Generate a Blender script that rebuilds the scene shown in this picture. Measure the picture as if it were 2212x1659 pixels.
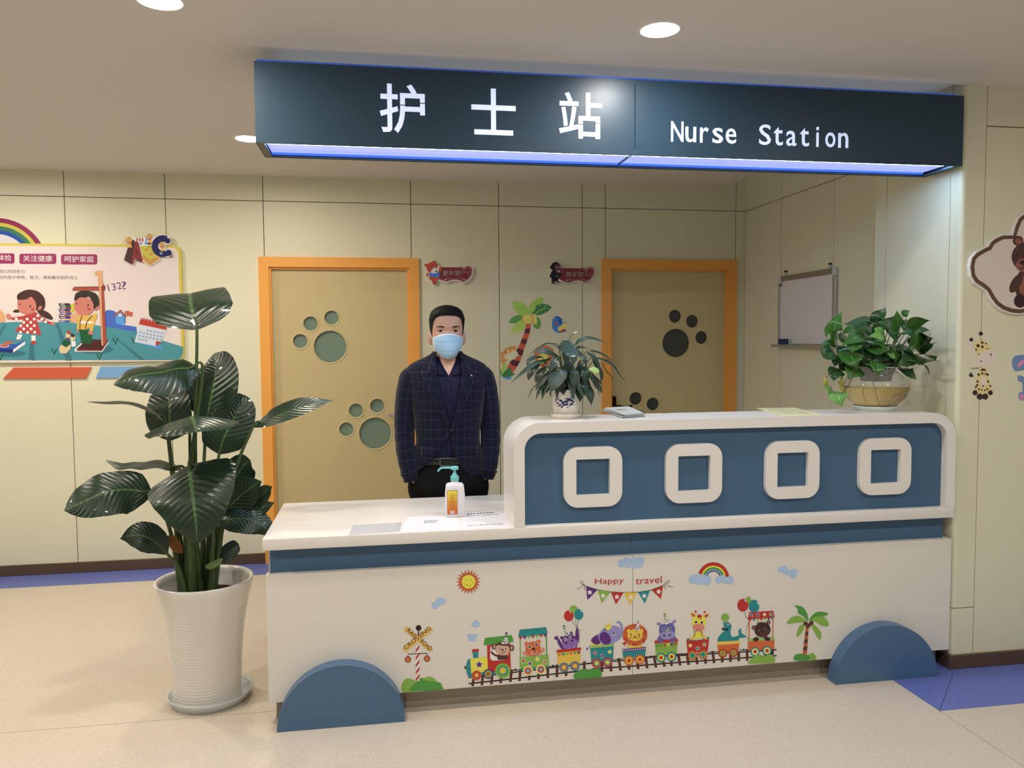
import bpy, bmesh, math, random
from mathutils import Vector, Matrix
from mathutils.geometry import tessellate_polygon
from mathutils import noise

for o in list(bpy.data.objects):
    bpy.data.objects.remove(o)
S = bpy.context.scene
COLL = S.collection

# ------------------------------------------------------------------ camera, world, exposure
cam_data = bpy.data.cameras.new('camera')
cam_data.sensor_width = 36.0
cam_data.lens = 36.0 * 1693.5753 / 2212.0
cam_data.clip_start = 0.05
cam = bpy.data.objects.new('camera', cam_data)
COLL.objects.link(cam)
_r, _u, _f = Vector((0.986513, -0.163545, -0.006685)), Vector((0.015734, 0.054098, 0.998412)), Vector((0.162924, 0.985051, -0.055942))
_f.normalize(); _r = (_r - _f * _r.dot(_f)).normalized(); _u = _r.cross(_f)
cam.matrix_world = Matrix(((_r.x, _u.x, -_f.x, 0.4731), (_r.y, _u.y, -_f.y, -3.2091), (_r.z, _u.z, -_f.z, 1.5500), (0, 0, 0, 1)))
S.camera = cam

world = bpy.data.worlds.new('world'); S.world = world
world.use_nodes = True
bg = world.node_tree.nodes['Background']
bg.inputs['Color'].default_value = (1.0, 0.965, 0.92, 1)      # the rest of the lit ward beyond the modelled corner
bg.inputs['Strength'].default_value = 0.26
S.view_settings.view_transform = 'Standard'
S.view_settings.look = 'None'
S.view_settings.gamma = 1.0
S.view_settings.use_curve_mapping = False
S.view_settings.exposure = 0.0
try:
    S.cycles.sample_clamp_indirect = 4.0
    S.cycles.use_denoising = True
except Exception:
    pass

LAMP_L = 330.0            # radiance of a downlight lens
WARM, NEUTRAL = (1.0, 0.90, 0.78), (1.0, 0.975, 0.935)

# ------------------------------------------------------------------ helpers
def lin(c):
    c /= 255.0
    return c / 12.92 if c <= 0.04045 else ((c + 0.055) / 1.055) ** 2.4
def rgb(c):
    return tuple(lin(v) for v in c) + (1.0,)
MATS = {}
def mat(name, c=(200, 200, 200), rough=0.5, spec=0.5, metal=0.0, emit=None, strength=0.0, trans=0.0, ior=1.45, coat=0.0, sheen=0.0):
    if name in MATS:
        return MATS[name]
    m = bpy.data.materials.new(name); m.use_nodes = True
    b = m.node_tree.nodes['Principled BSDF']
    b.inputs['Base Color'].default_value = rgb(c)
    b.inputs['Roughness'].default_value = rough
    b.inputs['Specular IOR Level'].default_value = spec
    b.inputs['Metallic'].default_value = metal
    b.inputs['IOR'].default_value = ior
    b.inputs['Transmission Weight'].default_value = trans
    b.inputs['Coat Weight'].default_value = coat
    b.inputs['Sheen Weight'].default_value = sheen
    if emit:
        b.inputs['Emission Color'].default_value = emit + (1.0,)
        b.inputs['Emission Strength'].default_value = strength
    MATS[name] = m
    return m
def nodes(m):
    return m.node_tree.nodes, m.node_tree.links, m.node_tree.nodes['Principled BSDF']
def vary(m, scale, amount, detail=3.0, bump=0.0, coords='Object', stretch=None, bscale=None):
    """soft colour variation and fine relief"""
    n, l, b = nodes(m)
    tc = n.new('ShaderNodeTexCoord'); src = tc.outputs[coords]
    if stretch:
        mp = n.new('ShaderNodeMapping'); mp.inputs['Scale'].default_value = stretch
        l.new(src, mp.inputs['Vector']); src = mp.outputs['Vector']
    nz = n.new('ShaderNodeTexNoise'); nz.inputs['Scale'].default_value = scale; nz.inputs['Detail'].default_value = detail
    l.new(src, nz.inputs['Vector'])
    base = b.inputs['Base Color'].default_value[:]
    mx = n.new('ShaderNodeMix'); mx.data_type = 'RGBA'
    mx.inputs['A'].default_value = tuple(v * (1 - amount) for v in base[:3]) + (1,)
    mx.inputs['B'].default_value = tuple(min(1, v * (1 + amount)) for v in base[:3]) + (1,)
    l.new(nz.outputs['Fac'], mx.inputs['Factor']); l.new(mx.outputs['Result'], b.inputs['Base Color'])
    if bump:
        nb = n.new('ShaderNodeTexNoise'); nb.inputs['Scale'].default_value = bscale or scale * 6; nb.inputs['Detail'].default_value = 4
        l.new(src, nb.inputs['Vector'])
        bp = n.new('ShaderNodeBump'); bp.inputs['Strength'].default_value = bump; bp.inputs['Distance'].default_value = 0.002
        l.new(nb.outputs['Fac'], bp.inputs['Height']); l.new(bp.outputs['Normal'], b.inputs['Normal'])
    return m

WL = {}                                                      # world origin of every object
def wl(p):
    return WL.get(p, Vector((0, 0, 0))) if p is not None else Vector((0, 0, 0))
def empty(name, loc, label=None, cat=None, group=None):
    o = bpy.data.objects.new(name, None); COLL.objects.link(o)
    o.location = loc; o.empty_display_size = 0.05; WL[o] = Vector(loc)
    tag(o, label, cat, group)
    return o
def tag(o, label=None, cat=None, group=None, kind=None):
    if label: o['label'] = label
    if cat: o['category'] = cat
    if group: o['group'] = group
    if kind: o['kind'] = kind
    return o
def obj(name, verts, faces, m, parent=None, smooth=False, uv=None, origin=None, mi=None, label=None):
    """one mesh object from world-space vertices; uv is per vertex"""
    base = wl(parent) if parent is not None else Vector(origin or (0, 0, 0))
    me = bpy.data.meshes.new(name)
    me.from_pydata([tuple(Vector(v) - base) for v in verts], [], faces)
    for mm in (m if isinstance(m, (list, tuple)) else [m]):
        me.materials.append(mm)
    if mi: me.polygons.foreach_set('material_index', mi)
    if smooth: me.polygons.foreach_set('use_smooth', [True] * len(me.polygons))
    if uv:
        lay = me.uv_layers.new(name='UVMap')
        for lp in me.loops:
            lay.data[lp.index].uv = uv[lp.vertex_index]
    me.update()
    o = bpy.data.objects.new(name, me); COLL.objects.link(o)
    if parent is not None:
        o.parent = parent
    else:
        o.location = base
    WL[o] = base
    if label: o['label'] = label
    return o
class MB:
    """collects pieces into one mesh"""
    def __init__(s): s.v = []; s.f = []; s.mi = []; s.uv = []
    def add(s, v, f, mi=0, uv=None):
        n = len(s.v); s.v += [tuple(p) for p in v]; s.f += [tuple(i + n for i in q) for q in f]; s.mi += [mi] * len(f)
        s.uv += uv if uv else [(0, 0)] * len(v)
        return s
    def build(s, name, m, parent=None, smooth=False, origin=None, label=None, uv=False):
        return obj(name, s.v, s.f, m, parent, smooth, s.uv if uv else None, origin, s.mi if isinstance(m, (list, tuple)) else None, label)
def boxg(x0, x1, y0, y1, z0, z1, bevel=0.0, seg=2):
    bm = bmesh.new()
    bmesh.ops.create_cube(bm, size=1.0)
    for v in bm.verts:
        v.co = Vector(((x0 + x1) / 2 + v.co.x * (x1 - x0), (y0 + y1) / 2 + v.co.y * (y1 - y0), (z0 + z1) / 2 + v.co.z * (z1 - z0)))
    if bevel:
        bmesh.ops.bevel(bm, geom=list(bm.edges), offset=bevel, segments=seg, affect='EDGES', profile=0.5)
    bm.verts.index_update()
    r = [v.co[:] for v in bm.verts], [tuple(v.index for v in f.verts) for f in bm.faces]
    bm.free(); return r
def box(name, x0, x1, y0, y1, z0, z1, m, parent=None, bevel=0.0, seg=2, origin=None, label=None):
    v, f = boxg(x0, x1, y0, y1, z0, z1, bevel, seg)
    return obj(name, v, f, m, parent, bevel > 0 and seg > 2, None, origin, None, label)
def area2(p):
    return sum(p[i - 1][0] * p[i][1] - p[i][0] * p[i - 1][1] for i in range(len(p)))
def plateg(out, holes, d0, d1, mp):
    """flat plate with holes: outline in (a,b), from depth d0 (front) to d1 (back); mp(a,b,d) -> xyz"""
    loops = [out] + list(holes)
    tri = tessellate_polygon([[Vector((p[0], p[1], 0)) for p in lp] for lp in loops])
    flat = [p for lp in loops for p in lp]; n = len(flat)
    v = [mp(p[0], p[1], d0) for p in flat] + [mp(p[0], p[1], d1) for p in flat]
    f = []
    for t in tri:
        t = tuple(t)
        f.append(t); f.append(tuple(i + n for i in reversed(t)))
    k = 0
    for lp in loops:
        m = len(lp)
        for i in range(m):
            a, b = k + i, k + (i + 1) % m
            f.append((a, b, b + n, a + n))
        k += m
    bm = bmesh.new()
    vs = [bm.verts.new(p) for p in v]
    for q in f:
        try: bm.faces.new([vs[i] for i in q])
        except ValueError: pass
    bmesh.ops.recalc_face_normals(bm, faces=bm.faces)
    bm.verts.index_update()
    r = [w.co[:] for w in bm.verts], [tuple(w.index for w in q.verts) for q in bm.faces]
    bm.free(); return r
XZ = lambda a, b, d: (a, d, b)
XY = lambda a, b, d: (a, b, d)
def plate(name, out, holes, d0, d1, m, parent=None, mp=XZ, origin=None, label=None, smooth=False):
    v, f = plateg(out, holes, d0, d1, mp)
    return obj(name, v, f, m, parent, smooth, None, origin, None, label)
def circ(cx, cz, r, n=40, a0=0.0, a1=360.0):
    full = abs(a1 - a0 - 360) < 1e-6
    return [(cx + r * math.cos(math.radians(a0 + (a1 - a0) * i / (n if full else n - 1))), cz + r * math.sin(math.radians(a0 + (a1 - a0) * i / (n if full else n - 1)))) for i in range(n)]
def rrect(x0, x1, z0, z1, r, n=6):
    """rounded rectangle; r = (bl, br, tr, tl) or one radius"""
    if not isinstance(r, (tuple, list)): r = (r,) * 4
    out = []
    for (cx, cz, q, a) in ((x0 + r[0], z0 + r[0], r[0], 180), (x1 - r[1], z0 + r[1], r[1], 270), (x1 - r[2], z1 - r[2], r[2], 0), (x0 + r[3], z1 - r[3], r[3], 90)):
        if q < 1e-5: out.append((cx, cz)); continue
        out += [(cx + q * math.cos(math.radians(a + 90 * i / n)), cz + q * math.sin(math.radians(a + 90 * i / n))) for i in range(n + 1)]
    return out
def latheg(prof, c, n=48, cap0=False, cap1=False):
    v = []; f = []
    for r, z in prof:
        v += [(c[0] + r * math.cos(2 * math.pi * i / n), c[1] + r * math.sin(2 * math.pi * i / n), c[2] + z) for i in range(n)]
    for k in range(len(prof) - 1):
        for i in range(n):
            j = (i + 1) % n
            f.append((k * n + i, k * n + j, (k + 1) * n + j, (k + 1) * n + i))
    if cap0: f.append(tuple(reversed(range(n))))
    if cap1: f.append(tuple(range((len(prof) - 1) * n, len(prof) * n)))
    return v, f
def lathe(name, prof, c, m, parent=None, n=48, cap0=False, cap1=False, origin=None, label=None):
    v, f = latheg(prof, c, n, cap0, cap1)
    return obj(name, v, f, m, parent, True, None, origin, None, label)
def catmull(P, n):
    P = [Vector(p) for p in P]
    if len(P) < 3:
        return [P[0].lerp(P[-1], i / n) for i in range(n + 1)]
    Q = [P[0] * 2 - P[1]] + P + [P[-1] * 2 - P[-2]]
    out = []
    m = len(P) - 1
    for i in range(n + 1):
        t = i / n * m; k = min(int(t), m - 1); t -= k
        a, b, c, d = Q[k], Q[k + 1], Q[k + 2], Q[k + 3]
        out.append(0.5 * ((2 * b) + (c - a) * t + (2 * a - 5 * b + 4 * c - d) * t * t + (3 * b - a - 3 * c + d) * t ** 3))
    return out
def tubeg(pts, rad, n=8, steps=None, caps=True):
    C = catmull(pts, steps) if steps else [Vector(p) for p in pts]
    K = len(C); v = []; f = []
    if not isinstance(rad, (list, tuple)): rad = [rad, rad]
    up = Vector((0.13, 0.31, 1)).normalized()
    for k in range(K):
        T = (C[min(k + 1, K - 1)] - C[max(k - 1, 0)]).normalized()
        A = T.cross(up)
        if A.length < 0.05: A = T.cross(Vector((1, 0, 0)))
        A.normalize(); B = T.cross(A)
        t = k / (K - 1) * (len(rad) - 1); i = min(int(t), len(rad) - 2); r = rad[i] + (rad[i + 1] - rad[i]) * (t - i)
        v += [(C[k] + (A * math.cos(2 * math.pi * j / n) + B * math.sin(2 * math.pi * j / n)) * r)[:] for j in range(n)]
    for k in range(K - 1):
        for j in range(n):
            q = (j + 1) % n
            f.append((k * n + j, k * n + q, (k + 1) * n + q, (k + 1) * n + j))
    if caps: f += [tuple(reversed(range(n))), tuple(range((K - 1) * n, K * n))]
    return v, f
def tube(name, pts, rad, m, parent=None, n=8, steps=None, origin=None, label=None):
    v, f = tubeg(pts, rad, n, steps)
    return obj(name, v, f, m, parent, True, None, origin, None, label)
def ellg(c, r, n=16, k=10):
    v = []; f = []
    for i in range(k + 1):
        a = math.pi * i / k
        for j in range(n):
            b = 2 * math.pi * j / n
            v.append((c[0] + r[0] * math.sin(a) * math.cos(b), c[1] + r[1] * math.sin(a) * math.sin(b), c[2] + r[2] * math.cos(a)))
    for i in range(k):
        for j in range(n):
            q = (j + 1) % n
            f.append((i * n + j, (i + 1) * n + j, (i + 1) * n + q, i * n + q))
    return v, f
FONT_CACHE = {}
def textg(body, weight=0.0):
    """glyph outlines of a word, as a flat mesh normalised to its own bounding box (width, height, verts, faces)"""
    key = (body, weight)
    if key in FONT_CACHE: return FONT_CACHE[key]
    c = bpy.data.curves.new('word', 'FONT'); c.body = body; c.resolution_u = 3; c.offset = weight; c.fill_mode = 'FRONT'
    o = bpy.data.objects.new('word', c); COLL.objects.link(o)
    bpy.context.view_layer.update()
    me = o.to_mesh()
    vs = [v.co.copy() for v in me.vertices]; fs = [tuple(p.vertices) for p in me.polygons]
    o.to_mesh_clear(); bpy.data.objects.remove(o); bpy.data.curves.remove(c)
    x0 = min(v.x for v in vs); x1 = max(v.x for v in vs); y0 = min(v.y for v in vs); y1 = max(v.y for v in vs)
    vs = [((v.x - x0), (v.y - y0)) for v in vs]
    FONT_CACHE[key] = (x1 - x0, y1 - y0, vs, fs)
    return FONT_CACHE[key]
def word(name, body, x0, z0, x1, z1, h, y, m, parent, thick=0.0, weight=0.0, label=None, fit=True):
    """lettering on a plane facing the room: baseline from (x0,z0) to (x1,z1), height h"""
    w, hh, vs, fs = textg(body, weight)
    L = math.hypot(x1 - x0, z1 - z0); ca, sa = (x1 - x0) / L, (z1 - z0) / L
    sx = L / w; sz = h / hh
    P = [(x0 + ca * p[0] * sx - sa * p[1] * sz, z0 + sa * p[0] * sx + ca * p[1] * sz) for p in vs]
    if not thick:
        return obj(name, [(p[0], y, p[1]) for p in P], fs, m, parent, label=label)
    n = len(P)
    v = [(p[0], y, p[1]) for p in P] + [(p[0], y + thick, p[1]) for p in P]
    cnt = {}
    for q in fs:
        for i in range(len(q)):
            e = (q[i], q[(i + 1) % len(q)]); cnt[e] = 1
    f = list(fs) + [(a, b, b + n, a + n) for (a, b) in cnt if (b, a) not in cnt]
    return obj(name, v, f, m, parent, label=label)

# ------------------------------------------------------------------ materials
M_wall = vary(mat('cream_panel', (226, 224, 196), 0.42, 0.35), 1.5, 0.02, bump=0.03, bscale=90)
M_gap = mat('dark_joint', (40, 36, 28), 0.9)
M_ceil = vary(mat('ceiling_paint', (222, 217, 211), 0.9, 0.1), 2.0, 0.015)
M_white = vary(mat('white_solid_surface', (232, 228, 222), 0.28, 0.5), 4, 0.02)
M_panelw = vary(mat('white_counter_board', (228, 224, 214), 0.4, 0.4), 3, 0.015)
M_blue = vary(mat('slate_blue_laminate', (70, 102, 132), 0.5, 0.4), 5, 0.03, bump=0.05, bscale=400)
M_wheel = mat('slate_blue_paint', (76, 108, 142), 0.32, 0.5)
M_plinth = vary(mat('brushed_plinth', (158, 148, 132), 0.45, 0.5, 0.25), 3, 0.15, stretch=(3, 3, 30))
M_base = vary(mat('brown_skirting', (92, 72, 54), 0.35, 0.5), 6, 0.08)
M_door = vary(mat('tan_door', (200, 184, 136), 0.42, 0.45), 2, 0.02)
M_frame = vary(mat('orange_door_frame', (240, 170, 80), 0.38, 0.5), 3, 0.03)
M_bulb = mat('downlight_lens', (255, 255, 255), 0.5, 0, emit=WARM, strength=LAMP_L * 1.15)
M_bulb3 = mat('downlight_lens_bright', (255, 255, 255), 0.5, 0, emit=WARM, strength=LAMP_L * 1.9)
M_bulb4 = mat('downlight_lens_lobby', (255, 255, 255), 0.5, 0, emit=NEUTRAL, strength=LAMP_L * 1.6)
M_bulb2 = mat('downlight_lens_neutral', (255, 255, 255), 0.5, 0, emit=NEUTRAL, strength=LAMP_L * 0.78)
M_trim = mat('white_trim', (235, 232, 226), 0.4)
M_black = mat('black_rubber', (18, 18, 18), 0.5)
M_chrome = mat('chrome', (200, 200, 200), 0.15, 0.5, 1.0)
M_bronze = mat('dark_bronze', (52, 36, 30), 0.25, 0.6, 0.8)

def floor_mat(name, c, sp):
    m = mat(name, c, 0.38, 0.42)
    n, l, b = nodes(m)
    tc = n.new('ShaderNodeTexCoord')
    big = n.new('ShaderNodeTexNoise'); big.inputs['Scale'].default_value = 1.6; big.inputs['Detail'].default_value = 4
    l.new(tc.outputs['Object'], big.inputs['Vector'])
    mx = n.new('ShaderNodeMix'); mx.data_type = 'RGBA'
    a = rgb(c)
    mx.inputs['A'].default_value = tuple(v * 0.94 for v in a[:3]) + (1,); mx.inputs['B'].default_value = tuple(min(1, v * 1.05) for v in a[:3]) + (1,)
    l.new(big.outputs['Fac'], mx.inputs['Factor']); last = mx.outputs['Result']
    for scale, lo, hi, cc in ((210, 0.0, 0.16, sp[0]), (150, 0.0, 0.13, sp[1]), (330, 0.0, 0.2, sp[2])):
        vo = n.new('ShaderNodeTexVoronoi'); vo.inputs['Scale'].default_value = scale
        l.new(tc.outputs['Object'], vo.inputs['Vector'])
        wn = n.new('ShaderNodeTexWhiteNoise'); l.new(vo.outputs['Position'], wn.inputs['Vector'])
        rmp = n.new('ShaderNodeMath'); rmp.operation = 'LESS_THAN'; rmp.inputs[1].default_value = 0.3
        l.new(vo.outputs['Distance'], rmp.inputs[0])
        sel = n.new('ShaderNodeMath'); sel.operation = 'LESS_THAN'; sel.inputs[1].default_value = hi
        l.new(wn.outputs['Value'], sel.inputs[0])
        mul = n.new('ShaderNodeMath'); mul.operation = 'MULTIPLY'
        l.new(rmp.outputs[0], mul.inputs[0]); l.new(sel.outputs[0], mul.inputs[1])
        m2 = n.new('ShaderNodeMix'); m2.data_type = 'RGBA'; m2.inputs['B'].default_value = rgb(cc)
        l.new(mul.outputs[0], m2.inputs['Factor']); l.new(last, m2.inputs['A']); last = m2.outputs['Result']
    l.new(last, b.inputs['Base Color'])
    return m
M_floor = floor_mat('speckled_vinyl', (206, 194, 178), ((150, 138, 120), (226, 218, 206), (178, 164, 146)))
M_floorb = floor_mat('blue_vinyl', (100, 112, 180), ((84, 94, 160), (122, 134, 196), (100, 110, 176)))

# ------------------------------------------------------------------ setting: floor
YB = 2.4284                    # back wall face
floor = box('floor', -4.2, 5.6, -6.2, 2.60, -0.06, -0.004, M_gap); tag(floor, kind='structure')
for name, x0, x1, y0, y1, m in (
        ('vinyl_sheet', -4.2, 2.733, -6.2, 0.1235, M_floor), ('vinyl_sheet', -4.2, 2.733, 0.1265, 2.139, M_floor),
        ('vinyl_sheet', 2.736, 5.6, -6.2, -0.3665, M_floor), ('blue_border', -4.2, 3.3, 2.1405, 2.60, M_floorb),
        ('vinyl_sheet', 2.7345, 3.3, 0.311, 2.139, M_floor)):
    box(name, x0, x1, y0, y1, -0.004, 0.0, m, floor)

plate('blue_border', [(2.7345, -0.3635), (3.0485, -0.0495), (3.0485, 0.309), (2.7345, 0.309)], [], -0.004, 0.0, M_floorb, floor, XY)
plate('blue_border', [(2.7358, -0.365), (5.6, -0.365), (5.6, 0.309), (3.0505, 0.309), (3.0505, -0.0503)], [], -0.004, 0.0, M_floorb, floor, XY)

# ceiling: low slab with a slot beside the right-hand wall
ZC = 2.6805
ceil = box('ceiling', -4.2, 3.02, -6.2, 2.60, ZC, ZC + 0.12, M_ceil); tag(ceil, kind='structure')
box('ceiling_board', 3.021, 5.6, -6.2, 0.0035, ZC, ZC + 0.12, M_ceil, ceil)
box('slot_top', 2.98, 3.30, -0.10, 2.60, 3.02, 3.06, M_ceil, ceil)

# back wall, clad in panels with open black joints
DO = ((-0.315, 0.689), (2.111, 3.133))     # door columns
def rect(x0, x1, z0, z1): return [(x0, z0), (x1, z0), (x1, z1), (x0, z1)]
wall_back = plate('wall_back', rect(-4.2, 3.32, 0.0, 3.02), [rect(-0.30, 0.684, 0.001, 2.10), rect(2.125, 3.122, 0.001, 2.10)], YB + 0.012, YB + 0.10, M_gap)
tag(wall_back, kind='structure')
cols = [-4.2, -3.461, -2.833, -2.205, -1.577, -0.949, -0.315, 0.689, 1.317, 1.936, 2.111, 3.133, 3.216]
G = 0.0022
for a, b in zip(cols[:-1], cols[1:]):
    box('panel', a + G, b - G, YB, YB + 0.012, 2.5133 + G, 3.02, M_wall, wall_back, 0.0012, 1)
    z0 = 2.10 if any(abs(a - q[0]) < 0.01 for q in DO) else 0.05
    box('panel', a + G, b - G, YB, YB + 0.012, z0, 2.5133 - G, M_wall, wall_back, 0.0012, 1)
for x0, x1 in ((-4.2, -0.345), (0.745, 2.075), (3.178, 3.21)):
    tag(box('baseboard_back', x0, x1, YB - 0.014, YB + 0.001, 0.0, 0.072, M_base, None, 0.003), kind='structure')

# right-hand side wall with its pilaster
wall_right = box('wall_right', 3.222, 3.34, 0.062, 2.60, 0.0, 3.06, M_gap); tag(wall_right, kind='structure')
for y0, y1 in ((0.64, 1.244), (1.244, 1.888), (1.888, YB)):
    for z0, z1 in ((0.06, 2.5133), (2.5133, 3.02)):
        box('panel', 3.21, 3.222, y0 + G, y1 - G, z0 + G, z1 - G, M_wall, wall_right, 0.0012, 1)
box('pilaster_core', 3.090, 3.222, 0.018, 0.612, 0.0, 3.02, M_gap, wall_right)
for y0, y1 in ((0.079, 0.545), (0.545, 0.640)):
    box('panel', 3.078, 3.090, y0 + G, y1 - G, 0.06, 3.02, M_wall, wall_right, 0.0012, 1)
box('panel', 3.090, 3.2095, 0.628, 0.640, 0.06, 3.02, M_wall, wall_right)
corner = [(3.078, 0.079 - G)] + [(3.098 - 0.020 * math.cos(math.radians(a)), 0.024 - 0.020 * math.sin(math.radians(a))) for a in range(0, 91, 10)] + [(3.1945 - G, 0.004), (3.1945 - G, 0.0178), (3.0898, 0.0178), (3.0898, 0.079 - G)]
for z0, z1 in ((0.06, 0.2846 - G), (0.2846 + G, 3.02)):
    plate('panel', corner, [], z0, z1, M_wall, wall_right, XY)
tag(box('baseboard_right', 3.196, 3.211, 0.65, YB - 0.015, 0.0, 0.072, M_base, None, 0.003), kind='structure')
tag(box('baseboard_right', 3.064, 3.0895, -0.012, 0.640, 0.0, 0.066, M_base, None, 0.003), kind='structure')
wall_front = box('wall_front', 3.0925, 5.6, 0.0182, 0.06, 0.0, 3.02, M_gap); tag(wall_front, kind='structure')
for x0, x1, zs in ((3.1945, 4.22, (0.06, 2.505, 3.02)), (4.22, 5.6, (0.06, 2.505, 3.02))):
    for z0, z1 in zip(zs[:-1], zs[1:]):
        box('panel', x0 + G, x1 - G, 0.004, 0.0182, z0 + G, z1 - G, M_wall, wall_front, 0.0015, 1)
tag(box('baseboard_front', 3.090, 5.6, -0.012, 0.0035, 0.0, 0.066, M_base, None, 0.003), kind='structure')

# ------------------------------------------------------------------ doors
M_glassA = vary(mat('frosted_glass', (118, 140, 122), 0.22, 0.6), 8, 0.06)
M_glassB = vary(mat('dim_frosted_glass', (62, 64, 60), 0.22, 0.6), 8, 0.06)
def door(name, x0, x1, ztop, holes, glass, handle_x, handle_dir, pl):
    """x0,x1: clear opening. frame, recessed leaf with paw-print panes, lever handle"""
    root = empty(name, ((x0 + x1) / 2, YB, 0)); tag(root, kind='structure')
    w = 0.068
    out = [(x0 - w, 0.0), (x0 - w, ztop + w), (x1 + w, ztop + w), (x1 + w, 0.0), (x1, 0.0), (x1, ztop), (x0, ztop), (x0, 0.0)]
    plate('door_frame', out, [], YB - 0.022, YB + 0.055, M_frame, root)
    t = 0.014
    out = [(x0, 0.0), (x0, ztop), (x1, ztop), (x1, 0.0), (x1 - t, 0.0), (x1 - t, ztop - t), (x0 + t, ztop - t), (x0 + t, 0.0)]
    plate('door_stop', out, [], YB - 0.004, YB + 0.055, M_frame, root)
    leaf = plate('door_leaf', rect(x0 + t, x1 - t, 0.008, ztop - t), [circ(cx, cz, r, 40) for cx, cz, r in holes], YB + 0.018, YB + 0.056, M_door, root)
    for cx, cz, r in holes:
        prof = [(r - 0.001, 0.0), (r + 0.001, 0.0022), (r + 0.006, 0.0030), (r + 0.011, 0.0022), (r + 0.013, 0.0004)]
        v, f = latheg(prof, (0, 0, 0), 40)
        obj('moulding_ring', [(cx + p[0], YB + 0.018 - p[2], cz + p[1]) for p in v], [tuple(reversed(q)) for q in f], M_door, leaf, True)
        plate('pane', circ(cx, cz, r - 0.0005, 40), [], YB + 0.034, YB + 0.040, glass, leaf)
    h = empty('door_handle', (handle_x, YB, pl)); h.parent = root; h.location = Vector((handle_x, YB, pl)) - WL[root]
    plate('escutcheon', rrect(handle_x - 0.020, handle_x + 0.020, pl - 0.13, pl + 0.075, 0.019), [], YB + 0.010, YB + 0.018, M_bronze, h)
    s = handle_dir
    tube('lever', [(handle_x, YB + 0.012, pl), (handle_x, YB - 0.035, pl), (handle_x + s * 0.03, YB - 0.042, pl + 0.002), (handle_x + s * 0.075, YB - 0.040, pl - 0.006), (handle_x + s * 0.128, YB - 0.036, pl + 0.004)], [0.010, 0.010, 0.010, 0.008, 0.009], M_chrome if s < 0 else M_bronze, h, 10, 24)
    return root
door('door_1', -0.286, 0.673, 2.064, [(0.115, 1.512, 0.112), (-0.089, 1.552, 0.049), (-0.016, 1.674, 0.049), (0.128, 1.715, 0.049),
     (0.4165, 0.892, 0.112), (0.2155, 0.925, 0.049), (0.285, 1.058, 0.049), (0.434, 1.0885, 0.049)], M_glassA, 0.625, -1, 1.025)
door('door_2', 2.148, 3.070, 2.072, [(2.668, 1.5195, 0.108), (2.660, 1.7215, 0.049), (2.796, 1.683, 0.049), (2.871, 1.560, 0.049),
     (2.352, 1.1045, 0.049), (2.487, 1.060, 0.049), (2.365, 0.905, 0.108), (2.575, 0.945, 0.049)], M_glassB, 2.178, 1, 1.052)

# ------------------------------------------------------------------ downlights
def downlight(x, y, m, label, group=None):
    t = empty('downlight', (x, y, ZC), label, 'ceiling light', group)
    lathe('trim_ring', [(0.066, -0.003), (0.068, -0.007), (0.078, -0.006), (0.083, -0.001), (0.083, 0.004)], (x, y, ZC), M_trim, t, 40)
    v, f = latheg([(0.0661, 0.0), (0.0661, -0.003)], (x, y, ZC), 40, False, True)
    f = [tuple(reversed(q)) if len(q) > 4 else q for q in f]
    obj('lens', v, f, m, t)
LG = 'downlights outside the frame'
downlight(-0.233, -0.400, M_bulb, 'round lit downlight cut off by the top edge, left of the sign')
downlight(1.491, -0.411, M_bulb2, 'round lit downlight in the ceiling in front of the dark blue sign')
downlight(-0.239, 1.391, M_bulb, 'round lit downlight half hidden behind the left end of the sign')
for x, y, m in ((-1.96, 1.39, M_bulb3), (-1.96, -0.40, M_bulb3), (-0.235, -2.20, M_bulb2), (1.49, -2.20, M_bulb4), (3.21, -2.20, M_bulb4), (-1.96, -2.20, M_bulb)):
    downlight(x, y, m, 'round ceiling downlight outside the view', LG)

# ------------------------------------------------------------------ sign box
M_sign = mat('dark_slate_sign_face', (42, 66, 84), 0.36, 0.42)
M_letter = mat('backlit_acrylic', (225, 232, 255), 0.15, 0.6, emit=(0.52, 0.64, 1.0), strength=0.62)
M_tubeglow = mat('lit_tube_strip', (255, 255, 255), 0.4, emit=(0.42, 0.66, 1.0), strength=48.0)
M_diff = mat('lit_diffuser', (120, 136, 190), 0.12, 0.5, emit=(0.38, 0.44, 1.0), strength=0.95)
M_edge = mat('lit_blue_edge', (60, 100, 220), 0.2, 0.5, emit=(0.05, 0.16, 0.85), strength=0.8)
M_led = mat('blue_led_strip', (255, 255, 255), 0.5, emit=(0.60, 0.76, 1.0), strength=0.16)
sx0, sx1, sy0, sy1, sz0, sz1 = 0.0070, 3.0491 - 0.001, -0.0312, 0.2152, 2.3134, 2.6222
sxm = 1.5227
sign = empty('sign_box', (sx0, sy0, sz0), 'long dark slate blue lit sign box hanging over the counter reading Nurse Station', 'sign')
for a, b in ((sx0, sxm - 0.0012), (sxm + 0.0012, sx1)):
    box('face_panel', a, b, sy0, sy0 + 0.004, sz0, sz1, M_sign, sign, 0.001, 1)
box('rear_panel', sx0, sx1, sy1 - 0.004, sy1, sz0, sz1, M_sign, sign)
box('end_panel', sx0, sx0 + 0.004, sy0 + 0.0042, sy1 - 0.0042, sz0, sz1, M_sign, sign)
box('end_panel', sx1 - 0.004, sx1, sy0 + 0.0042, sy1 - 0.0042, sz0, sz1, M_sign, sign)
box('top_panel', sx0 + 0.005, sx1 - 0.005, sy0 + 0.005, sy1 - 0.005, sz1 - 0.02, sz1 - 0.012, M_sign, sign)
box('led_strip', sx0 + 0.05, sx1 - 0.02, sy0 + 0.010, sy1 - 0.010, sz1 - 0.012, sz1 - 0.004, M_led, sign)
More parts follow.
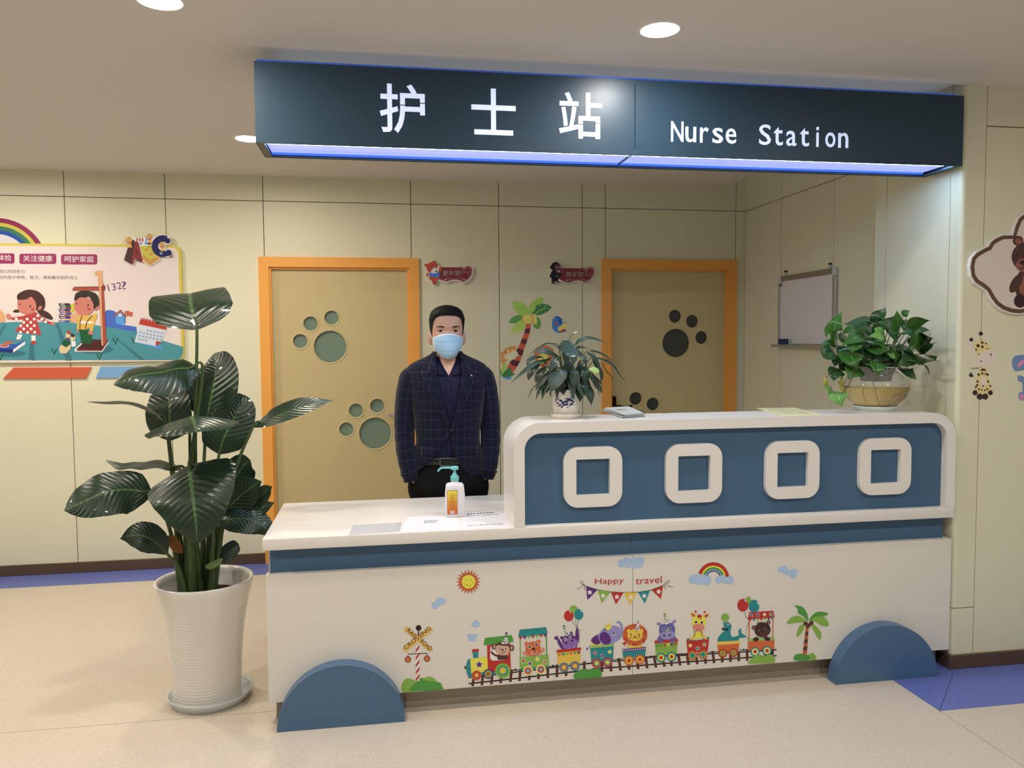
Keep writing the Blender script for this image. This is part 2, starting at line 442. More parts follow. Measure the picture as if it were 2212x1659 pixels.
out = rect(sx0 + 0.004, sx1 - 0.004, sy0 + 0.0041, sy1 - 0.0041); inn = rect(sx0 + 0.030, sx1 - 0.030, sy0 + 0.014, sy1 - 0.016)
plate('underside_frame', out, [inn], sz0 + 0.001, sz0 + 0.008, M_sign, sign, XY)
for a, b in ((sx0 + 0.030, sxm - 0.004), (sxm + 0.004, sx1 - 0.030)):
    box('tube_strip', a, b, sy0 + 0.062, sy0 + 0.084, sz0 + 0.017, sz0 + 0.023, M_tubeglow, sign)
    box('diffuser', a, b, sy0 + 0.0845, sy1 - 0.026, sz0 + 0.017, sz0 + 0.023, M_diff, sign)
    box('diffuser', a, b, sy0 + 0.0145, sy0 + 0.0615, sz0 + 0.017, sz0 + 0.023, M_diff, sign)
    box('blue_edge', a, b, sy1 - 0.0255, sy1 - 0.0165, sz0 + 0.009, sz0 + 0.023, M_edge, sign)
box('divider', sxm - 0.003, sxm + 0.003, sy0 + 0.015, sy1 - 0.026, sz0 + 0.010, sz0 + 0.0165, M_sign, sign)
box('top_edge_light', sx0 + 0.01, sx1 - 0.04, sy0 + 0.0005, sy0 + 0.0035, sz1 + 0.0002, sz1 + 0.0065, mat('dim_blue_edge', (40, 70, 160), 0.2, 0.5, emit=(0.04, 0.10, 0.42), strength=0.5), sign)
for bdy, x0, x1, z0, z1 in (('护', 0.479, 0.656, 2.369, 2.559), ('士', 0.841, 1.021, 2.375, 2.558), ('站', 1.200, 1.381, 2.373, 2.559)):
    word('letter', bdy, x0, z0, x1, z0, z1 - z0, sy0 - 0.0025, M_letter, sign, 0.0026, 0.012)
p0 = 1.677
for bdy, k0, n, h in (('Nurse', 1.677, 5, 0), ('Station', 2.070, 7, 0)):
    pitch = (1.976 - 1.677) / 5 if n == 5 else (2.4945 - 2.070) / 7
    for i, ch in enumerate(bdy):
        w = {'r': 0.038, 't': 0.042, 'i': 0.0125}.get(ch, 0.047 if ch.islower() else 0.054)
        hh = {'N': 0.084, 'S': 0.086, 't': 0.078, 'i': 0.086}.get(ch, 0.064)
        cx = k0 + pitch * (i + 0.5)
        word('letter', ch, cx - w / 2, 2.3745, cx + w / 2, 2.3745, hh, sy0 - 0.0025, M_letter, sign, 0.0026, 0.006)
for x, z in ((0.570, 2.478), (0.646, 2.488), (1.289, 2.431), (1.360, 2.437)):
    box('stencil_bridge', x - 0.011, x + 0.011, sy0 - 0.0032, sy0 - 0.0004, z - 0.0016, z + 0.0016, M_sign, sign)

# ------------------------------------------------------------------ reception counter
ct = empty('reception_counter', (1.5, 0.0, 0.0), 'white and slate blue bus-shaped reception counter with wheel arches and square windows', 'counter')
XS = 1.528
for a, b in ((0.0, XS - 0.0008), (XS + 0.0008, 3.066)):
    box('front_panel', a, b, 0.0, 0.024, 0.092, 0.617, M_panelw, ct, 0.0012, 2)
for a, b in ((0.014, XS - 0.0006), (XS + 0.0006, 3.042)):
    box('blue_band', a, b, 0.030, 0.046, 0.600, 0.7235, M_blue, ct)
box('body_carcass', 0.006, 3.050, 0.047, 0.640, 0.093, 0.7235, M_panelw, ct)
box('ledge', 0.001, 3.065, 0.024, 0.047, 0.592, 0.6165, M_panelw, ct)
for a, b in ((0.022, 0.545), (0.547, 2.45), (2.452, 3.040)):
    box('plinth', a, b, 0.055, 0.60, 0.0, 0.0925, M_plinth, ct)
cy0, cyb = -0.0284, 0.6707
UX0, UX1, UZ, UYB = 1.0053, 3.0527, 1.2066, 0.2573
ZT0, ZT1 = 0.7226, 0.7710
box('countertop', -0.006, 3.0527, cy0, cyb, ZT0, ZT1, M_white, ct, 0.004, 3)
# raised part: a rounded white band wrapped round a recessed blue board
ro, ri, bt = 0.115, 0.070, 0.045
outl = rrect(UX0, UX1, ZT1, UZ, (0, 0, ro, ro), 30)
innl = rrect(UX0 + bt, UX1 - bt, ZT1 + 0.0005, UZ - bt, (0, 0, ri, ri), 30)
band = []
band = [p for p in outl[1:]] + [outl[0]]             # start at bottom right, over the top, end at bottom left
inn2 = [p for p in innl[1:]] + [innl[0]]
plate('raised_shell', band + list(reversed(inn2)), [], cy0, UYB, M_white, ct)
plate('raised_board', [(p[0], p[1]) for p in rrect(UX0 + bt - 0.004, UX1 - bt + 0.004, ZT1 + 0.0005, UZ - bt + 0.004, (0, 0, ri, ri), 12)], [], 0.008, 0.030, M_blue, ct)
for cx in (1.348, 1.800, 2.260, 2.712):
    plate('window_ring', rrect(cx - 0.1275, cx + 0.1275, 0.8395, 1.0968, 0.062, 8), [rrect(cx - 0.0735, cx + 0.0735, 0.8915, 1.0445, 0.002, 1)], -0.014, 0.008, M_white, ct)
for cx, r in ((0.290, 0.2525), (2.7045, 0.2535)):
    plate('wheel_arch', circ(cx, 0.0, r, 48, 0, 180), [], -0.0647, -0.0004, M_wheel, ct)

# ------------------------------------------------------------------ printed artwork (flat vinyl shapes, layered)
ART = [
('crossing_sticker', 0.6169, 0.2327, [(1, 139, 183, 81, -413, -668, -410, -493, -322, -409, -205, -434, -112, -517, -114, -692),
  (1, 84, 158, 71, -231, -674, -221, -584, -147, -514, -28, -417, 90, -442, 149, -401, 252, -455, 296, -519, 384, -556, 413, -635, 389, -697),
  (0, 139, 183, 81, 1, -450, 90, -402, 193, -410, 296, -488, 281, -518, 89, -487),
  (0, 234, 234, 234, -119, 269, -42, 294, -64, -475, -147, -484),
  (0, 191, 53, 50, -123, 191, -48, 294, -52, 222, -130, 119),
  (0, 191, 53, 50, -125, 34, -50, 137, -54, 65, -132, -38),
  (0, 191, 53, 50, -127, -119, -52, -16, -56, -89, -134, -191),
  (0, 191, 53, 50, -129, -273, -54, -170, -58, -243, -136, -345),
  (0, 191, 53, 50, -131, -421, -56, -318, -60, -391, -138, -493),
  (3, 46, 32, 32, 21, -73, 446, -61, 641),
  (2, 46, 32, 32, -61, 647, 59, -4, -1, -60),
  (0, 234, 193, 101, -306, 697, 221, 178, 162, 122, -371, 635),
  (0, 234, 193, 101, -394, 241, 168, 665, 244, 593, -337, 158),
  (3, 46, 32, 32, 15, -289, 56, -288, 110, 105, 99, 105, 42),
  (2, 46, 32, 32, -290, -2, 64, -5, -1, -66),
  (2, 213, 109, 66, -290, -2, 53, -4, -1, -54),
  (2, 46, 32, 32, 104, -16, 65, -5, -1, -66),
  (2, 213, 109, 66, 104, -16, 53, -4, -1, -54)], [((46, 32, 32), 'RAIL', -0.0626, 0.119, -0.0269, 0.0841, 0.018), ((46, 32, 32), 'ROAD', -0.0083, 0.0696, 0.0324, 0.028, 0.0181), ((46, 32, 32), 'CROSSING', -0.0661, 0.04, 0.0406, 0.1204, 0.018)]),
('sun_sticker', 0.8140, 0.5435, [(0, 197, 100, 60, 2, 265, 28, 172, 83, 248, 79, 152, 156, 206, 123, 117, 213, 144, 155, 71, 250, 68, 171, 18, 262, -15, 170, -37, 249, -96, 153, -88, 211, -168, 121, -131, 152, -224, 76, -161, 78, -257, 25, -175, -3, -265, -30, -171, -84, -248, -81, -151, -157, -205, -124, -116, -214, -143, -156, -70, -251, -67, -172, -17, -262, 15, -171, 37, -249, 96, -154, 89, -211, 168, -122, 131, -152, 223, -78, 161, -79, 257, -26, 175),
  (2, 197, 100, 60, -1, 0, 161, -9, -2, -163),
  (2, 234, 230, 89, 2, 3, 143, -8, -1, -145),
  (3, 197, 100, 60, 12, -72, 35, -48, 51, -18, 31),
  (3, 197, 100, 60, 12, 23, 29, 50, 46, 77, 32),
  (2, 234, 204, 55, -90, -25, 27, -2, 0, -27),
  (2, 234, 204, 55, 101, -15, 27, -2, 0, -27),
  (3, 197, 100, 60, 12, -55, -51, -25, -77, 16, -82, 58, -64)], []),
('cloud_sticker', 0.6913, 0.4608, [(2, 177, 202, 234, -86, -41, 80, -5, -1, -81),
  (2, 177, 202, 234, 9, 28, 89, -5, -1, -90),
  (2, 177, 202, 234, 86, 41, 59, -4, -1, -60)], []),
('cloud_sticker', 1.5186, 0.5843, [(2, 177, 202, 234, -208, 3, 89, -5, 0, -87),
  (2, 177, 202, 234, -96, 50, 96, -5, 0, -93),
  (2, 177, 202, 234, -64, -36, 77, -4, 0, -75),
  (2, 177, 202, 234, 79, 0, 128, -7, 0, -125),
  (2, 177, 202, 234, 207, 50, 96, -5, 0, -94),
  (2, 177, 202, 234, 208, -50, 64, -3, 0, -63)], []),
('cloud_sticker', 2.2486, 0.5023, [(2, 177, 202, 234, -167, 82, 78, -4, 1, -74),
  (2, 177, 202, 234, -76, 91, 79, -4, 1, -74),
  (2, 177, 202, 234, -30, 17, 79, -4, 1, -74),
  (2, 177, 202, 234, 122, -20, 109, -6, 1, -103),
  (2, 177, 202, 234, 167, 21, 67, -4, 1, -63),
  (2, 177, 202, 234, 123, -91, 61, -3, 1, -57)], []),
('cloud_sticker', 0.8426, 0.3633, [(2, 177, 202, 234, -45, -8, 54, -4, -1, -55),
  (2, 177, 202, 234, 3, 26, 51, -3, 0, -52),
  (2, 177, 202, 234, 45, -14, 48, -3, 0, -49),
  (2, 177, 202, 234, 0, -26, 54, -4, -1, -55)], []),
('cloud_sticker', 0.8281, 0.3034, [(2, 177, 202, 234, -79, 50, 39, -3, 0, -40),
  (2, 177, 202, 234, -5, 45, 48, -3, 0, -49),
  (2, 177, 202, 234, 79, 45, 39, -3, 0, -40),
  (2, 177, 202, 234, 1, -1, 66, -5, -1, -67),
  (2, 177, 202, 234, -59, -27, 39, -3, 0, -40),
  (2, 177, 202, 234, 49, -50, 33, -2, 0, -34)], []),
('rainbow_sticker', 1.8908, 0.5224, [(0, 191, 53, 50, 396, -140, 389, -78, 372, -18, 345, 39, 307, 91, 262, 137, 209, 175, 151, 204, 89, 223, 26, 232, -38, 230, -99, 218, -157, 195, -208, 163, -253, 122, -289, 74, -315, 20, -331, -38, -336, -98, -258, -102, -254, -55, -241, -10, -220, 33, -192, 70, -157, 102, -117, 127, -72, 145, -24, 155, 26, 156, 76, 149, 124, 134, 170, 112, 211, 82, 247, 46, 276, 5, 298, -40, 311, -87, 316, -135),
  (0, 234, 230, 89, 316, -135, 311, -87, 298, -40, 276, 5, 247, 46, 211, 82, 170, 112, 124, 134, 76, 149, 26, 156, -24, 155, -72, 145, -117, 127, -157, 102, -192, 70, -220, 33, -241, -10, -254, -55, -258, -102, -223, -104, -219, -63, -208, -23, -190, 14, -165, 47, -135, 75, -99, 97, -59, 113, -17, 121, 26, 123, 70, 117, 113, 103, 153, 83, 189, 57, 220, 26, 246, -10, 265, -49, 277, -91, 281, -133),
  (0, 84, 158, 71, 281, -133, 277, -91, 265, -49, 246, -10, 220, 26, 189, 57, 153, 83, 113, 103, 70, 117, 26, 123, -17, 121, -59, 113, -99, 97, -135, 75, -165, 47, -190, 14, -208, -23, -219, -63, -223, -104, -176, -107, -173, -73, -164, -41, -149, -11, -129, 16, -104, 39, -75, 57, -43, 70, -9, 77, 27, 78, 62, 73, 97, 62, 130, 46, 159, 24, 185, -1, 205, -30, 221, -62, 230, -96, 234, -130),
  (0, 126, 176, 234, 234, -130, 230, -96, 221, -62, 205, -30, 185, -1, 159, 24, 130, 46, 97, 62, 62, 73, 27, 78, -9, 77, -43, 70, -75, 57, -104, 39, -129, 16, -149, -11, -164, -41, -173, -73, -176, -107, -147, -109, -145, -80, -137, -52, -124, -26, -107, -3, -85, 17, -60, 32, -33, 43, -3, 49, 27, 50, 58, 45, 87, 36, 115, 22, 140, 4, 162, -18, 180, -43, 193, -70, 201, -99, 204, -129),
  (0, 95, 49, 130, 204, -129, 201, -99, 193, -70, 180, -43, 162, -18, 140, 4, 115, 22, 87, 36, 58, 45, 27, 50, -3, 49, -33, 43, -60, 32, -85, 17, -107, -3, -124, -26, -137, -52, -145, -80, -147, -109, -124, -110, -121, -85, -115, -61, -104, -38, -89, -18, -70, -1, -49, 12, -25, 21, 1, 26, 27, 27, 54, 24, 79, 16, 104, 3, 125, -12, 144, -31, 160, -53, 171, -77, 178, -102, 181, -127),
  (2, 177, 202, 234, -432, -121, 110, -6, 1, -106),
  (2, 177, 202, 234, -316, -88, 93, -5, 1, -90),
  (2, 177, 202, 234, -199, -134, 105, -6, 1, -101),
  (2, 177, 202, 234, -97, -134, 82, -5, 1, -79),
  (2, 177, 202, 234, -117, -217, 64, -4, 0, -62),
  (2, 177, 202, 234, -286, -185, 76, -4, 1, -73),
  (2, 177, 202, 234, 137, -170, 76, -4, 1, -73),
  (2, 177, 202, 234, 240, -142, 82, -5, 1, -79),
  (2, 177, 202, 234, 328, -187, 83, -5, 1, -79),
  (2, 177, 202, 234, 422, -169, 83, -5, 1, -79),
  (2, 177, 202, 234, 432, -232, 59, -3, 1, -56)], []),
('bunting_sticker', 1.4938, 0.4610, [(3, 46, 32, 32, 13, -874, 174, -622, 82, -338, 18, -51, -15, 269, -28, 559, -4, 856, 88),
  (0, 95, 49, 130, -874, 174, -616, 84, -843, -126),
  (0, 234, 234, 234, -792, 95, -774, 57, -733, 48, -762, 21, -755, -20, -792, 2, -829, -15, -822, 25, -852, 55, -811, 59),
  (0, 139, 183, 81, -610, 78, -331, 18, -528, -214),
  (0, 234, 234, 234, -496, 2, -477, -36, -436, -44, -466, -71, -459, -112, -496, -91, -533, -108, -526, -68, -556, -37, -515, -33),
  (0, 191, 53, 50, -319, 14, -38, -16, -210, -265),
  (0, 234, 234, 234, -188, -38, -169, -76, -128, -85, -158, -112, -151, -153, -188, -132, -226, -149, -218, -108, -249, -77, -207, -74),
  (0, 234, 199, 84, -32, -16, 262, -31, 103, -290),
  (0, 234, 234, 234, 121, -66, 140, -104, 182, -113, 152, -140, 159, -182, 122, -160, 84, -177, 91, -136, 61, -106, 103, -102),
  (0, 44, 141, 148, 282, -25, 552, -7, 443, -287),
  (0, 234, 234, 234, 426, -53, 446, -92, 488, -100, 457, -127, 465, -169, 427, -147, 389, -164, 396, -124, 365, -93, 408, -89),
  (0, 191, 53, 50, 597, 3, 856, 79, 805, -208),
  (0, 234, 234, 234, 756, 22, 775, -17, 818, -26, 787, -53, 794, -95, 756, -73, 718, -90, 725, -49, 694, -18, 737, -15),
  (3, 46, 32, 32, 9, -874, 174, -968, 226, -1015, 290, -952, 287, -921, 214, -1031, 121, -1084, 131),
  (3, 46, 32, 32, 9, -905, 207, -905, 83),
  (3, 46, 32, 32, 10, 856, 98, 995, 206, 1012, 158, 898, 117, 1012, 48, 1084, 46),
  (3, 46, 32, 32, 10, 882, 102, 915, 6)], [((191, 53, 50), 'Happy', -0.1358, 0.0337, -0.0077, 0.0312, 0.0323), ((191, 53, 50), 'travel', 0.046, 0.0294, 0.1646, 0.03, 0.0313)]),
('rail_sticker', 1.5050, 0.1334, [(3, 46, 32, 32, 28, -3476, 9, -2505, 45, -1545, 92, -579, 130),
  (3, 46, 32, 32, 31, -3472, -122, -2506, -93, -1546, -54, -579, -23),
  (3, 46, 32, 32, 29, -1196, 107, -226, 124, 637, 150, 1529, 164),
  (3, 46, 32, 32, 31, -798, -13, 142, -19, 887, -15, 1531, -17),
  (3, 46, 32, 32, 30, 1101, 140, 1987, 124, 2758, 111, 3474, 103),
  (3, 46, 32, 32, 30, 1102, -18, 1988, -23, 2759, -25, 3476, -35),
  (0, 91, 56, 50, -3398, -23, -3342, -23, -3360, -187, -3417, -187),
  (0, 91, 56, 50, -3198, 34, -3141, 33, -3163, -182, -3220, -181),
  (0, 91, 56, 50, -2996, 32, -2939, 32, -2962, -173, -3019, -173),
  (0, 91, 56, 50, -2808, -40, -2750, -41, -2765, -167, -2823, -167),
  (0, 91, 56, 50, -2584, 113, -2526, 113, -2556, -160, -2613, -160),
  (0, 91, 56, 50, -2397, 95, -2339, 95, -2358, -154, -2416, -154),
  (0, 91, 56, 50, -2199, -30, -2141, -30, -2151, -150, -2209, -150),
  (0, 91, 56, 50, -2002, -16, -1943, -16, -1947, -144, -2005, -144),
  (0, 91, 56, 50, -1800, 85, -1742, 85, -1742, -137, -1801, -137),
  (0, 91, 56, 50, -1598, 143, -1539, 143, -1543, -132, -1602, -132),
  (0, 91, 56, 50, -1401, -4, -1343, -4, -1343, -124, -1402, -124),
  (0, 91, 56, 50, -999, 172, -940, 172, -940, -5, -999, -5),
  (0, 91, 56, 50, -610, 122, -550, 121, -543, -96, -604, -95),
  (0, 91, 56, 50, -412, 83, -351, 82, -342, -99, -403, -98),
  (0, 91, 56, 50, -233, 178, -171, 177, -128, -97, -189, -96),
  (0, 91, 56, 50, -6, 29, 56, 28, 68, -94, 7, -93),
  (0, 91, 56, 50, 191, 38, 253, 37, 272, -96, 210, -94),
  (0, 91, 56, 50, 376, 182, 438, 181, 474, -92, 412, -90),
  (0, 91, 56, 50, 568, 179, 630, 179, 675, -90, 613, -89),
  (0, 91, 56, 50, 787, 30, 849, 28, 868, -86, 806, -85),
  (0, 91, 56, 50, 968, 28, 1030, 27, 1031, -83, 968, -82),
  (0, 91, 56, 50, 1117, 182, 1180, 181, 1232, -86, 1169, -85),
  (0, 91, 56, 50, 1325, 179, 1388, 178, 1427, -88, 1364, -87),
  (0, 91, 56, 50, 1126, 187, 1186, 187, 1228, -85, 1167, -84),
  (0, 91, 56, 50, 1327, 185, 1387, 184, 1427, -88, 1366, -87),
  (0, 91, 56, 50, 1542, 83, 1603, 83, 1630, -89, 1569, -88),
  (0, 91, 56, 50, 1748, 56, 1809, 55, 1826, -91, 1765, -90),
  (0, 91, 56, 50, 1922, 184, 1983, 184, 2022, -94, 1960, -93),
  (0, 91, 56, 50, 2147, 26, 2209, 25, 2213, -92, 2152, -91),
  (0, 91, 56, 50, 2339, 86, 2400, 85, 2409, -94, 2347, -94),
  (0, 91, 56, 50, 2538, 133, 2600, 133, 2602, -93, 2540, -92),
  (0, 91, 56, 50, 2738, 168, 2800, 168, 2802, -95, 2740, -95),
  (3, 46, 32, 32, 17, -2563, 86, -2361, 99),
  (2, 46, 32, 32, -2473, 99, 26, -2, 0, -26),
  (3, 46, 32, 32, 18, -1779, 113, -1545, 122),
  (2, 46, 32, 32, -1657, 121, 26, -2, 0, -26),
  (3, 46, 32, 32, 15, -324, 159, -104, 166),
  (2, 46, 32, 32, -208, 162, 22, -2, 0, -22),
  (3, 46, 32, 32, 15, 389, 159, 662, 173),
  (2, 46, 32, 32, 516, 168, 22, -2, 0, -22),
  (3, 46, 32, 32, 15, 1111, 158, 1363, 170),
  (2, 46, 32, 32, 1239, 167, 23, -2, 0, -22),
  (3, 46, 32, 32, 15, 1139, 162, 1371, 169),
  (2, 46, 32, 32, 1243, 169, 23, -2, 0, -22),
  (3, 46, 32, 32, 15, 1846, 162, 2088, 160),
  (2, 46, 32, 32, 1961, 161, 23, -2, 0, -22),
  (3, 46, 32, 32, 15, 2576, 158, 2796, 158),
  (2, 46, 32, 32, 2683, 160, 23, -2, 0, -22)], []),
('engine_sticker', 0.8770, 0.2790, [(0, 191, 53, 50, -253, -121, -112, -117, -110, -175, -256, -182),
  (0, 44, 141, 148, -239, -180, -121, -177, -125, -303, -230, -307),
  (2, 91, 56, 50, -390, -499, 31, -2, 0, -32),
  (1, 44, 141, 148, -297, -319, -354, -362, -382, -468, -377, -583, -343, -680, -277, -714, -283, -519),
  (0, 234, 230, 89, -295, -319, 65, -300, 83, -626, -276, -634),
  (0, 44, 141, 148, -276, -634, 233, -616, 233, -674, -268, -721),
  (0, 191, 53, 50, 64, -52, 550, -32, 570, -613, 79, -636),
  (1, 234, 234, 234, 152, -76, 129, -247, 147, -375, 292, -395, 479, -374, 495, -158, 352, -61),
  (0, 84, 158, 71, 23, 106, 594, 127, 630, -20, -12, -47),
  (0, 234, 234, 234, -106, -355, -78, -415, -15, -430, -61, -471, -51, -536, -107, -502, -164, -528, -153, -465, -198, -416, -135, -411),
  (0, 95, 49, 130, -106, -378, -84, -426, -34, -437, -71, -471, -63, -522, -107, -495, -153, -515, -143, -465, -180, -426, -129, -423),
  (3, 91, 56, 50, 43, 144, -191, 194, -252, 265, -293, 336, -291),
  (2, 213, 172, 148, 140, -176, 28, -2, 0, -29),
  (1, 91, 56, 50, 299, -288, 479, -287, 486, -382, 298, -381),
  (2, 91, 56, 50, 216, -92, 57, -4, -1, -66),
  (2, 213, 172, 148, 225, -93, 31, -2, 0, -43),
  (2, 91, 56, 50, 587, -147, 57, -4, 0, -67),
  (2, 213, 172, 148, 581, -147, 32, -2, 0, -43),
  (2, 91, 56, 50, 402, -130, 173, -37, -18, -122),
  (2, 213, 172, 148, 390, -187, 153, -33, -16, -105),
  (2, 213, 172, 148, 311, -133, 71, -5, -1, -66),
  (2, 213, 172, 148, 480, -157, 66, -5, 0, -64),
  (2, 234, 234, 234, 331, -139, 26, -2, 0, -26),
  (2, 46, 32, 32, 331, -139, 17, -1, 0, -17),
  (2, 234, 234, 234, 460, -159, 26, -2, 0, -26),
  (2, 46, 32, 32, 460, -159, 17, -1, 0, -17),
  (2, 46, 32, 32, 391, -177, 26, -2, 0, -17),
  (3, 91, 56, 50, 9, 368, -239, 408, -247, 444, -221, 454, -199),
  (0, 234, 234, 234, 453, 90, 496, 87, 513, -44, 438, -56, 364, -36),
  (2, 46, 32, 32, 421, 3, 17, -1, 0, -17),
  (2, 46, 32, 32, 473, -9, 14, -1, 0, -14),
  (2, 46, 32, 32, 456, 35, 13, -1, 0, -13),
  (2, 46, 32, 32, 438, -33, 11, -1, 0, -12),
  (2, 46, 32, 32, 471, 115, 14, -1, 0, -14),
  (2, 95, 49, 130, 477, 174, 27, -2, 0, -27),
  (2, 213, 109, 66, -162, -679, 102, -8, -1, -104),
  (2, 191, 53, 50, -162, -679, 85, -7, -1, -86),
  (2, 197, 100, 60, -162, -679, 62, -5, -1, -63),
  (2, 234, 199, 84, -162, -679, 40, -3, 0, -40),
  (2, 95, 49, 130, 86, -670, 106, -8, -1, -107),
  (2, 139, 183, 81, 86, -670, 77, -6, -1, -78),
  (2, 191, 53, 50, 86, -670, 40, -3, 0, -40),
  (2, 213, 109, 66, 86, -670, 23, -2, 0, -23),
  (2, 139, 183, 81, 394, -624, 164, -13, -1, -165),
  (2, 44, 141, 148, 394, -624, 112, -9, -1, -113),
  (2, 139, 183, 81, 394, -624, 86, -7, -1, -87),
  (2, 234, 199, 84, 394, -624, 57, -4, 0, -58)], []),
('bear_wagon_sticker', 1.0889, 0.2373, [(0, 139, 183, 81, -301, 227, -276, 227, -271, -159, -296, -158),
  (0, 84, 158, 71, 266, 289, 290, 290, 296, -143, 273, -141),
  (0, 44, 141, 148, -296, 442, 276, 459, 310, 311, -330, 288),
  (0, 191, 53, 50, -322, 285, -234, 289, -275, 221),
  (0, 95, 49, 130, -234, 289, -146, 293, -187, 224),
  (0, 139, 183, 81, -146, 292, -58, 296, -98, 228),
  (0, 191, 53, 50, -58, 296, 31, 300, -10, 232),
  (0, 139, 183, 81, 31, 300, 119, 304, 78, 236),
  (0, 191, 53, 50, 119, 304, 208, 308, 167, 239),
  (0, 95, 49, 130, 208, 307, 297, 311, 256, 243),
  (1, 220, 141, 122, -235, -89, -227, -39, -191, -35, -119, -76, -3, -121, 99, -92, 172, -32, 201, 24, 247, -30, 186, -91, 113, -130, -18, -146, -163, -127),
  (2, 213, 109, 66, -150, 122, 49, -3, 0, -49),
  (2, 220, 141, 122, -150, 122, 29, -2, 0, -29),
  (2, 213, 109, 66, 108, 153, 49, -3, 0, -49),
  (2, 220, 141, 122, 108, 153, 29, -2, 0, -29),
  (2, 213, 109, 66, -8, 10, 168, -12, -1, -157),
  (2, 220, 141, 122, 11, -78, 100, 10, 10, -58),
  (2, 234, 234, 234, -88, 55, 38, -3, 0, -38),
  (2, 46, 32, 32, -88, 55, 26, -2, 0, -26),
  (2, 234, 234, 234, 59, 83, 38, -3, 0, -38),
  (2, 46, 32, 32, 59, 83, 26, -2, 0, -26),
  (2, 46, 32, 32, 0, 1, 41, -3, 0, -22),
  (3, 46, 32, 32, 9, 12, -28, 19, -64, 48, -52),
  (2, 46, 32, 32, 32, -57, 15, -1, 0, -15),
  (0, 139, 183, 81, -304, -157, 320, -137, 330, -387, -294, -405),
  (0, 44, 141, 148, -302, -404, 330, -387, 330, -416, -295, -434),
  (0, 234, 234, 234, -221, -172, -202, -211, -161, -220, -191, -248, -184, -290, -221, -268, -259, -285, -251, -243, -281, -211, -240, -208),
  (0, 191, 53, 50, -221, -189, -207, -218, -177, -225, -199, -245, -194, -275, -221, -259, -249, -271, -243, -241, -265, -218, -235, -216),
  (0, 234, 234, 234, -79, -243, -61, -283, -19, -292, -49, -320, -42, -362, -80, -339, -117, -356, -110, -315, -140, -283, -98, -280),
  (0, 95, 49, 130, -79, -261, -66, -290, -35, -296, -58, -316, -53, -347, -80, -331, -107, -343, -102, -313, -124, -290, -93, -288),
  (0, 234, 234, 234, 84, -155, 103, -196, 147, -206, 115, -235, 122, -279, 83, -256, 44, -273, 52, -230, 20, -197, 64, -193),
  (0, 234, 230, 89, 84, -167, 100, -201, 136, -209, 110, -233, 116, -269, 83, -250, 51, -264, 57, -229, 31, -201, 67, -198),
  (0, 234, 234, 234, 238, -231, 256, -270, 299, -280, 268, -307, 275, -350, 237, -327, 199, -344, 207, -302, 176, -270, 219, -267),
  (0, 213, 109, 66, 238, -248, 251, -277, 282, -284, 260, -304, 265, -335, 237, -318, 210, -331, 215, -300, 193, -277, 224, -275),
  (2, 234, 234, 158, -123, -459, 107, -8, -1, -108),
  (2, 191, 53, 50, -123, -459, 75, -6, 0, -76),
  (2, 197, 100, 60, -123, -459, 58, -4, 0, -58),
  (2, 126, 176, 234, -123, -459, 38, -3, 0, -38),
  (2, 234, 234, 158, 156, -451, 108, -8, -1, -108),
  (2, 191, 53, 50, 156, -451, 76, -6, 0, -76),
  (2, 197, 100, 60, 156, -451, 58, -4, 0, -58),
  (2, 126, 176, 234, 156, -451, 38, -3, 0, -38)], []),
('hippo_wagon_sticker', 1.2403, 0.2725, [(3, 46, 32, 32, 7, 78, 373, 134, 296, 193, 234),
  (3, 46, 32, 32, 7, 146, 398, 178, 308, 193, 234),
  (3, 46, 32, 32, 7, 220, 371, 211, 291, 196, 234),
  (3, 46, 32, 32, 6, 208, 218, 267, 156, 289, 162),
  (3, 46, 32, 32, 6, 215, 203, 259, 83, 237, -3, 251, -107),
  (2, 139, 183, 81, 120, 619, 91, -6, 0, -96),
  (2, 191, 53, 50, 14, 494, 106, -7, 0, -120),
  (2, 44, 141, 148, 232, 509, 103, -7, 0, -120),
  (2, 234, 234, 234, 47, 587, 10, 5, 19, -34),
  (2, 234, 234, 234, 290, 586, 10, 5, 19, -34),
  (1, 95, 49, 130, -241, -14, -220, -103, -161, -195, -103, -243, -88, -156, -161, -78, -190, -3),
  (1, 95, 49, 130, 190, 234, 163, 148, 155, -27, 177, -219, 237, -3, 208, 204),
  (2, 95, 49, 130, -256, 25, 44, -3, 0, -35),
  (2, 95, 49, 130, -290, 19, 18, -1, 0, -18),
  (2, 95, 49, 130, -278, 54, 18, -1, 0, -17),
  (2, 95, 49, 130, -241, 59, 18, -1, 0, -18),
  (2, 95, 49, 130, 27, -62, 165, -12, 0, -154),
  (2, 95, 49, 130, -143, 30, 35, -2, 0, -35),
  (2, 95, 49, 130, 67, 118, 32, -2, 0, -32),
  (2, 144, 109, 184, 66, 117, 18, -1, 0, -18),
  (2, 46, 32, 32, 44, -224, 130, 18, 8, -41),
  (2, 144, 109, 184, 37, -114, 175, 31, 28, -116),
  (2, 234, 234, 234, -61, -5, 32, -2, 0, -32),
  (2, 46, 32, 32, -61, -5, 19, -1, 0, -19),
  (2, 234, 234, 234, 39, 32, 32, -2, 0, -32),
  (2, 46, 32, 32, 39, 32, 19, -1, 0, -19),
  (2, 46, 32, 32, -46, -89, 25, -2, 0, -25),
  (2, 46, 32, 32, 83, -47, 25, -2, 0, -25),
  (2, 234, 234, 234, 18, -222, 12, -1, 0, -12),
  (2, 234, 234, 234, 139, -194, 12, -1, 0, -12),
  (0, 234, 234, 234, -94, 217, -72, 220, 33, 91, -28, 65, -102, 76),
  (2, 46, 32, 32, -72, 164, 13, -1, 0, -13),
  (2, 46, 32, 32, -50, 137, 13, -1, 0, -13),
  (2, 46, 32, 32, -25, 120, 13, -1, 0, -13),
  (2, 46, 32, 32, -65, 98, 13, -1, 0, -13),
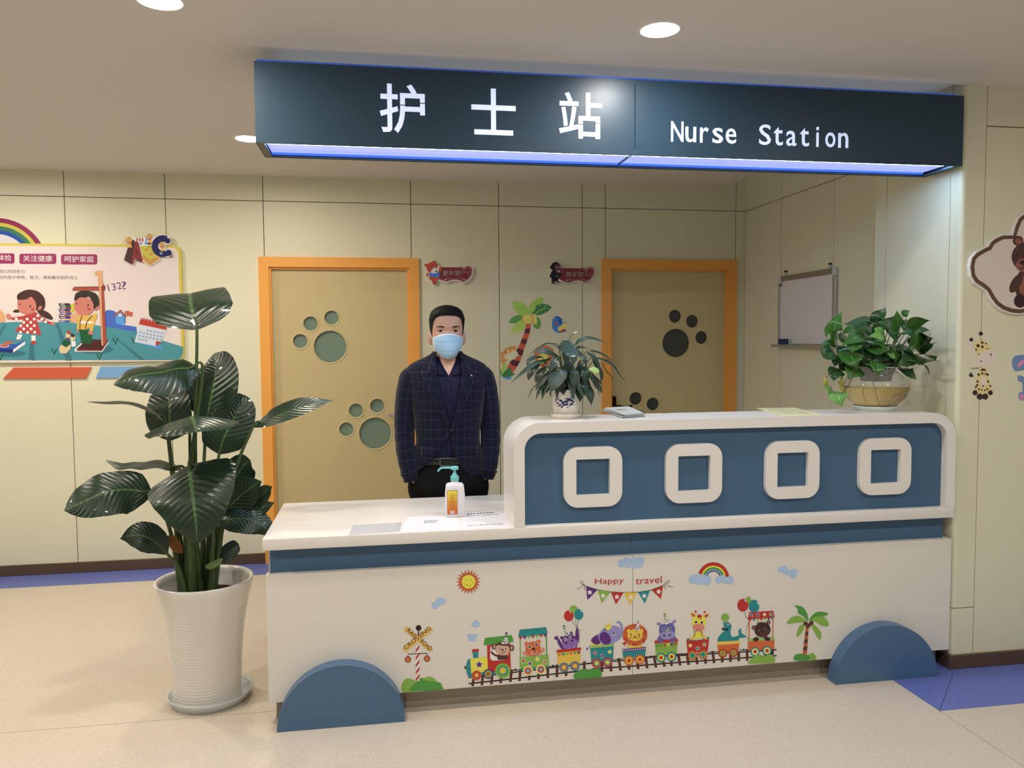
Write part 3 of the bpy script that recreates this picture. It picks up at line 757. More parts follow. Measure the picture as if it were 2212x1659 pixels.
  (2, 46, 32, 32, -14, 95, 13, -1, 0, -13),
  (2, 44, 141, 148, -94, 277, 26, -2, 0, -26),
  (2, 46, 32, 32, -79, 220, 15, -1, 0, -15),
  (0, 234, 199, 84, -250, -276, 270, -270, 259, -549, -221, -549),
  (0, 191, 53, 50, -257, -229, 278, -212, 281, -274, -250, -294),
  (0, 213, 109, 66, -232, -313, -149, -310, -194, -383),
  (0, 44, 141, 148, -149, -308, -65, -306, -111, -379),
  (0, 139, 183, 81, -65, -304, 19, -302, -27, -374),
  (0, 213, 109, 66, 19, -300, 103, -297, 57, -370),
  (0, 84, 158, 71, 103, -296, 187, -293, 141, -366),
  (0, 95, 49, 130, 187, -292, 272, -289, 226, -362),
  (2, 113, 137, 171, -97, -619, 106, -8, 0, -106),
  (2, 44, 141, 148, -97, -619, 88, -7, 0, -88),
  (2, 213, 109, 66, -97, -619, 68, -5, 0, -68),
  (2, 234, 199, 84, -97, -619, 44, -3, 0, -44),
  (2, 113, 137, 171, 145, -606, 107, -8, 0, -106),
  (2, 44, 141, 148, 145, -606, 89, -7, 0, -88),
  (2, 213, 109, 66, 145, -606, 68, -5, 0, -68),
  (2, 234, 199, 84, 145, -606, 44, -3, 0, -44)], []),
('bush_sticker', 1.3265, 0.1147, [(1, 84, 158, 71, -307, -88, -300, 0, -226, 68, -151, 92, -62, 107, 12, 79, 131, 82, 221, 100, 280, 44, 307, -17, 295, -98, 116, -106, -152, -107)], []),
('elephant_wagon_sticker', 1.4039, 0.2450, [(3, 151, 151, 207, 10, -316, -36, -359, -93, -401, -126),
  (2, 104, 100, 176, -401, -120, 17, -11, -17, -28),
  (1, 234, 230, 89, -316, 23, -292, -38, -207, -56, -111, -51, -110, 33, -207, 63),
  (1, 95, 49, 130, -314, 52, -268, 127, -171, 175, -110, 128, -111, -15, -220, -37),
  (1, 151, 151, 207, -110, 224, -13, 289, 84, 343, 205, 352, 315, 303, 376, 239, 377, 119, 315, 39, 218, -14, 84, -65, -62, -19),
  (1, 151, 151, 207, 340, 241, 340, 337, 279, 401, 242, 413, 278, 447, 340, 427, 388, 358, 401, 261, 376, 143),
  (1, 104, 100, 176, -50, 256, -38, 297, -1, 306, 35, 274),
  (1, 151, 151, 207, -159, 156, -110, 224, -13, 241, 96, 186, 145, 87, 133, -20, 59, -75, -38, -56, -123, 34),
  (1, 95, 49, 130, -129, 130, -86, 211, -13, 227, 72, 176, 123, 88, 118, -7, 47, -56, -26, -33, -98, 32),
  (2, 234, 234, 234, 190, 174, 29, -2, 0, -34),
  (2, 46, 32, 32, 188, 182, 23, -2, 0, -23),
  (3, 104, 100, 176, 7, 279, 119, 297, 100, 322, 113),
  (1, 234, 230, 89, -13, 343, 35, 358, 84, 402, 132, 363, 137, 315, 84, 265, 23, 275),
  (0, 234, 199, 84, 1, 336, -38, 327, 23, 359, 11, 401, 47, 357, 84, 426, 96, 378, 120, 412, 132, 363, 35, 322),
  (0, 44, 141, 148, -336, -71, 193, -61, 172, -432, -307, -420),
  (0, 139, 183, 81, -340, -61, 189, -51, 186, -99, -338, -109),
  (2, 234, 234, 158, -310, -89, 12, -1, 0, -12),
  (2, 234, 234, 158, -258, -89, 12, -1, 0, -12),
  (2, 234, 234, 158, -206, -88, 12, -1, 0, -12),
  (2, 234, 234, 158, -154, -88, 12, -1, 0, -12),
  (2, 234, 234, 158, -102, -87, 12, -1, 0, -12),
  (2, 234, 234, 158, -50, -87, 12, -1, 0, -12),
  (2, 234, 234, 158, 2, -86, 12, -1, 0, -12),
  (2, 234, 234, 158, 55, -85, 12, -1, 0, -12),
  (2, 234, 234, 158, 107, -85, 12, -1, 0, -12),
  (2, 234, 234, 158, 159, -84, 12, -1, 0, -12),
  (0, 234, 234, 234, -226, -163, -209, -198, -170, -206, -198, -231, -192, -269, -226, -249, -260, -264, -253, -227, -281, -198, -243, -196),
  (0, 191, 53, 50, -226, -176, -213, -203, -183, -210, -204, -229, -199, -258, -226, -242, -252, -254, -247, -225, -268, -203, -239, -201),
  (0, 234, 234, 234, -69, -236, -52, -272, -14, -280, -42, -305, -35, -343, -69, -323, -104, -338, -97, -301, -125, -272, -86, -269),
  (0, 95, 49, 130, -69, -250, -56, -277, -27, -283, -48, -302, -43, -332, -69, -316, -96, -328, -91, -299, -112, -277, -83, -275),
  (0, 234, 234, 234, 102, -160, 119, -196, 158, -204, 130, -229, 137, -267, 102, -247, 68, -262, 74, -225, 47, -196, 85, -193),
  (0, 234, 230, 89, 102, -173, 115, -201, 145, -207, 124, -226, 129, -256, 102, -240, 76, -252, 81, -223, 59, -201, 89, -199),
  (2, 191, 53, 50, -191, -447, 107, -8, 0, -106),
  (2, 126, 176, 234, -191, -447, 70, -5, 0, -70),
  (2, 84, 158, 71, -191, -447, 58, -4, 0, -58),
  (2, 234, 230, 89, -191, -447, 39, -3, 0, -38),
  (2, 191, 53, 50, 50, -445, 107, -8, 0, -106),
  (2, 126, 176, 234, 50, -445, 71, -5, 0, -70),
  (2, 84, 158, 71, 50, -445, 58, -4, 0, -58),
  (2, 234, 230, 89, 50, -445, 39, -3, 0, -39)], []),
('lion_wagon_sticker', 1.5332, 0.2428, [(3, 234, 199, 84, 9, -190, -129, -199, -68),
  (0, 191, 53, 50, -270, -45, -202, -10, -169, -58, -208, -91),
  (2, 213, 109, 66, 247, 111, 62, -4, 0, -60),
  (2, 197, 100, 60, 233, 46, 62, -4, 0, -60),
  (2, 191, 53, 50, 194, -8, 62, -4, 0, -60),
  (2, 213, 109, 66, 135, -47, 62, -4, 0, -60),
  (2, 197, 100, 60, 61, -64, 62, -4, 0, -60),
  (2, 191, 53, 50, -16, -59, 62, -4, 0, -60),
  (2, 213, 109, 66, -89, -31, 61, -4, 0, -60),
  (2, 197, 100, 60, -149, 16, 61, -4, 0, -60),
  (2, 191, 53, 50, -188, 76, 61, -4, 0, -60),
  (2, 213, 109, 66, -201, 142, 61, -4, 0, -60),
  (2, 197, 100, 60, -188, 206, 61, -4, 0, -60),
  (2, 191, 53, 50, -149, 260, 61, -4, 0, -60),
  (2, 213, 109, 66, -90, 299, 61, -4, 0, -60),
  (2, 197, 100, 60, -17, 316, 61, -4, 0, -60),
  (2, 191, 53, 50, 61, 311, 62, -4, 0, -60),
  (2, 213, 109, 66, 134, 284, 62, -4, 0, -60),
  (2, 197, 100, 60, 194, 237, 62, -4, 0, -60),
  (2, 191, 53, 50, 233, 177, 62, -4, 0, -60),
  (2, 197, 100, 60, 22, 126, 228, -16, 0, -193),
  (1, 234, 199, 84, -153, -131, -141, -96, -73, -89, 25, -120, 124, -109, 185, -119, 200, -157, 25, -162),
  (2, 234, 199, 84, -125, 228, 44, -3, 0, -43),
  (2, 234, 199, 84, 170, 208, 44, -3, 0, -43),
  (2, 234, 199, 84, 22, 121, 175, -12, 0, -135),
  (2, 46, 32, 32, -71, 132, 17, -1, 0, -17),
  (3, 46, 32, 32, 7, -86, 163, -59, 168),
  (2, 46, 32, 32, 111, 119, 17, -1, 0, -17),
  (3, 46, 32, 32, 7, 96, 150, 123, 155),
  (2, 213, 109, 66, -79, 71, 20, -1, 0, -19),
  (2, 213, 109, 66, 118, 73, 20, -1, 0, -19),
  (2, 46, 32, 32, 22, 85, 30, -2, 0, -14),
  (3, 46, 32, 32, 7, -47, 64, -12, 49, 22, 79, 56, 47, 92, 62),
  (0, 234, 234, 234, 73, 377, 104, 381, 129, 217, 61, 221, 14, 255),
  (2, 46, 32, 32, 43, 272, 15, -1, 0, -14),
  (2, 46, 32, 32, 92, 264, 15, -1, 0, -14),
  (2, 46, 32, 32, 77, 303, 15, -1, 0, -14),
  (2, 46, 32, 32, 59, 233, 15, -1, 0, -14),
  (2, 46, 32, 32, 88, 387, 15, -1, 0, -14),
  (2, 168, 165, 171, 92, 430, 17, -1, 0, -17),
  (0, 44, 141, 148, -257, -223, 266, -222, 248, -366, -239, -366),
  (0, 95, 49, 130, -262, -167, 270, -157, 267, -222, -257, -225),
  (2, 234, 234, 234, -235, -198, 15, -1, 0, -14),
  (2, 234, 234, 234, -182, -197, 15, -1, 0, -14),
  (2, 234, 234, 234, -130, -197, 15, -1, 0, -14),
  (2, 234, 234, 234, -77, -196, 15, -1, 0, -14),
  (2, 234, 234, 234, -24, -196, 15, -1, 0, -14),
  (2, 234, 234, 234, 29, -195, 15, -1, 0, -15),
  (2, 234, 234, 234, 82, -195, 15, -1, 0, -15),
  (2, 234, 234, 234, 135, -194, 15, -1, 0, -15),
  (2, 234, 234, 234, 188, -194, 15, -1, 0, -15),
  (2, 234, 234, 234, 241, -193, 15, -1, 0, -15),
  (2, 213, 109, 66, -114, -430, 111, -8, 0, -109),
  (2, 234, 199, 84, -114, -430, 76, -6, 0, -75),
  (2, 197, 100, 60, -114, -430, 44, -3, 0, -44),
  (2, 191, 53, 50, -114, -430, 30, -2, 0, -29),
  (2, 213, 109, 66, 132, -425, 111, -8, 0, -109),
  (2, 234, 199, 84, 132, -425, 77, -6, 0, -75),
  (2, 197, 100, 60, 132, -425, 44, -3, 0, -44),
  (2, 191, 53, 50, 132, -425, 30, -2, 0, -29)], []),
('rhino_wagon_sticker', 1.6803, 0.2546, [(1, 104, 100, 176, -203, -131, -191, -35, -129, 22, 132, 16, 220, -51, 231, -149, 8, -170),
  (1, 104, 100, 176, -161, 84, -155, 205, -68, 266, 69, 281, 169, 232, 201, 120, 170, 13, 8, -24, -117, 9),
  (1, 104, 100, 176, -218, 294, -155, 296, -106, 262, -130, 222, -186, 244),
  (1, 104, 100, 176, 119, 272, 156, 324, 213, 332, 206, 290, 144, 252),
  (2, 151, 151, 207, -153, 263, 35, -15, -8, -20),
  (2, 151, 151, 207, 164, 293, 29, 22, 13, -16),
  (1, 151, 151, 207, -154, 23, -92, 92, 7, 61, 120, 102, 192, 36, 170, -48, 33, -87, -92, -60),
  (0, 168, 165, 171, 34, 186, 63, 93, 45, 48, -5, 56, -28, 87),
  (2, 234, 234, 234, -58, 150, 35, -2, 0, -34),
  (2, 46, 32, 32, -58, 150, 25, -2, 0, -24),
  (2, 234, 234, 234, 78, 151, 35, -2, 0, -34),
  (2, 46, 32, 32, 78, 151, 25, -2, 0, -24),
  (2, 46, 32, 32, -46, 3, 21, -1, 0, -21),
  (2, 46, 32, 32, 79, 6, 21, -1, 0, -21),
  (0, 139, 183, 81, -261, -145, 265, -146, 241, -431, -240, -426),
  (0, 191, 53, 50, -268, -92, 268, -91, 266, -158, -265, -160),
  (1, 104, 100, 176, -185, -138, -173, -103, -79, -109, -67, -147),
  (1, 104, 100, 176, 83, -145, 102, -110, 196, -110, 208, -148),
  (0, 84, 158, 71, -241, -183, -163, -182, -203, -258),
  (0, 84, 158, 71, -159, -181, -81, -181, -121, -257),
  (0, 191, 53, 50, -76, -180, 1, -179, -39, -255),
  (0, 234, 230, 89, 6, -178, 83, -178, 44, -254),
  (0, 95, 49, 130, 88, -177, 166, -176, 126, -253),
  (0, 191, 53, 50, 171, -176, 249, -175, 209, -251),
  (0, 234, 234, 234, -44, 404, -7, 401, 75, 287, 7, 249, -78, 273),
  (2, 46, 32, 32, -9, 341, 14, -1, 0, -13),
  (2, 46, 32, 32, -34, 300, 14, -1, 0, -13),
  (2, 46, 32, 32, 21, 312, 14, -1, 0, -13),
  (2, 46, 32, 32, -39, 377, 14, -1, 0, -13),
  (2, 46, 32, 32, 43, 349, 14, -1, 0, -13),
  (2, 46, 32, 32, -29, 424, 14, -1, 0, -13),
  (2, 139, 183, 81, -38, 479, 30, -2, 0, -29),
  (2, 44, 141, 148, -120, -479, 110, -8, 0, -107),
  (2, 234, 230, 89, -120, -479, 75, -6, 0, -73),
  (2, 191, 53, 50, -120, -479, 40, -3, 0, -39),
  (2, 44, 141, 148, 122, -475, 110, -8, 1, -107),
  (2, 234, 230, 89, 122, -475, 75, -6, 0, -73),
  (2, 191, 53, 50, 122, -475, 40, -3, 0, -39)], []),
('giraffe_wagon_sticker', 1.8262, 0.2552, [(0, 44, 141, 148, -262, -108, 266, -102, 258, -157, -255, -157),
  (1, 234, 199, 84, -104, -131, -92, -22, -42, 60, 84, 64, 123, -25, 117, -134),
  (0, 234, 230, 89, -98, -95, -55, 12, 34, 55, 85, -10, 108, -109),
  (2, 46, 32, 32, -73, -23, 18, -11, -5, -8),
  (2, 46, 32, 32, -86, -59, 18, -11, -5, -8),
  (2, 46, 32, 32, 72, -21, 18, -11, -5, -8),
  (2, 46, 32, 32, 98, -60, 18, -11, -5, -8),
  (2, 46, 32, 32, -80, 32, 18, -11, -5, -8),
  (2, 46, 32, 32, 84, 21, 18, -11, -5, -8),
  (1, 234, 199, 84, -178, 483, -95, 454, -57, 390, -133, 371),
  (1, 234, 199, 84, 261, 431, 234, 359, 158, 340, 132, 390),
  (1, 191, 53, 50, -152, 457, -95, 429, -70, 385, -120, 395),
  (1, 191, 53, 50, 240, 414, 209, 361, 158, 352, 170, 394),
  (3, 234, 199, 84, 13, -26, 401, -55, 488),
  (3, 234, 199, 84, 13, 113, 392, 151, 465),
  (2, 191, 53, 50, -58, 490, 25, -2, 0, -24),
  (2, 191, 53, 50, 152, 468, 25, -2, 0, -24),
  (2, 234, 230, 89, 22, 251, 170, -11, 1, -151),
  (1, 191, 53, 50, -26, 376, -7, 405, 31, 421, 56, 414, 94, 381, 69, 346, 82, 308, 44, 323, 25, 361, 6, 319, -6, 351),
  (1, 220, 141, 122, -131, 152, -94, 204, 20, 215, 121, 190, 152, 120, 97, 51, 8, 35, -80, 75),
  (2, 234, 234, 234, -46, 254, 35, -2, 0, -34),
  (2, 46, 32, 32, -46, 254, 28, -2, 0, -27),
  (2, 234, 234, 234, 88, 237, 35, -2, 0, -34),
  (2, 46, 32, 32, 88, 237, 28, -2, 0, -27),
  (2, 191, 53, 50, -24, 86, 13, -1, 0, -12),
  (2, 191, 53, 50, 30, 82, 13, -1, 0, -12),
  (2, 234, 234, 234, -81, -133, 18, -1, 0, -17),
  (2, 234, 234, 234, -28, -132, 18, -1, 0, -17),
  (2, 234, 234, 234, 25, -130, 18, -1, 0, -17),
  (2, 234, 234, 234, 78, -129, 18, -1, 0, -17),
  (0, 191, 53, 50, -266, -138, -91, -161, 48, -154, 261, -144, 227, -431, -235, -425),
  (1, 234, 199, 84, -205, -112, -168, -66, -117, -130, -129, -149),
  (1, 234, 199, 84, 136, -123, 161, -64, 212, -129, 200, -152),
  (0, 234, 234, 158, -177, -204, -160, -239, -121, -247, -149, -271, -142, -308, -176, -289, -210, -304, -204, -267, -232, -239, -194, -236),
  (0, 234, 234, 234, -5, -278, 14, -315, 56, -324, 26, -351, 33, -391, -4, -370, -41, -386, -34, -346, -65, -316, -23, -313),
  (0, 44, 141, 148, -5, -292, 10, -321, 41, -328, 19, -348, 24, -379, -4, -362, -32, -375, -27, -344, -50, -321, -18, -319),
  (0, 234, 234, 234, 149, -203, 168, -239, 208, -248, 179, -273, 186, -312, 150, -291, 114, -307, 121, -269, 92, -239, 132, -237),
  (0, 139, 183, 81, 150, -218, 163, -245, 193, -251, 172, -270, 177, -299, 150, -284, 123, -296, 128, -267, 106, -245, 136, -243),
  (2, 213, 109, 66, -127, -490, 106, -8, 1, -103),
  (2, 139, 183, 81, -127, -490, 76, -6, 0, -74),
  (2, 44, 141, 148, -127, -490, 51, -4, 0, -49),
  (2, 213, 109, 66, 119, -488, 107, -8, 1, -103),
  (2, 139, 183, 81, 119, -488, 76, -6, 1, -74),
  (2, 44, 141, 148, 119, -488, 51, -4, 0, -49)], []),
('seal_wagon_sticker', 1.9842, 0.2369, [(1, 44, 141, 148, -316, -129, -310, -31, -234, 56, -171, 119, -185, 206, -192, 280, -134, 307, -57, 283, -5, 194, -30, 72, -3, -28, 74, -46, 164, -15, 163, 84, 227, 135, 234, 30, 345, -65, 229, -84, 178, -90, 127, -142, -92, -133),
  (0, 168, 165, 171, -243, 296, -185, 298, -185, 273),
  (2, 139, 183, 81, -156, 405, 96, -6, 1, -92),
  (2, 84, 158, 71, -147, 299, 26, -2, 0, -10),
  (2, 234, 234, 234, -88, 255, 28, -2, 0, -27),
  (2, 46, 32, 32, -89, 261, 19, -1, 0, -18),
  (0, 46, 32, 32, -223, 184, -159, 153, -88, 156, -94, 92, -158, 124, -229, 120),
  (0, 213, 109, 66, -334, -202, 189, -208, 155, -397, -310, -376),
  (0, 234, 199, 84, -345, -133, 194, -138, 189, -209, -337, -204),
  (2, 234, 234, 158, -312, -174, 14, -1, 0, -14),
  (2, 234, 234, 158, -258, -174, 14, -1, 0, -14),
  (2, 234, 234, 158, -204, -174, 14, -1, 0, -14),
  (2, 234, 234, 158, -150, -174, 14, -1, 0, -14),
  (2, 234, 234, 158, -97, -174, 14, -1, 0, -14),
  (2, 234, 234, 158, -43, -174, 14, -1, 0, -14),
  (2, 234, 234, 158, 11, -174, 14, -1, 0, -14),
  (2, 234, 234, 158, 65, -175, 14, -1, 0, -14),
  (2, 234, 234, 158, 119, -175, 14, -1, 0, -14),
  (2, 191, 53, 50, -205, -402, 105, -8, 1, -101),
  (2, 139, 183, 81, -205, -402, 72, -5, 1, -69),
  (2, 213, 109, 66, -205, -402, 36, -3, 0, -35),
  (2, 191, 53, 50, 46, -405, 106, -8, 1, -101),
  (2, 139, 183, 81, 46, -405, 72, -5, 1, -69),
  (2, 213, 109, 66, 46, -405, 36, -3, 0, -35)], []),
('last_wagon_sticker', 2.1139, 0.2451, [(0, 213, 109, 66, -248, 311, -225, 312, -223, -161, -246, -159),
  (0, 213, 109, 66, 318, 298, 342, 299, 345, -163, 321, -161),
  (0, 191, 53, 50, -242, 443, 337, 443, 370, 292, -271, 290),
  (0, 191, 53, 50, -256, 291, -171, 292, -209, 234),
  (0, 44, 141, 148, -168, 292, -83, 292, -121, 234),
  (0, 139, 183, 81, -80, 292, 6, 293, -33, 235),
  (0, 191, 53, 50, 8, 293, 94, 293, 56, 235),
  (0, 139, 183, 81, 97, 293, 182, 294, 144, 235),
  (0, 95, 49, 130, 185, 293, 271, 294, 233, 236),
  (0, 44, 141, 148, 274, 294, 360, 294, 321, 236),
  (0, 234, 234, 234, -183, 432, -165, 399, -128, 391, -155, 368, -148, 332, -182, 351, -215, 336, -209, 371, -236, 398, -199, 401),
  (0, 44, 141, 148, -182, 420, -169, 394, -140, 388, -161, 370, -156, 342, -182, 357, -207, 346, -203, 373, -224, 394, -195, 396),
  (0, 234, 234, 234, -32, 428, -15, 395, 23, 387, -4, 364, 2, 328, -31, 347, -65, 332, -59, 367, -86, 394, -49, 397),
  (0, 95, 49, 130, -32, 416, -19, 390, 10, 384, -11, 366, -5, 338, -31, 353, -57, 342, -53, 369, -74, 390, -45, 392),
  (0, 234, 234, 234, 126, 424, 143, 391, 181, 383, 154, 359, 161, 323, 127, 342, 94, 328, 100, 363, 72, 390, 110, 393),
  (0, 234, 234, 158, 126, 412, 140, 386, 169, 380, 148, 362, 153, 334, 127, 349, 101, 337, 106, 364, 85, 385, 114, 387),
  (0, 234, 234, 234, 280, 420, 297, 386, 335, 379, 308, 355, 315, 319, 281, 338, 247, 324, 253, 359, 226, 386, 263, 389),
  (0, 84, 158, 71, 280, 408, 293, 382, 323, 376, 302, 358, 307, 330, 281, 344, 255, 333, 260, 360, 238, 381, 267, 383),
  (3, 46, 32, 32, 8, -341, 446, -321, 365, -269, 287),
  (3, 46, 32, 32, 8, -167, 429, -205, 332, -249, 274),
  (3, 46, 32, 32, 6, -255, 225, -267, 151, -299, 123),
  (3, 46, 32, 32, 6, -242, 199, -311, 6, -303, -93, -251, -171),
  (2, 139, 183, 81, -253, 693, 98, -6, 1, -103),
  (2, 191, 53, 50, -391, 615, 129, -8, 2, -145),
  (2, 44, 141, 148, -125, 576, 127, -8, 2, -146),
  (2, 234, 234, 234, -331, 710, 10, 6, 26, -36),
  (2, 234, 234, 234, -190, 744, 11, 6, 26, -36),
  (2, 234, 234, 234, -33, 630, 11, 6, 26, -36),
  (0, 213, 109, 66, -261, -214, 369, -229, 369, -439, -258, -433),
  (0, 139, 183, 81, -261, -158, 366, -158, 369, -229, -261, -220),
  (2, 234, 234, 234, -231, -182, 12, -1, 0, -11),
  (2, 234, 234, 234, -181, -183, 12, -1, 0, -11),
  (2, 234, 234, 234, 28, -186, 12, -1, 0, -11),
  (2, 234, 234, 234, 84, -186, 12, -1, 0, -11),
  (2, 234, 234, 234, 141, -187, 12, -1, 0, -11),
  (2, 234, 234, 234, 295, -189, 12, -1, 0, -11),
  (2, 234, 234, 234, 348, -190, 12, -1, 0, -11),
  (2, 68, 44, 42, -131, 93, 47, -3, 1, -45),
  (2, 220, 141, 122, -131, 93, 19, -1, 0, -19),
  (2, 68, 44, 42, 223, 187, 47, -3, 1, -45),
  (2, 220, 141, 122, 223, 187, 20, -1, 0, -19),
  (2, 68, 44, 42, 82, 29, 192, 19, 33, -171),
  (0, 68, 44, 42, -47, 174, -16, 221, 4, 189, 30, 212, 56, 179),
  (1, 91, 56, 50, -6, -27, 84, 4, 201, 46, 241, -32, 164, -113, 34, -117),
  (2, 168, 165, 171, 0, 22, 23, -2, 0, -22),
  (2, 46, 32, 32, 0, 22, 17, -1, 0, -16),
  (2, 168, 165, 171, 144, 56, 23, -2, 0, -22),
  (2, 46, 32, 32, 144, 56, 17, -1, 0, -16),
  (2, 46, 32, 32, 87, 1, 36, -2, 0, -25),
  (2, 234, 234, 234, 97, 18, 8, -1, 0, -7),
  (1, 68, 44, 42, -140, -204, -122, -143, -44, -130, -4, -176, -56, -228),
  (1, 68, 44, 42, 132, -198, 138, -136, 217, -148, 269, -195, 218, -235),
  (0, 46, 32, 32, 90, -493, 157, -579, 353, -562, 351, -462),
  (2, 44, 141, 148, -90, -458, 109, -8, 1, -104),
  (2, 234, 234, 158, -90, -458, 81, -6, 1, -77),
  (2, 191, 53, 50, -90, -458, 42, -3, 0, -40),
  (2, 44, 141, 148, 194, -457, 110, -8, 1, -105),
  (2, 234, 234, 158, 194, -457, 81, -6, 1, -77),
  (2, 191, 53, 50, 194, -457, 42, -3, 0, -40),
  (1, 139, 183, 81, -235, -718, -226, -662, -156, -593, -91, -542, 26, -538, 104, -575, 209, -552, 313, -553, 366, -613, 391, -690, 368, -744, 106, -737)], []),
('palm_sticker', 2.3496, 0.2223, [(1, 139, 183, 81, 13, -618, 12, -531, 134, -476, 212, -575, 198, -647),
  (1, 84, 158, 71, -324, -608, -310, -507, -204, -472, -81, -495, 42, -533, 59, -622, -109, -644),
  (0, 197, 100, 60, -118, -493, -19, -500, -3, -408, -107, -401),
  (0, 91, 56, 50, -108, -406, -15, -413, 2, -322, -97, -315),
  (0, 197, 100, 60, -98, -320, -10, -327, 7, -235, -87, -228),
  (0, 91, 56, 50, -89, -234, -5, -240, 12, -149, -78, -142),
  (0, 197, 100, 60, -79, -148, 0, -153, 17, -62, -68, -56),
  (0, 91, 56, 50, -69, -62, 4, -67, 21, 24, -58, 30),
  (0, 197, 100, 60, -59, 24, 9, 19, 26, 111, -49, 116),
  (0, 91, 56, 50, -50, 110, 14, 106, 31, 197, -39, 202),
  (1, 84, 158, 71, 5, 265, -19, 426, -128, 591, -327, 647, -250, 556, -248, 469, -125, 389),
  (1, 84, 158, 71, 30, 272, 120, 402, 272, 465, 495, 407, 397, 355, 244, 336),
  (1, 139, 183, 81, -25, 259, -217, 395, -399, 378, -513, 242, -306, 243, -184, 249),
  (1, 139, 183, 81, 67, 276, 243, 365, 429, 310, 513, 124, 339, 142, 184, 239),
  (1, 139, 183, 81, -46, 225, -213, 150, -271, -77, -150, 1, -90, 113),
  (1, 139, 183, 81, 61, 218, 216, 121, 327, -31, 299, -189, 173, -21),
  (2, 91, 56, 50, -55, 212, 52, -3, 1, -49),
  (2, 91, 56, 50, 16, 163, 52, -4, 1, -49),
  (2, 91, 56, 50, 83, 217, 52, -3, 1, -49)], []),
('palm_wall_sticker', 1.5113, 1.5597, [(1, 175, 223, 103, 106, 1091, 172, 1261, 347, 1410, 626, 1506, 625, 1304, 542, 1155, 257, 942, 127, 878),
  (0, 112, 168, 234, -959, -1309, -842, -1439, -648, -1506, -506, -1423, -646, -1357, -841, -1311),
  (1, 175, 223, 103, -542, 1328, -261, 1335, -45, 1239, 106, 1048, 127, 878, -47, 857, -242, 889, -393, 1027, -467, 1175, -434, 1228),
  (0, 69, 139, 87, 214, 899, 345, 1069, 389, 1218, 608, 1272, 804, 1251, 968, 1155, 869, 1026, 694, 920, 518, 856, 322, 856),
  (3, 175, 223, 103, 30, 322, 878, 476, 1005, 738, 1123),
  (3, 175, 223, 103, 22, 498, 1155, 542, 1261),
  (3, 175, 223, 103, 22, 695, 1155, 772, 1240),
  (3, 175, 223, 103, 22, 716, 973, 759, 930),
  (3, 175, 223, 103, 22, 815, 1091, 869, 1069),
  (1, 109, 174, 90, -633, 603, -480, 794, -264, 861, -134, 836, -157, 687, -396, 560),
  (1, 109, 174, 90, 266, 515, 365, 771, 474, 749, 561, 621, 538, 450, 455, 333, 320, 408),
  (1, 192, 234, 113, -549, 220, -439, 475, -244, 644, -92, 687, 16, 516, -50, 388, -311, 240),
  (0, 220, 102, 77, 16, 548, 173, 541, 167, 345, -29, 346),
  (0, 100, 47, 61, -28, 363, 167, 377, 134, 183, -69, 197),
  (0, 220, 102, 77, -69, 197, 134, 183, 56, -43, -139, 16),
  (0, 100, 47, 61, -139, 16, 60, -43, -10, -220, -216, -154),
  (0, 220, 102, 77, -216, -154, -10, -220, -87, -422, -304, -335),
  (0, 100, 47, 61, -304, -335, -81, -422, -154, -646, -316, -570, -370, -441),
  (0, 220, 102, 77, -415, -740, -338, -612, -160, -646, -220, -817, -469, -771),
  (0, 100, 47, 61, -611, -855, -513, -760, -220, -823, -341, -1018, -536, -963),
  (0, 220, 102, 77, -611, -866, -536, -969, -341, -1018, -472, -1209, -559, -1272, -709, -1057),
  (2, 234, 191, 93, 289, 707, 112, 15, 27, -194),
  (2, 234, 234, 126, 343, 707, 64, 11, 33, -189),
  (2, 234, 191, 93, 39, 708, 191, 0, -1, -179),
  (2, 234, 234, 126, 52, 716, 161, 0, -1, -153),
  (1, 234, 168, 93, -945, -798, -836, -629, -534, -738, -751, -821, -838, -948),
  (1, 234, 168, 93, -814, -586, -834, -437, -704, -332, -531, -280, -402, -398, -359, -505, -533, -546),
  (2, 234, 168, 93, -887, -564, 73, -1, -1, -98),
  (2, 234, 168, 93, -427, -323, 69, -1, -1, -77),
  (1, 234, 234, 197, -804, -672, -706, -545, -532, -482, -380, -441, -295, -570, -426, -718, -642, -780),
  (2, 63, 44, 44, -763, -476, 19, 0, 0, -28),
  (2, 63, 44, 44, -525, -350, 19, 0, 0, -28),
  (2, 234, 234, 197, -662, -460, 39, 0, 0, -38),
  (2, 234, 234, 197, -506, -419, 39, 0, 0, -38),
  (1, 175, 223, 103, -927, -1267, -882, -1033, -773, -853, -742, -1056, -841, -1311),
  (1, 69, 139, 87, -884, -1310, -731, -1120, -547, -1059, -559, -1229, -418, -1274, -582, -1379, -798, -1397),
  (1, 109, 174, 90, -968, -1075, -926, -1161, -884, -1332, -948, -1267)], []),
('lion_wall_sticker', 1.6445, 1.4299, [(1, 220, 128, 90, -362, 52, -350, 224, -241, 330, 22, 403, 285, 304, 362, 217, 328, 3, 239, -212, 19, -403, -156, -358, -309, -184),
  (1, 234, 234, 126, -242, -35, -110, 93, 109, 48, 196, -104, 63, -253, -134, -272)], []),
('bird_wall_sticker', 1.7604, 1.6614, [(0, 77, 139, 226, -300, 40, -250, 68, -250, 19),
  (0, 92, 79, 165, 152, -269, 169, -187, 287, -187, 245, -228, 236, -269),
  (1, 35, 107, 204, -258, 125, -224, 239, -123, 305, 3, 280, 94, 173, 119, 59, 102, -6, 1, -88, -16, -202, 169, -269, -16, -305, -167, -242, -259, -128),
  (1, 77, 139, 226, -249, 125, -215, 223, -132, 256, -56, 206, -15, 92, 1, -39, -33, -186, 1, -276, -100, -267, -217, -185, -259, -87),
  (0, 35, 107, 204, 61, 223, 95, 243, 95, 206, 124, 198, 86, 173),
  (1, 220, 81, 96, -33, -235, 85, -170, 211, -154, 169, -244, 51, -276),
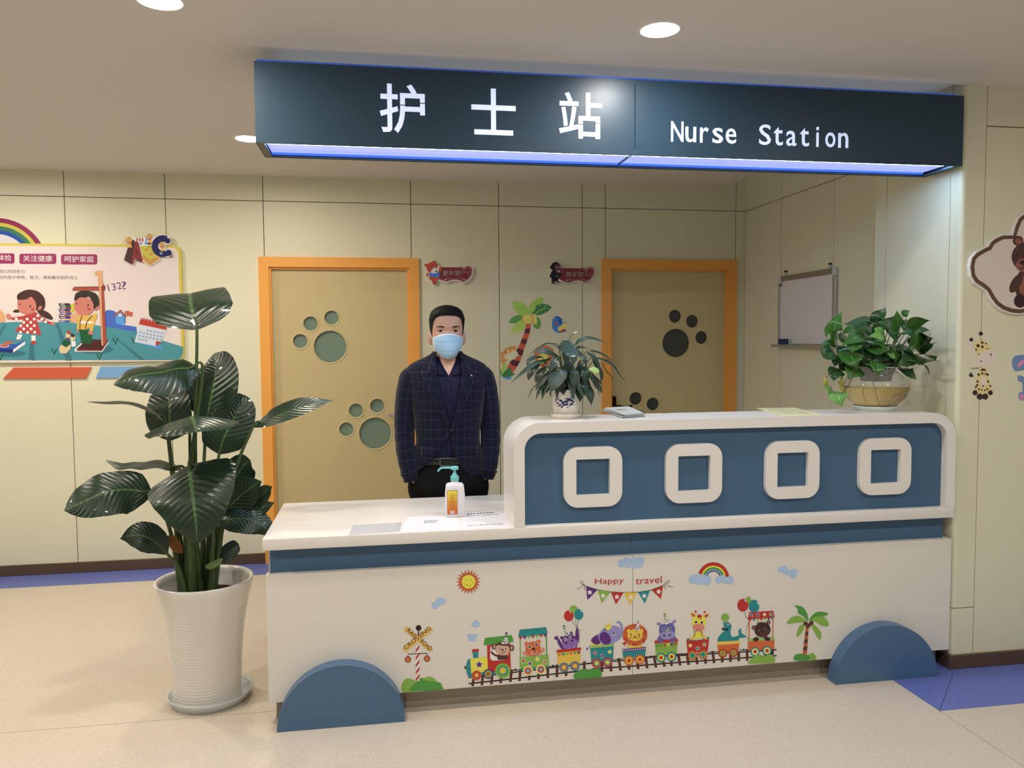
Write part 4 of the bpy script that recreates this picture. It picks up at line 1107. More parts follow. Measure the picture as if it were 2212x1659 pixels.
  (1, 234, 234, 122, -58, -169, -32, -88, 128, 2, 271, 18, 300, -32, 237, -89, 186, -162, 119, -170, 18, -243),
  (2, 220, 81, 96, -103, 23, 50, 0, 0, -49),
  (2, 63, 44, 44, -149, 110, 13, 0, 0, -13),
  (2, 234, 234, 234, -174, 235, 22, 12, 7, -13)], [((63, 44, 44), 'Bird', 0.0306, 0.0101, 0.0541, 0.0101, 0.0098)]),
('giraffe_wall_sticker', 3.1953, 1.4234, [(1, 234, 214, 147, -137, -586, -91, -329, -8, -72, 137, -74, 218, -333, 299, -594, 194, -721, -25, -718),
  (1, 234, 221, 209, -383, 429, -276, 444, -129, 363, -199, 299, -326, 317),
  (1, 234, 221, 209, 100, 554, 149, 746, 230, 698, 209, 537),
  (1, 234, 221, 209, 8, -363, 53, -267, 153, -333, 143, -494, 60, -525),
  (3, 234, 214, 147, 25, -206, 508, -131, 427),
  (3, 234, 214, 147, 29, -8, 667, 28, 538),
  (1, 234, 214, 147, -127, 283, -168, 444, -62, 539, 119, 522, 288, 343, 346, 246, 204, 119, -50, 121),
  (1, 234, 221, 209, -87, 154, 18, 281, 234, 344, 383, 214, 352, 53, 173, -58, -9, -40),
  (2, 66, 48, 50, -17, 709, 54, 0, 1, -48),
  (2, 66, 48, 50, -258, 572, 50, 0, 1, -45),
  (2, 66, 48, 50, -81, 430, 43, 0, 1, -39),
  (2, 66, 48, 50, 26, 500, 33, 0, 1, -29),
  (2, 66, 48, 50, 29, 404, 36, 0, 1, -32),
  (2, 66, 48, 50, 120, 480, 22, 0, 1, -19),
  (2, 66, 48, 50, -128, 341, 25, 0, 1, -22),
  (2, 66, 48, 50, 66, -122, 33, 0, 1, -29),
  (2, 66, 48, 50, 110, -132, 25, 0, 1, -23),
  (2, 66, 48, 50, 23, -131, 22, 0, 1, -19),
  (2, 66, 48, 50, 47, -208, 29, 0, 1, -26),
  (2, 66, 48, 50, 127, -219, 22, 0, 1, -19),
  (2, 66, 48, 50, -46, -233, 33, 0, 1, -29),
  (2, 66, 48, 50, 186, -236, 33, 0, 1, -29),
  (2, 66, 48, 50, -70, -394, 29, 0, 1, -26),
  (2, 66, 48, 50, 205, -398, 29, 0, 1, -26),
  (2, 66, 48, 50, -75, -478, 29, 0, 1, -26),
  (2, 66, 48, 50, 78, -499, 22, 0, 1, -19),
  (2, 66, 48, 50, 44, -589, 22, 0, 1, -19),
  (2, 66, 48, 50, 124, -597, 22, 0, 1, -19),
  (2, 66, 48, 50, -29, -572, 25, 0, 1, -23),
  (2, 66, 48, 50, 189, -572, 25, 0, 1, -23),
  (2, 66, 48, 50, 267, -502, 26, 0, 1, -23),
  (2, 66, 48, 50, -110, -522, 25, 0, 1, -23),
  (2, 66, 48, 50, 259, 224, 18, 0, 1, -29),
  (2, 66, 48, 50, 168, 357, 22, 0, 0, -13),
  (2, 66, 48, 50, -46, 237, 22, 0, 0, -13),
  (0, 66, 48, 50, -13, 105, 39, 69, -4, 57),
  (2, 66, 48, 50, -128, -651, 65, -1, 2, -58),
  (2, 66, 48, 50, -2, -744, 80, -1, 2, -71),
  (2, 66, 48, 50, 136, -746, 80, -1, 2, -71),
  (2, 66, 48, 50, 272, -658, 62, -1, 2, -55),
  (3, 234, 221, 209, 18, -190, -279, -80, -316),
  (0, 66, 48, 50, -306, -245, -243, -172, -175, -279, -262, -288)], [((66, 48, 50), 'Giraffe', -0.049, -0.0222, -0.01, -0.0208, 0.0084)]),
('elephant_wall_sticker', 3.4509, 1.3667, [(1, 118, 147, 191, -456, 266, -435, 428, -272, 491, -86, 457, -39, 163, -186, 133, -370, 119),
  (1, 233, 142, 197, -317, 199, -266, 329, -157, 376, -172, 279),
  (2, 118, 147, 191, 107, 227, 261, -3, 7, -209),
  (1, 118, 147, 191, -306, -28, -256, 20, -69, -32, 77, 31, 301, -4, 353, -398, 94, -459, -130, -423, -176, -161, -269, -127),
  (2, 118, 147, 191, -184, -471, 80, 11, 24, -103),
  (2, 233, 142, 197, -180, -480, 51, 7, 17, -71),
  (2, 118, 147, 191, 393, -481, 89, -15, -17, -103),
  (2, 233, 142, 197, 401, -491, 52, -9, -12, -71),
  (2, 118, 147, 191, 441, 272, 187, -2, 7, -203),
  (2, 233, 142, 197, 456, 272, 97, -1, 4, -118),
  (1, 118, 147, 191, 54, 162, 220, 193, 264, -4, 417, -104, 231, -118, 115, -2),
  (2, 50, 35, 39, 24, 277, 22, 0, 1, -20),
  (2, 50, 35, 39, 187, 281, 22, 0, 1, -20)], []),
('plaque_bear', 3.4084, 1.8517, [(2, 85, 58, 50, -271, 683, 139, 2, 4, -115),
  (2, 153, 95, 80, -264, 677, 88, 1, 3, -76),
  (2, 85, 58, 50, 182, 690, 140, 2, 4, -115),
  (2, 153, 95, 80, 175, 683, 88, 1, 3, -77),
  (2, 85, 58, 50, -3, -335, 331, 2, 13, -386),
  (2, 153, 95, 80, -2, -351, 213, 1, 9, -257),
  (2, 85, 58, 50, -25, 322, 404, 4, 11, -336),
  (2, 153, 95, 80, -99, 129, 213, 2, 5, -160),
  (2, 59, 40, 42, -131, 193, 88, 1, 2, -51),
  (2, 59, 40, 42, -289, 358, 36, 0, 1, -32),
  (2, 59, 40, 42, 76, 362, 37, 0, 1, -32),
  (3, 59, 40, 42, 22, -129, 142, -126, 65),
  (3, 59, 40, 42, 22, -214, 71, -169, 33, -126, 65, -81, 33, -39, 72),
  (2, 59, 40, 42, -174, -690, 161, 0, 5, -154),
  (2, 59, 40, 42, 201, -689, 163, 0, 5, -155),
  (2, 85, 58, 50, -297, -289, 109, -54, -128, -206),
  (2, 85, 58, 50, 297, -286, 107, 55, 144, -206)], []),
('poster_meadow', -1.6457, 1.5601, [(0, 76, 147, 159, -3920, 163, -2799, 451, -1752, 630, -1247, 651, -485, 649, 284, 628, 1016, 570, 1665, 456, 2451, 312, 3330, 1, 3952, -207, 3936, -454, 3851, -595, 3706, -651, -3952, -569),
  (0, 60, 118, 131, -1676, 424, -1565, 583, -1502, 583, -1729, 150, -1769, 196),
  (0, 60, 118, 131, -893, -592, -829, -40, -723, -41, -694, -622),
  (0, 60, 118, 131, -17, 601, 68, 601, 455, -630, 239, -628),
  (0, 60, 118, 131, 1553, 363, 1659, 269, 2732, -640, 2554, -639),
  (2, 60, 118, 131, -1413, -380, 465, -4, -4, -101),
  (2, 60, 118, 131, 1161, -264, 568, -5, -6, -163),
  (1, 31, 90, 55, -1738, -620, -1830, -390, -1766, -455),
  (1, 31, 90, 55, -1738, -620, -1628, -382, -1707, -464),
  (1, 31, 90, 55, -98, -452, -193, -220, -127, -285),
  (1, 31, 90, 55, -98, -452, 13, -213, -67, -295),
  (1, 31, 90, 55, 1288, -630, 1191, -395, 1259, -461),
  (1, 31, 90, 55, 1288, -630, 1401, -388, 1320, -471),
  (1, 31, 90, 55, 1804, -120, 1706, 115, 1774, 49),
  (1, 31, 90, 55, 1804, -120, 1917, 123, 1835, 39),
  (1, 31, 90, 55, 2385, -101, 2287, 135, 2355, 69),
  (1, 31, 90, 55, 2385, -101, 2499, 143, 2417, 59)], []),
('poster_castle', -1.2535, 1.6951, [(1, 72, 109, 200, -534, -148, -454, 294, -277, 363, -62, 247, 61, -34, 139, -314, -470, -195),
  (0, 72, 109, 200, -421, -32, 518, -199, 534, -387, -426, -195),
  (0, 89, 157, 224, -130, 177, 51, 340, 198, 153, 168, -104, 79, -150, -125, -80),
  (0, 165, 80, 66, -205, 163, 39, 387, 220, 153, 175, 125, 36, 303, -162, 135),
  (0, 191, 97, 68, 195, 317, 271, 349, 335, 302, 432, 293, 396, 129, 309, 162, 220, 144),
  (3, 45, 34, 35, 22, 169, -81, 182, 340),
  (2, 208, 216, 228, 15, 191, 53, 0, -2, -56)], []),
('poster_calendar', -1.0592, 1.6133, [(0, 89, 157, 224, -468, -235, 348, -453, 300, -547, -449, -330),
  (0, 208, 216, 228, -340, 304, 521, 136, 330, -288, 125, -437, -527, -291),
  (0, 179, 63, 51, -290, 515, 527, 325, 498, 98, -372, 299),
  (0, 179, 63, 51, 153, -263, 343, -312, 134, -438),
  (3, 208, 216, 228, 27, -280, 547, -241, 529, -247, 454),
  (3, 208, 216, 228, 27, -188, 526, -148, 507, -155, 432),
  (3, 208, 216, 228, 27, -95, 504, -56, 485, -63, 410),
  (3, 208, 216, 228, 27, -3, 482, 37, 463, 30, 388),
  (3, 208, 216, 228, 27, 90, 460, 129, 441, 123, 366),
  (3, 208, 216, 228, 27, 183, 439, 222, 420, 215, 344),
  (3, 208, 216, 228, 27, 275, 417, 315, 398, 308, 322),
  (3, 208, 216, 228, 27, 368, 395, 408, 376, 401, 300),
  (3, 208, 216, 228, 27, 461, 373, 501, 354, 494, 278),
  (0, 146, 172, 208, -124, 127, -50, 108, -60, 52, -135, 71),
  (0, 146, 172, 208, -14, 102, 61, 83, 50, 27, -25, 46),
  (0, 146, 172, 208, 96, 77, 171, 58, 161, 2, 85, 21),
  (0, 146, 172, 208, 207, 52, 282, 33, 271, -23, 196, -4),
  (0, 146, 172, 208, 317, 27, 393, 8, 382, -48, 307, -29),
  (0, 146, 172, 208, -366, 65, -291, 45, -302, -11, -376, 8),
  (0, 146, 172, 208, -256, 40, -181, 20, -192, -36, -266, -17),
  (0, 146, 172, 208, -146, 15, -71, -5, -81, -61, -156, -42),
  (0, 146, 172, 208, -35, -10, 39, -30, 29, -86, -46, -67),
  (0, 146, 172, 208, 75, -35, 150, -55, 139, -111, 64, -92),
  (0, 146, 172, 208, 185, -61, 261, -80, 250, -136, 175, -117),
  (0, 146, 172, 208, 296, -86, 371, -105, 361, -162, 285, -142),
  (0, 146, 172, 208, -387, -48, -312, -67, -323, -124, -397, -104),
  (0, 146, 172, 208, -277, -73, -202, -92, -213, -149, -288, -129),
  (0, 146, 172, 208, -167, -98, -92, -117, -103, -174, -178, -155),
  (0, 146, 172, 208, -57, -123, 18, -143, 8, -199, -67, -180),
  (0, 146, 172, 208, 54, -148, 129, -168, 118, -224, 43, -205),
  (0, 146, 172, 208, 164, -174, 239, -193, 229, -249, 154, -230),
  (0, 146, 172, 208, 275, -199, 350, -218, 340, -275, 264, -255),
  (0, 146, 172, 208, -408, -161, -333, -180, -344, -236, -419, -217),
  (0, 146, 172, 208, -298, -186, -223, -205, -234, -261, -309, -242),
  (0, 146, 172, 208, -188, -211, -113, -230, -124, -287, -199, -267)], []),
('poster_girl', -1.8367, 1.6955, [(1, 218, 168, 124, -840, 533, -747, 409, -637, 284, -578, 124, -633, -19, -862, -18),
  (1, 72, 47, 44, -342, 302, -273, 373, -158, 373, -162, 284),
  (1, 72, 47, 44, 403, 373, 634, 337, 795, 211, 858, 85, 790, 49, 625, 104, 463, 211),
  (0, 234, 234, 234, -222, -422, -83, -450, -163, -601, -278, -601),
  (0, 234, 234, 234, 181, -469, 313, -470, 306, -658, 182, -657),
  (1, 181, 70, 71, -371, -672, -278, -601, -180, -610, -190, -664, -331, -708),
  (1, 181, 70, 71, 164, -702, 232, -640, 314, -667, 303, -739, 211, -760),
  (1, 201, 126, 113, -201, 551, -145, 729, 154, 801, 381, 677, 353, 355, 199, 221, 1, 230, -160, 337),
  (1, 72, 47, 44, -187, 694, -189, 854, -37, 970, 163, 1030, 426, 981, 601, 802, 643, 588, 603, 408, 466, 301, 369, 355, 361, 587, 237, 793, 85, 712, -113, 694),
  (1, 201, 126, 113, 412, 391, 457, 480, 540, 489, 520, 408, 435, 355),
  (2, 52, 45, 39, -115, 548, 16, 0, -1, -36),
  (2, 52, 45, 39, 190, 487, 21, 0, -2, -43),
  (2, 181, 70, 71, 258, 383, 46, 0, -1, -39),
  (0, 181, 70, 71, -390, 115, -51, 167, 100, 221, 367, 292, 462, 194, 688, 14, 852, -59, 825, -131, 571, -22, 359, 86, 488, -467, -317, -332, -75, -20, -39, 60, -385, 43),
  (2, 234, 234, 234, -252, 73, 43, 0, -2, -46),
  (2, 234, 234, 234, 407, 179, 43, 0, -2, -47),
  (2, 234, 234, 234, 80, 65, 43, 0, -2, -47),
  (2, 234, 234, 234, 292, 65, 43, 0, -2, -47),
  (2, 234, 234, 234, -29, -42, 43, 0, -2, -46),
  (2, 234, 234, 234, 185, -42, 43, 0, -2, -47),
  (2, 234, 234, 234, 524, 64, 43, 0, -2, -47),
  (2, 234, 234, 234, -121, -154, 43, 0, -2, -46),
  (2, 234, 234, 234, 77, -149, 43, 0, -2, -47),
  (2, 234, 234, 234, 287, -147, 43, 0, -2, -47),
  (2, 234, 234, 234, -34, -256, 43, 0, -2, -47),
  (2, 234, 234, 234, 184, -257, 43, 0, -2, -47),
  (2, 234, 234, 234, -137, -363, 43, 0, -2, -47),
  (2, 234, 234, 234, 77, -368, 43, 0, -2, -47),
  (2, 234, 234, 234, 292, -365, 43, 0, -2, -47),
  (2, 234, 234, 234, 634, -22, 43, 0, -2, -47),
  (1, 201, 126, 113, -543, 195, -475, 248, -397, 159, -400, 70, -515, 70),
  (1, 201, 126, 113, 802, -59, 887, -23, 900, -131, 817, -122),
  (0, 54, 90, 179, -888, -695, -573, -590, -16, -638, -19, -719, -372, -913, -831, -892),
  (0, 76, 147, 159, -854, -659, -574, -599, -49, -638, -284, -753, -826, -767),
  (0, 39, 53, 135, -897, -900, -389, -922, -385, -1030, -900, -980),
  (0, 234, 234, 234, -381, -931, -8, -647, -12, -755, -385, -1030),
  (2, 191, 97, 68, -512, -694, 148, -1, -2, -43),
  (2, 234, 234, 234, -647, -800, 157, -1, -2, -57),
  (2, 191, 97, 68, -640, -793, 138, -1, -2, -46)], []),
('poster_boy', -1.4791, 1.7543, [(0, 218, 168, 124, -374, -102, -220, -12, -86, -30, -197, -319, -400, -354),
  (0, 201, 193, 75, -361, 276, -243, 276, -270, 6, -372, -30),
  (0, 45, 34, 35, -737, 292, -394, 287, -384, 233, -730, 236),
  (0, 234, 234, 234, -687, 274, -554, 273, -554, 251, -688, 253),
  (0, 31, 90, 55, -719, 226, -376, 221, -367, 167, -713, 170),
  (0, 234, 234, 234, -670, 208, -536, 206, -537, 184, -671, 186),
  (0, 124, 59, 51, -701, 163, -358, 157, -349, 103, -695, 107),
  (0, 234, 234, 234, -652, 145, -518, 143, -519, 121, -653, 123),
  (0, 39, 53, 135, -744, 100, -401, 94, -391, 40, -737, 44),
  (0, 234, 234, 234, -694, 82, -561, 80, -561, 59, -695, 60),
  (0, 165, 80, 66, -726, 37, -383, 31, -373, -23, -720, -19),
  (0, 234, 234, 234, -677, 19, -543, 17, -544, -4, -677, -3),
  (0, 54, 90, 179, -708, -22, -365, -28, -355, -82, -702, -78),
  (0, 234, 234, 234, -659, -40, -525, -42, -526, -64, -659, -62),
  (0, 165, 80, 66, -750, -85, -407, -91, -398, -145, -744, -141),
  (0, 234, 234, 234, -701, -103, -567, -105, -568, -127, -702, -125),
  (0, 39, 53, 135, -733, -148, -390, -154, -380, -208, -726, -204),
  (0, 234, 234, 234, -683, -166, -549, -168, -550, -190, -684, -188),
  (0, 218, 168, 124, -715, -215, -372, -221, -362, -275, -709, -271),
  (0, 234, 234, 234, -665, -233, -532, -235, -532, -257, -666, -255),
  (0, 54, 90, 179, -757, -276, -414, -282, -404, -336, -751, -332),
  (0, 234, 234, 234, -708, -294, -574, -296, -575, -318, -709, -316),
  (0, 74, 40, 39, -296, -1223, -50, -944, 222, -900, 765, -931, 548, -1303),
  (0, 124, 59, 51, -237, -1224, 550, -1249, 539, -1299, -298, -1274),
  (0, 234, 234, 234, -296, -1223, -237, -1224, -19, -1008, -52, -989),
  (0, 234, 234, 234, -296, -1223, -236, -1227, -231, -1278, -299, -1296),
  (0, 234, 234, 234, 531, -1303, 773, -950, 771, -995, 556, -1318),
  (0, 234, 234, 234, -301, -1281, 548, -1296, 547, -1321, -302, -1306),
  (0, 31, 90, 55, -146, -554, 266, -610, 242, -1046, 115, -1063, -79, -1034),
  (1, 218, 180, 88, -198, -572, -180, -319, -106, -120, 13, -94, 249, -112, 404, -31, 434, -139, 341, -393, 282, -610, 181, -610, 185, -501, 64, -582, -121, -563),
  (0, 234, 234, 234, -95, -287, 326, -320, 308, -371, -98, -377),
  (3, 52, 45, 39, 27, -30, -112, -96, -319, -113, -554),
  (3, 52, 45, 39, 27, 283, -103, 106, -338, 56, -564),
  (1, 201, 126, 113, 128, -664, 231, -619, 298, -665, 278, -737, 193, -746),
  (1, 201, 126, 113, -224, -608, -156, -590, -159, -663, -209, -671),
  (1, 201, 126, 113, -265, 150, -222, 403, -68, 493, 167, 475, 331, 331, 340, 78, 216, -67, 13, -103, -170, -30),
  (1, 52, 45, 39, -240, 367, -216, 583, -61, 691, 175, 701, 409, 620, 504, 440, 496, 187, 407, 78, 341, 114, 322, 295, 202, 512, 100, 475, -68, 484),
  (1, 201, 126, 113, 357, 78, 427, 168, 513, 205, 493, 96, 389, 42),
  (2, 52, 45, 39, -185, 280, 18, 0, -1, -40),
  (2, 52, 45, 39, 169, 228, 22, 0, -1, -43),
  (2, 181, 70, 71, 192, 96, 47, 0, -1, -40),
  (0, 165, 80, 66, -293, 780, -224, 834, 619, 838, 615, 711, -296, 705),
  (0, 124, 59, 51, -293, 780, -224, 834, 535, 847, 534, 816, -234, 798),
  (0, 165, 80, 66, 521, 946, 665, 947, 703, -995, 596, -1140, 538, -1103),
  (0, 218, 168, 124, 530, 946, 589, 946, 588, -1121, 541, -1099),
  (2, 124, 59, 51, 669, 802, 51, 0, -3, -94),
  (0, 218, 168, 124, 405, 1295, 459, 1364, 642, 1366, 638, 857, 507, 856, 498, 1226, 411, 1202),
  (0, 218, 199, 157, -773, -1165, -694, -1075, -563, -1167, -408, -1059, -413, -1186, -553, -1366, -754, -1355),
  (0, 31, 90, 55, -692, -1030, -570, -886, -406, -1005, -563, -1167),
  (0, 218, 199, 157, -564, -733, -513, -697, -398, -770, -468, -860, -552, -850),
  (0, 165, 80, 66, -528, -643, -458, -580, -378, -671, -448, -752),
  (0, 218, 199, 157, -434, -842, -264, -789, -268, -897, -388, -969),
  (0, 74, 40, 39, -414, -761, -362, -698, -255, -771, -316, -843),
  (0, 234, 234, 234, -396, -951, -261, -952, -259, -1133, -386, -1141),
  (0, 107, 28, 108, -568, -841, -451, -860, -455, -968)], []),
('poster_words', -1.7374, 2.1019, [(0, 152, 47, 99, -786, 174, -761, 169, -740, 154, -726, 130, -722, 103, -729, -88, -736, -116, -751, -140, -773, -156, -799, -161, -1734, -170, -1759, -165, -1780, -149, -1793, -126, -1797, -98, -1789, 91, -1783, 119, -1768, 142, -1746, 158, -1720, 164),
  (0, 152, 47, 99, 473, 175, 499, 170, 520, 154, 534, 130, 538, 102, 531, -90, 525, -118, 509, -142, 487, -158, 460, -164, -523, -173, -548, -167, -569, -152, -583, -128, -587, -100, -580, 90, -574, 118, -558, 142, -536, 158, -510, 164),
  (0, 152, 47, 99, 1730, 171, 1757, 165, 1779, 149, 1793, 126, 1797, 98, 1791, -92, 1784, -120, 1769, -144, 1746, -160, 1719, -166, 738, -175, 712, -170, 690, -154, 676, -130, 672, -102, 678, 86, 685, 114, 700, 138, 723, 154, 749, 160)], [((234, 234, 234), '体检', -0.2445, -0.0131, -0.1659, -0.0142, 0.0399), ((234, 234, 234), '关注健康', -0.0937, -0.0171, 0.0824, -0.0173, 0.0401), ((234, 234, 234), '呵护家庭', 0.1575, -0.0184, 0.3365, -0.0185, 0.0404), ((52, 45, 39), '我们共同努力', -0.2443, -0.0947, -0.0883, -0.0954, 0.0236), ((52, 45, 39), '您的孩子体格、智力、情商赢在起跑线上', -0.2459, -0.1328, 0.2325, -0.1318, 0.0236), ((107, 28, 108), '132', 0.4221, -0.2104, 0.5084, -0.1915, 0.0464), ((107, 28, 108), '?', 0.5117, -0.199, 0.54, -0.1933, 0.0522)]),
('rainbow_bands', -1.9878, 2.2187, [(0, 142, 30, 79, 1418, -331, 1371, -199, 1314, -72, 1247, 48, 1170, 161, 1084, 266, 989, 361, 887, 446, 778, 521, 663, 585, 543, 638, 418, 678, 291, 707, 161, 723, 30, 727, -102, 718, -232, 697, -361, 664, -487, 619, -610, 563, -728, 495, -841, 418, -948, 330, -1048, 233, -1140, 127, -1223, 14, -1298, -107, -1363, -233, -1418, -364, -1293, -413, -1243, -294, -1184, -179, -1116, -70, -1040, 33, -956, 129, -865, 218, -768, 298, -666, 368, -558, 430, -446, 481, -332, 522, -214, 551, -95, 570, 24, 578, 143, 575, 261, 560, 377, 534, 490, 497, 599, 449, 704, 391, 803, 322, 896, 245, 981, 158, 1060, 63, 1130, -39, 1191, -149, 1242, -264, 1284, -384),
  (0, 201, 193, 75, 1284, -384, 1242, -264, 1191, -149, 1130, -39, 1060, 63, 981, 158, 896, 245, 803, 322, 704, 391, 599, 449, 490, 497, 377, 534, 261, 560, 143, 575, 24, 578, -95, 570, -214, 551, -332, 522, -446, 481, -558, 430, -666, 368, -768, 298, -865, 218, -956, 129, -1040, 33, -1116, -70, -1184, -179, -1243, -294, -1293, -413, -1198, -451, -1152, -340, -1097, -234, -1034, -133, -964, -38, -887, 51, -803, 133, -713, 207, -618, 272, -519, 329, -415, 376, -309, 413, -201, 441, -91, 458, 20, 465, 130, 462, 239, 448, 346, 424, 450, 390, 551, 346, 648, 292, 739, 229, 825, 157, 904, 77, 976, -11, 1041, -106, 1097, -207, 1145, -313, 1183, -424),
  (0, 56, 118, 91, 1183, -424, 1145, -313, 1097, -207, 1041, -106, 976, -11, 904, 77, 825, 157, 739, 229, 648, 292, 551, 346, 450, 390, 346, 424, 239, 448, 130, 462, 20, 465, -91, 458, -201, 441, -309, 413, -415, 376, -519, 329, -618, 272, -713, 207, -803, 133, -887, 51, -964, -38, -1034, -133, -1097, -234, -1152, -340, -1198, -451, -1088, -494, -1046, -394, -997, -298, -940, -206, -876, -120, -806, -40, -730, 34, -649, 101, -563, 160, -473, 211, -379, 254, -283, 288, -185, 313, -86, 328, 14, 335, 114, 332, 213, 319, 310, 297, 404, 266, 495, 226, 582, 177, 665, 120, 742, 55, 814, -18, 879, -97, 938, -183, 988, -274, 1032, -370, 1067, -471),
  (0, 23, 80, 168, 1067, -471, 1032, -370, 988, -274, 938, -183, 879, -97, 814, -18, 742, 55, 665, 120, 582, 177, 495, 226, 404, 266, 310, 297, 213, 319, 114, 332, 14, 335, -86, 328, -185, 313, -283, 288, -379, 254, -473, 211, -563, 160, -649, 101, -730, 34, -806, -40, -876, -120, -940, -206, -997, -298, -1046, -394, -1088, -494, -982, -536, -944, -446, -899, -360, -848, -277, -791, -200, -728, -128, -660, -61, -587, -1, -509, 52, -428, 98, -344, 136, -258, 167, -170, 189, -80, 203, 9, 208, 99, 206, 187, 194, 274, 174, 359, 146, 441, 110, 519, 66, 594, 15, 663, -43, 727, -109, 786, -180, 838, -257, 884, -339, 922, -425, 954, -515),
  (0, 216, 215, 222, 954, -515, 922, -425, 884, -339, 838, -257, 786, -180, 727, -109, 663, -43, 594, 15, 519, 66, 441, 110, 359, 146, 274, 174, 187, 194, 99, 206, 9, 208, -80, 203, -170, 189, -258, 167, -344, 136, -428, 98, -509, 52, -587, -1, -660, -61, -728, -128, -791, -200, -848, -277, -899, -360, -944, -446, -982, -536, -496, -727, -478, -683, -456, -641, -431, -601, -403, -563, -373, -528, -339, -496, -304, -466, -266, -441, -227, -418, -186, -400, -144, -385, -101, -374, -57, -368, -13, -365, 30, -367, 73, -372, 115, -382, 157, -396, 196, -414, 234, -435, 270, -460, 304, -489, 335, -520, 363, -555, 388, -592, 410, -632, 429, -674, 444, -718)], []),
('letter_b', -1.0497, 2.1309, [(0, 195, 193, 82, -309, 303, 109, 338, 142, 211, 270, 135, 309, 47, 302, -22, 47, -152, -45, -133, -224, 70),
  (0, 199, 149, 79, -224, 61, 10, -152, 302, -22, 299, -129, -5, -338, -203, -154),
  (0, 199, 149, 79, -155, 198, -80, 238, -12, 190, -92, 130),
  (0, 199, 149, 79, -12, 48, 64, 103, 151, 60, 61, -19)], []),
('letter_a', -1.1512, 2.1511, [(0, 74, 42, 44, -26, 404, 48, 405, 72, 279, -15, -112, -79, -405, -295, -261, -133, 228),
  (0, 136, 49, 53, 74, 357, 130, 362, 183, 300, 295, -245, 274, -329, 201, -319, 176, -217, 46, -228, -5, -395, -88, -405),
  (0, 74, 42, 44, 113, 114, 78, -101, 161, -95),
  (0, 74, 42, 44, 55, -238, 195, -212, 205, -319)], []),
('letter_c', -0.9672, 2.1887, [(0, 33, 32, 95, 184, 346, 130, 369, 73, 383, 14, 385, -45, 378, -102, 359, -156, 331, -205, 294, -247, 249, -282, 198, -309, 141, -325, 81, -332, 19, -329, -42, -316, -102, -293, -158, -261, -209, -222, -253, -175, -289, -123, -316, -66, -333, -8, -339, 51, -335, 110, -320, 165, -295, 74, -105, 52, -116, 28, -122, 4, -123, -20, -121, -43, -114, -64, -103, -83, -89, -99, -71, -112, -50, -121, -28, -126, -3, -128, 22, -125, 47, -118, 71, -107, 94, -93, 115, -76, 133, -56, 149, -34, 160, -11, 167, 13, 170, 37, 169, 60, 164, 82, 154),
  (2, 33, 32, 95, 176, 202, 89, 1, -3, -93),
  (2, 33, 32, 95, 192, -195, 98, 1, -3, -103),
  (3, 45, 34, 35, 15, 228, -248, 262, -385),
  (3, 45, 34, 35, 15, 294, -238, 332, -370),
  (3, 45, 34, 35, 11, 236, -297, 307, -272),
  (3, 45, 34, 35, 11, 249, -341, 319, -326),
  (0, 208, 216, 228, -68, -168, -48, -173, -54, -261, -73, -252),
  (0, 208, 216, 228, -22, -168, -1, -172, -8, -261, -26, -251)], []),
('letter_children', -1.0727, 2.2193, [(0, 234, 234, 234, -310, 128, -275, 128, -286, 16, -332, 16),
  (0, 181, 70, 71, -269, 128, -234, 129, -242, 17, -288, 16),
  (0, 234, 234, 234, -227, 129, -192, 129, -197, 17, -244, 17),
  (0, 181, 70, 71, -186, 129, -150, 130, -153, 18, -199, 17),
  (0, 234, 234, 234, -144, 130, -109, 131, -109, 19, -155, 18),
  (0, 181, 70, 71, -102, 131, -67, 131, -64, 19, -110, 19),
  (0, 234, 234, 234, -19, 137, 18, 137, 11, 25, -41, 24),
  (0, 89, 157, 224, 29, 137, 66, 138, 63, 26, 11, 25),
  (0, 234, 234, 234, 77, 138, 114, 139, 115, 26, 63, 26),
  (0, 89, 157, 224, 126, 139, 163, 139, 167, 27, 115, 26),
  (0, 234, 234, 234, 174, 140, 211, 140, 219, 28, 167, 27),
  (0, 89, 157, 224, -190, -17, -107, -16, -99, -74, -187, -75),
  (0, 89, 157, 224, -14, 0, 69, 1, 72, -81, -7, -82),
  (1, 201, 126, 113, -576, 22, -429, 24, -440, -44, -515, -84, -569, -46),
  (0, 218, 180, 88, -543, -85, -450, -74, -417, -190, -574, -192),
  (1, 201, 168, 95, -613, 12, -601, 99, -507, 169, -417, 112, -405, 34, -512, 3),
  (2, 45, 34, 35, -531, -26, 8, 0, 0, -9),
  (2, 45, 34, 35, -476, -20, 8, 0, 0, -9),
  (1, 201, 126, 113, 73, 152, 214, 154, 203, 89, 131, 51, 80, 87),
  (0, 218, 180, 88, 105, 50, 193, 61, 225, -50, 75, -52),
  (1, 201, 168, 95, 37, 142, 49, 225, 139, 292, 225, 237, 236, 163, 134, 134),
  (2, 45, 34, 35, 115, 106, 8, 0, 0, -8),
  (2, 45, 34, 35, 168, 111, 8, 0, 0, -8),
  (1, 201, 126, 113, 466, -109, 593, -107, 583, -165, 519, -199, 472, -167),
  (0, 218, 180, 88, 495, -200, 575, -190, 603, -290, 469, -292),
  (1, 201, 168, 95, 434, -117, 444, -42, 525, 17, 603, -32, 613, -98, 521, -125),
  (2, 45, 34, 35, 504, -150, 7, 0, 0, -7),
  (2, 45, 34, 35, 552, -145, 7, 0, 0, -7),
  (0, 45, 34, 35, 87, -28, 180, -26, 178, -80, 85, -81),
  (0, 45, 34, 35, 79, -145, 111, -144, 111, -164, 78, -164),
  (0, 45, 34, 35, 153, -144, 186, -143, 185, -163, 153, -163)], []),
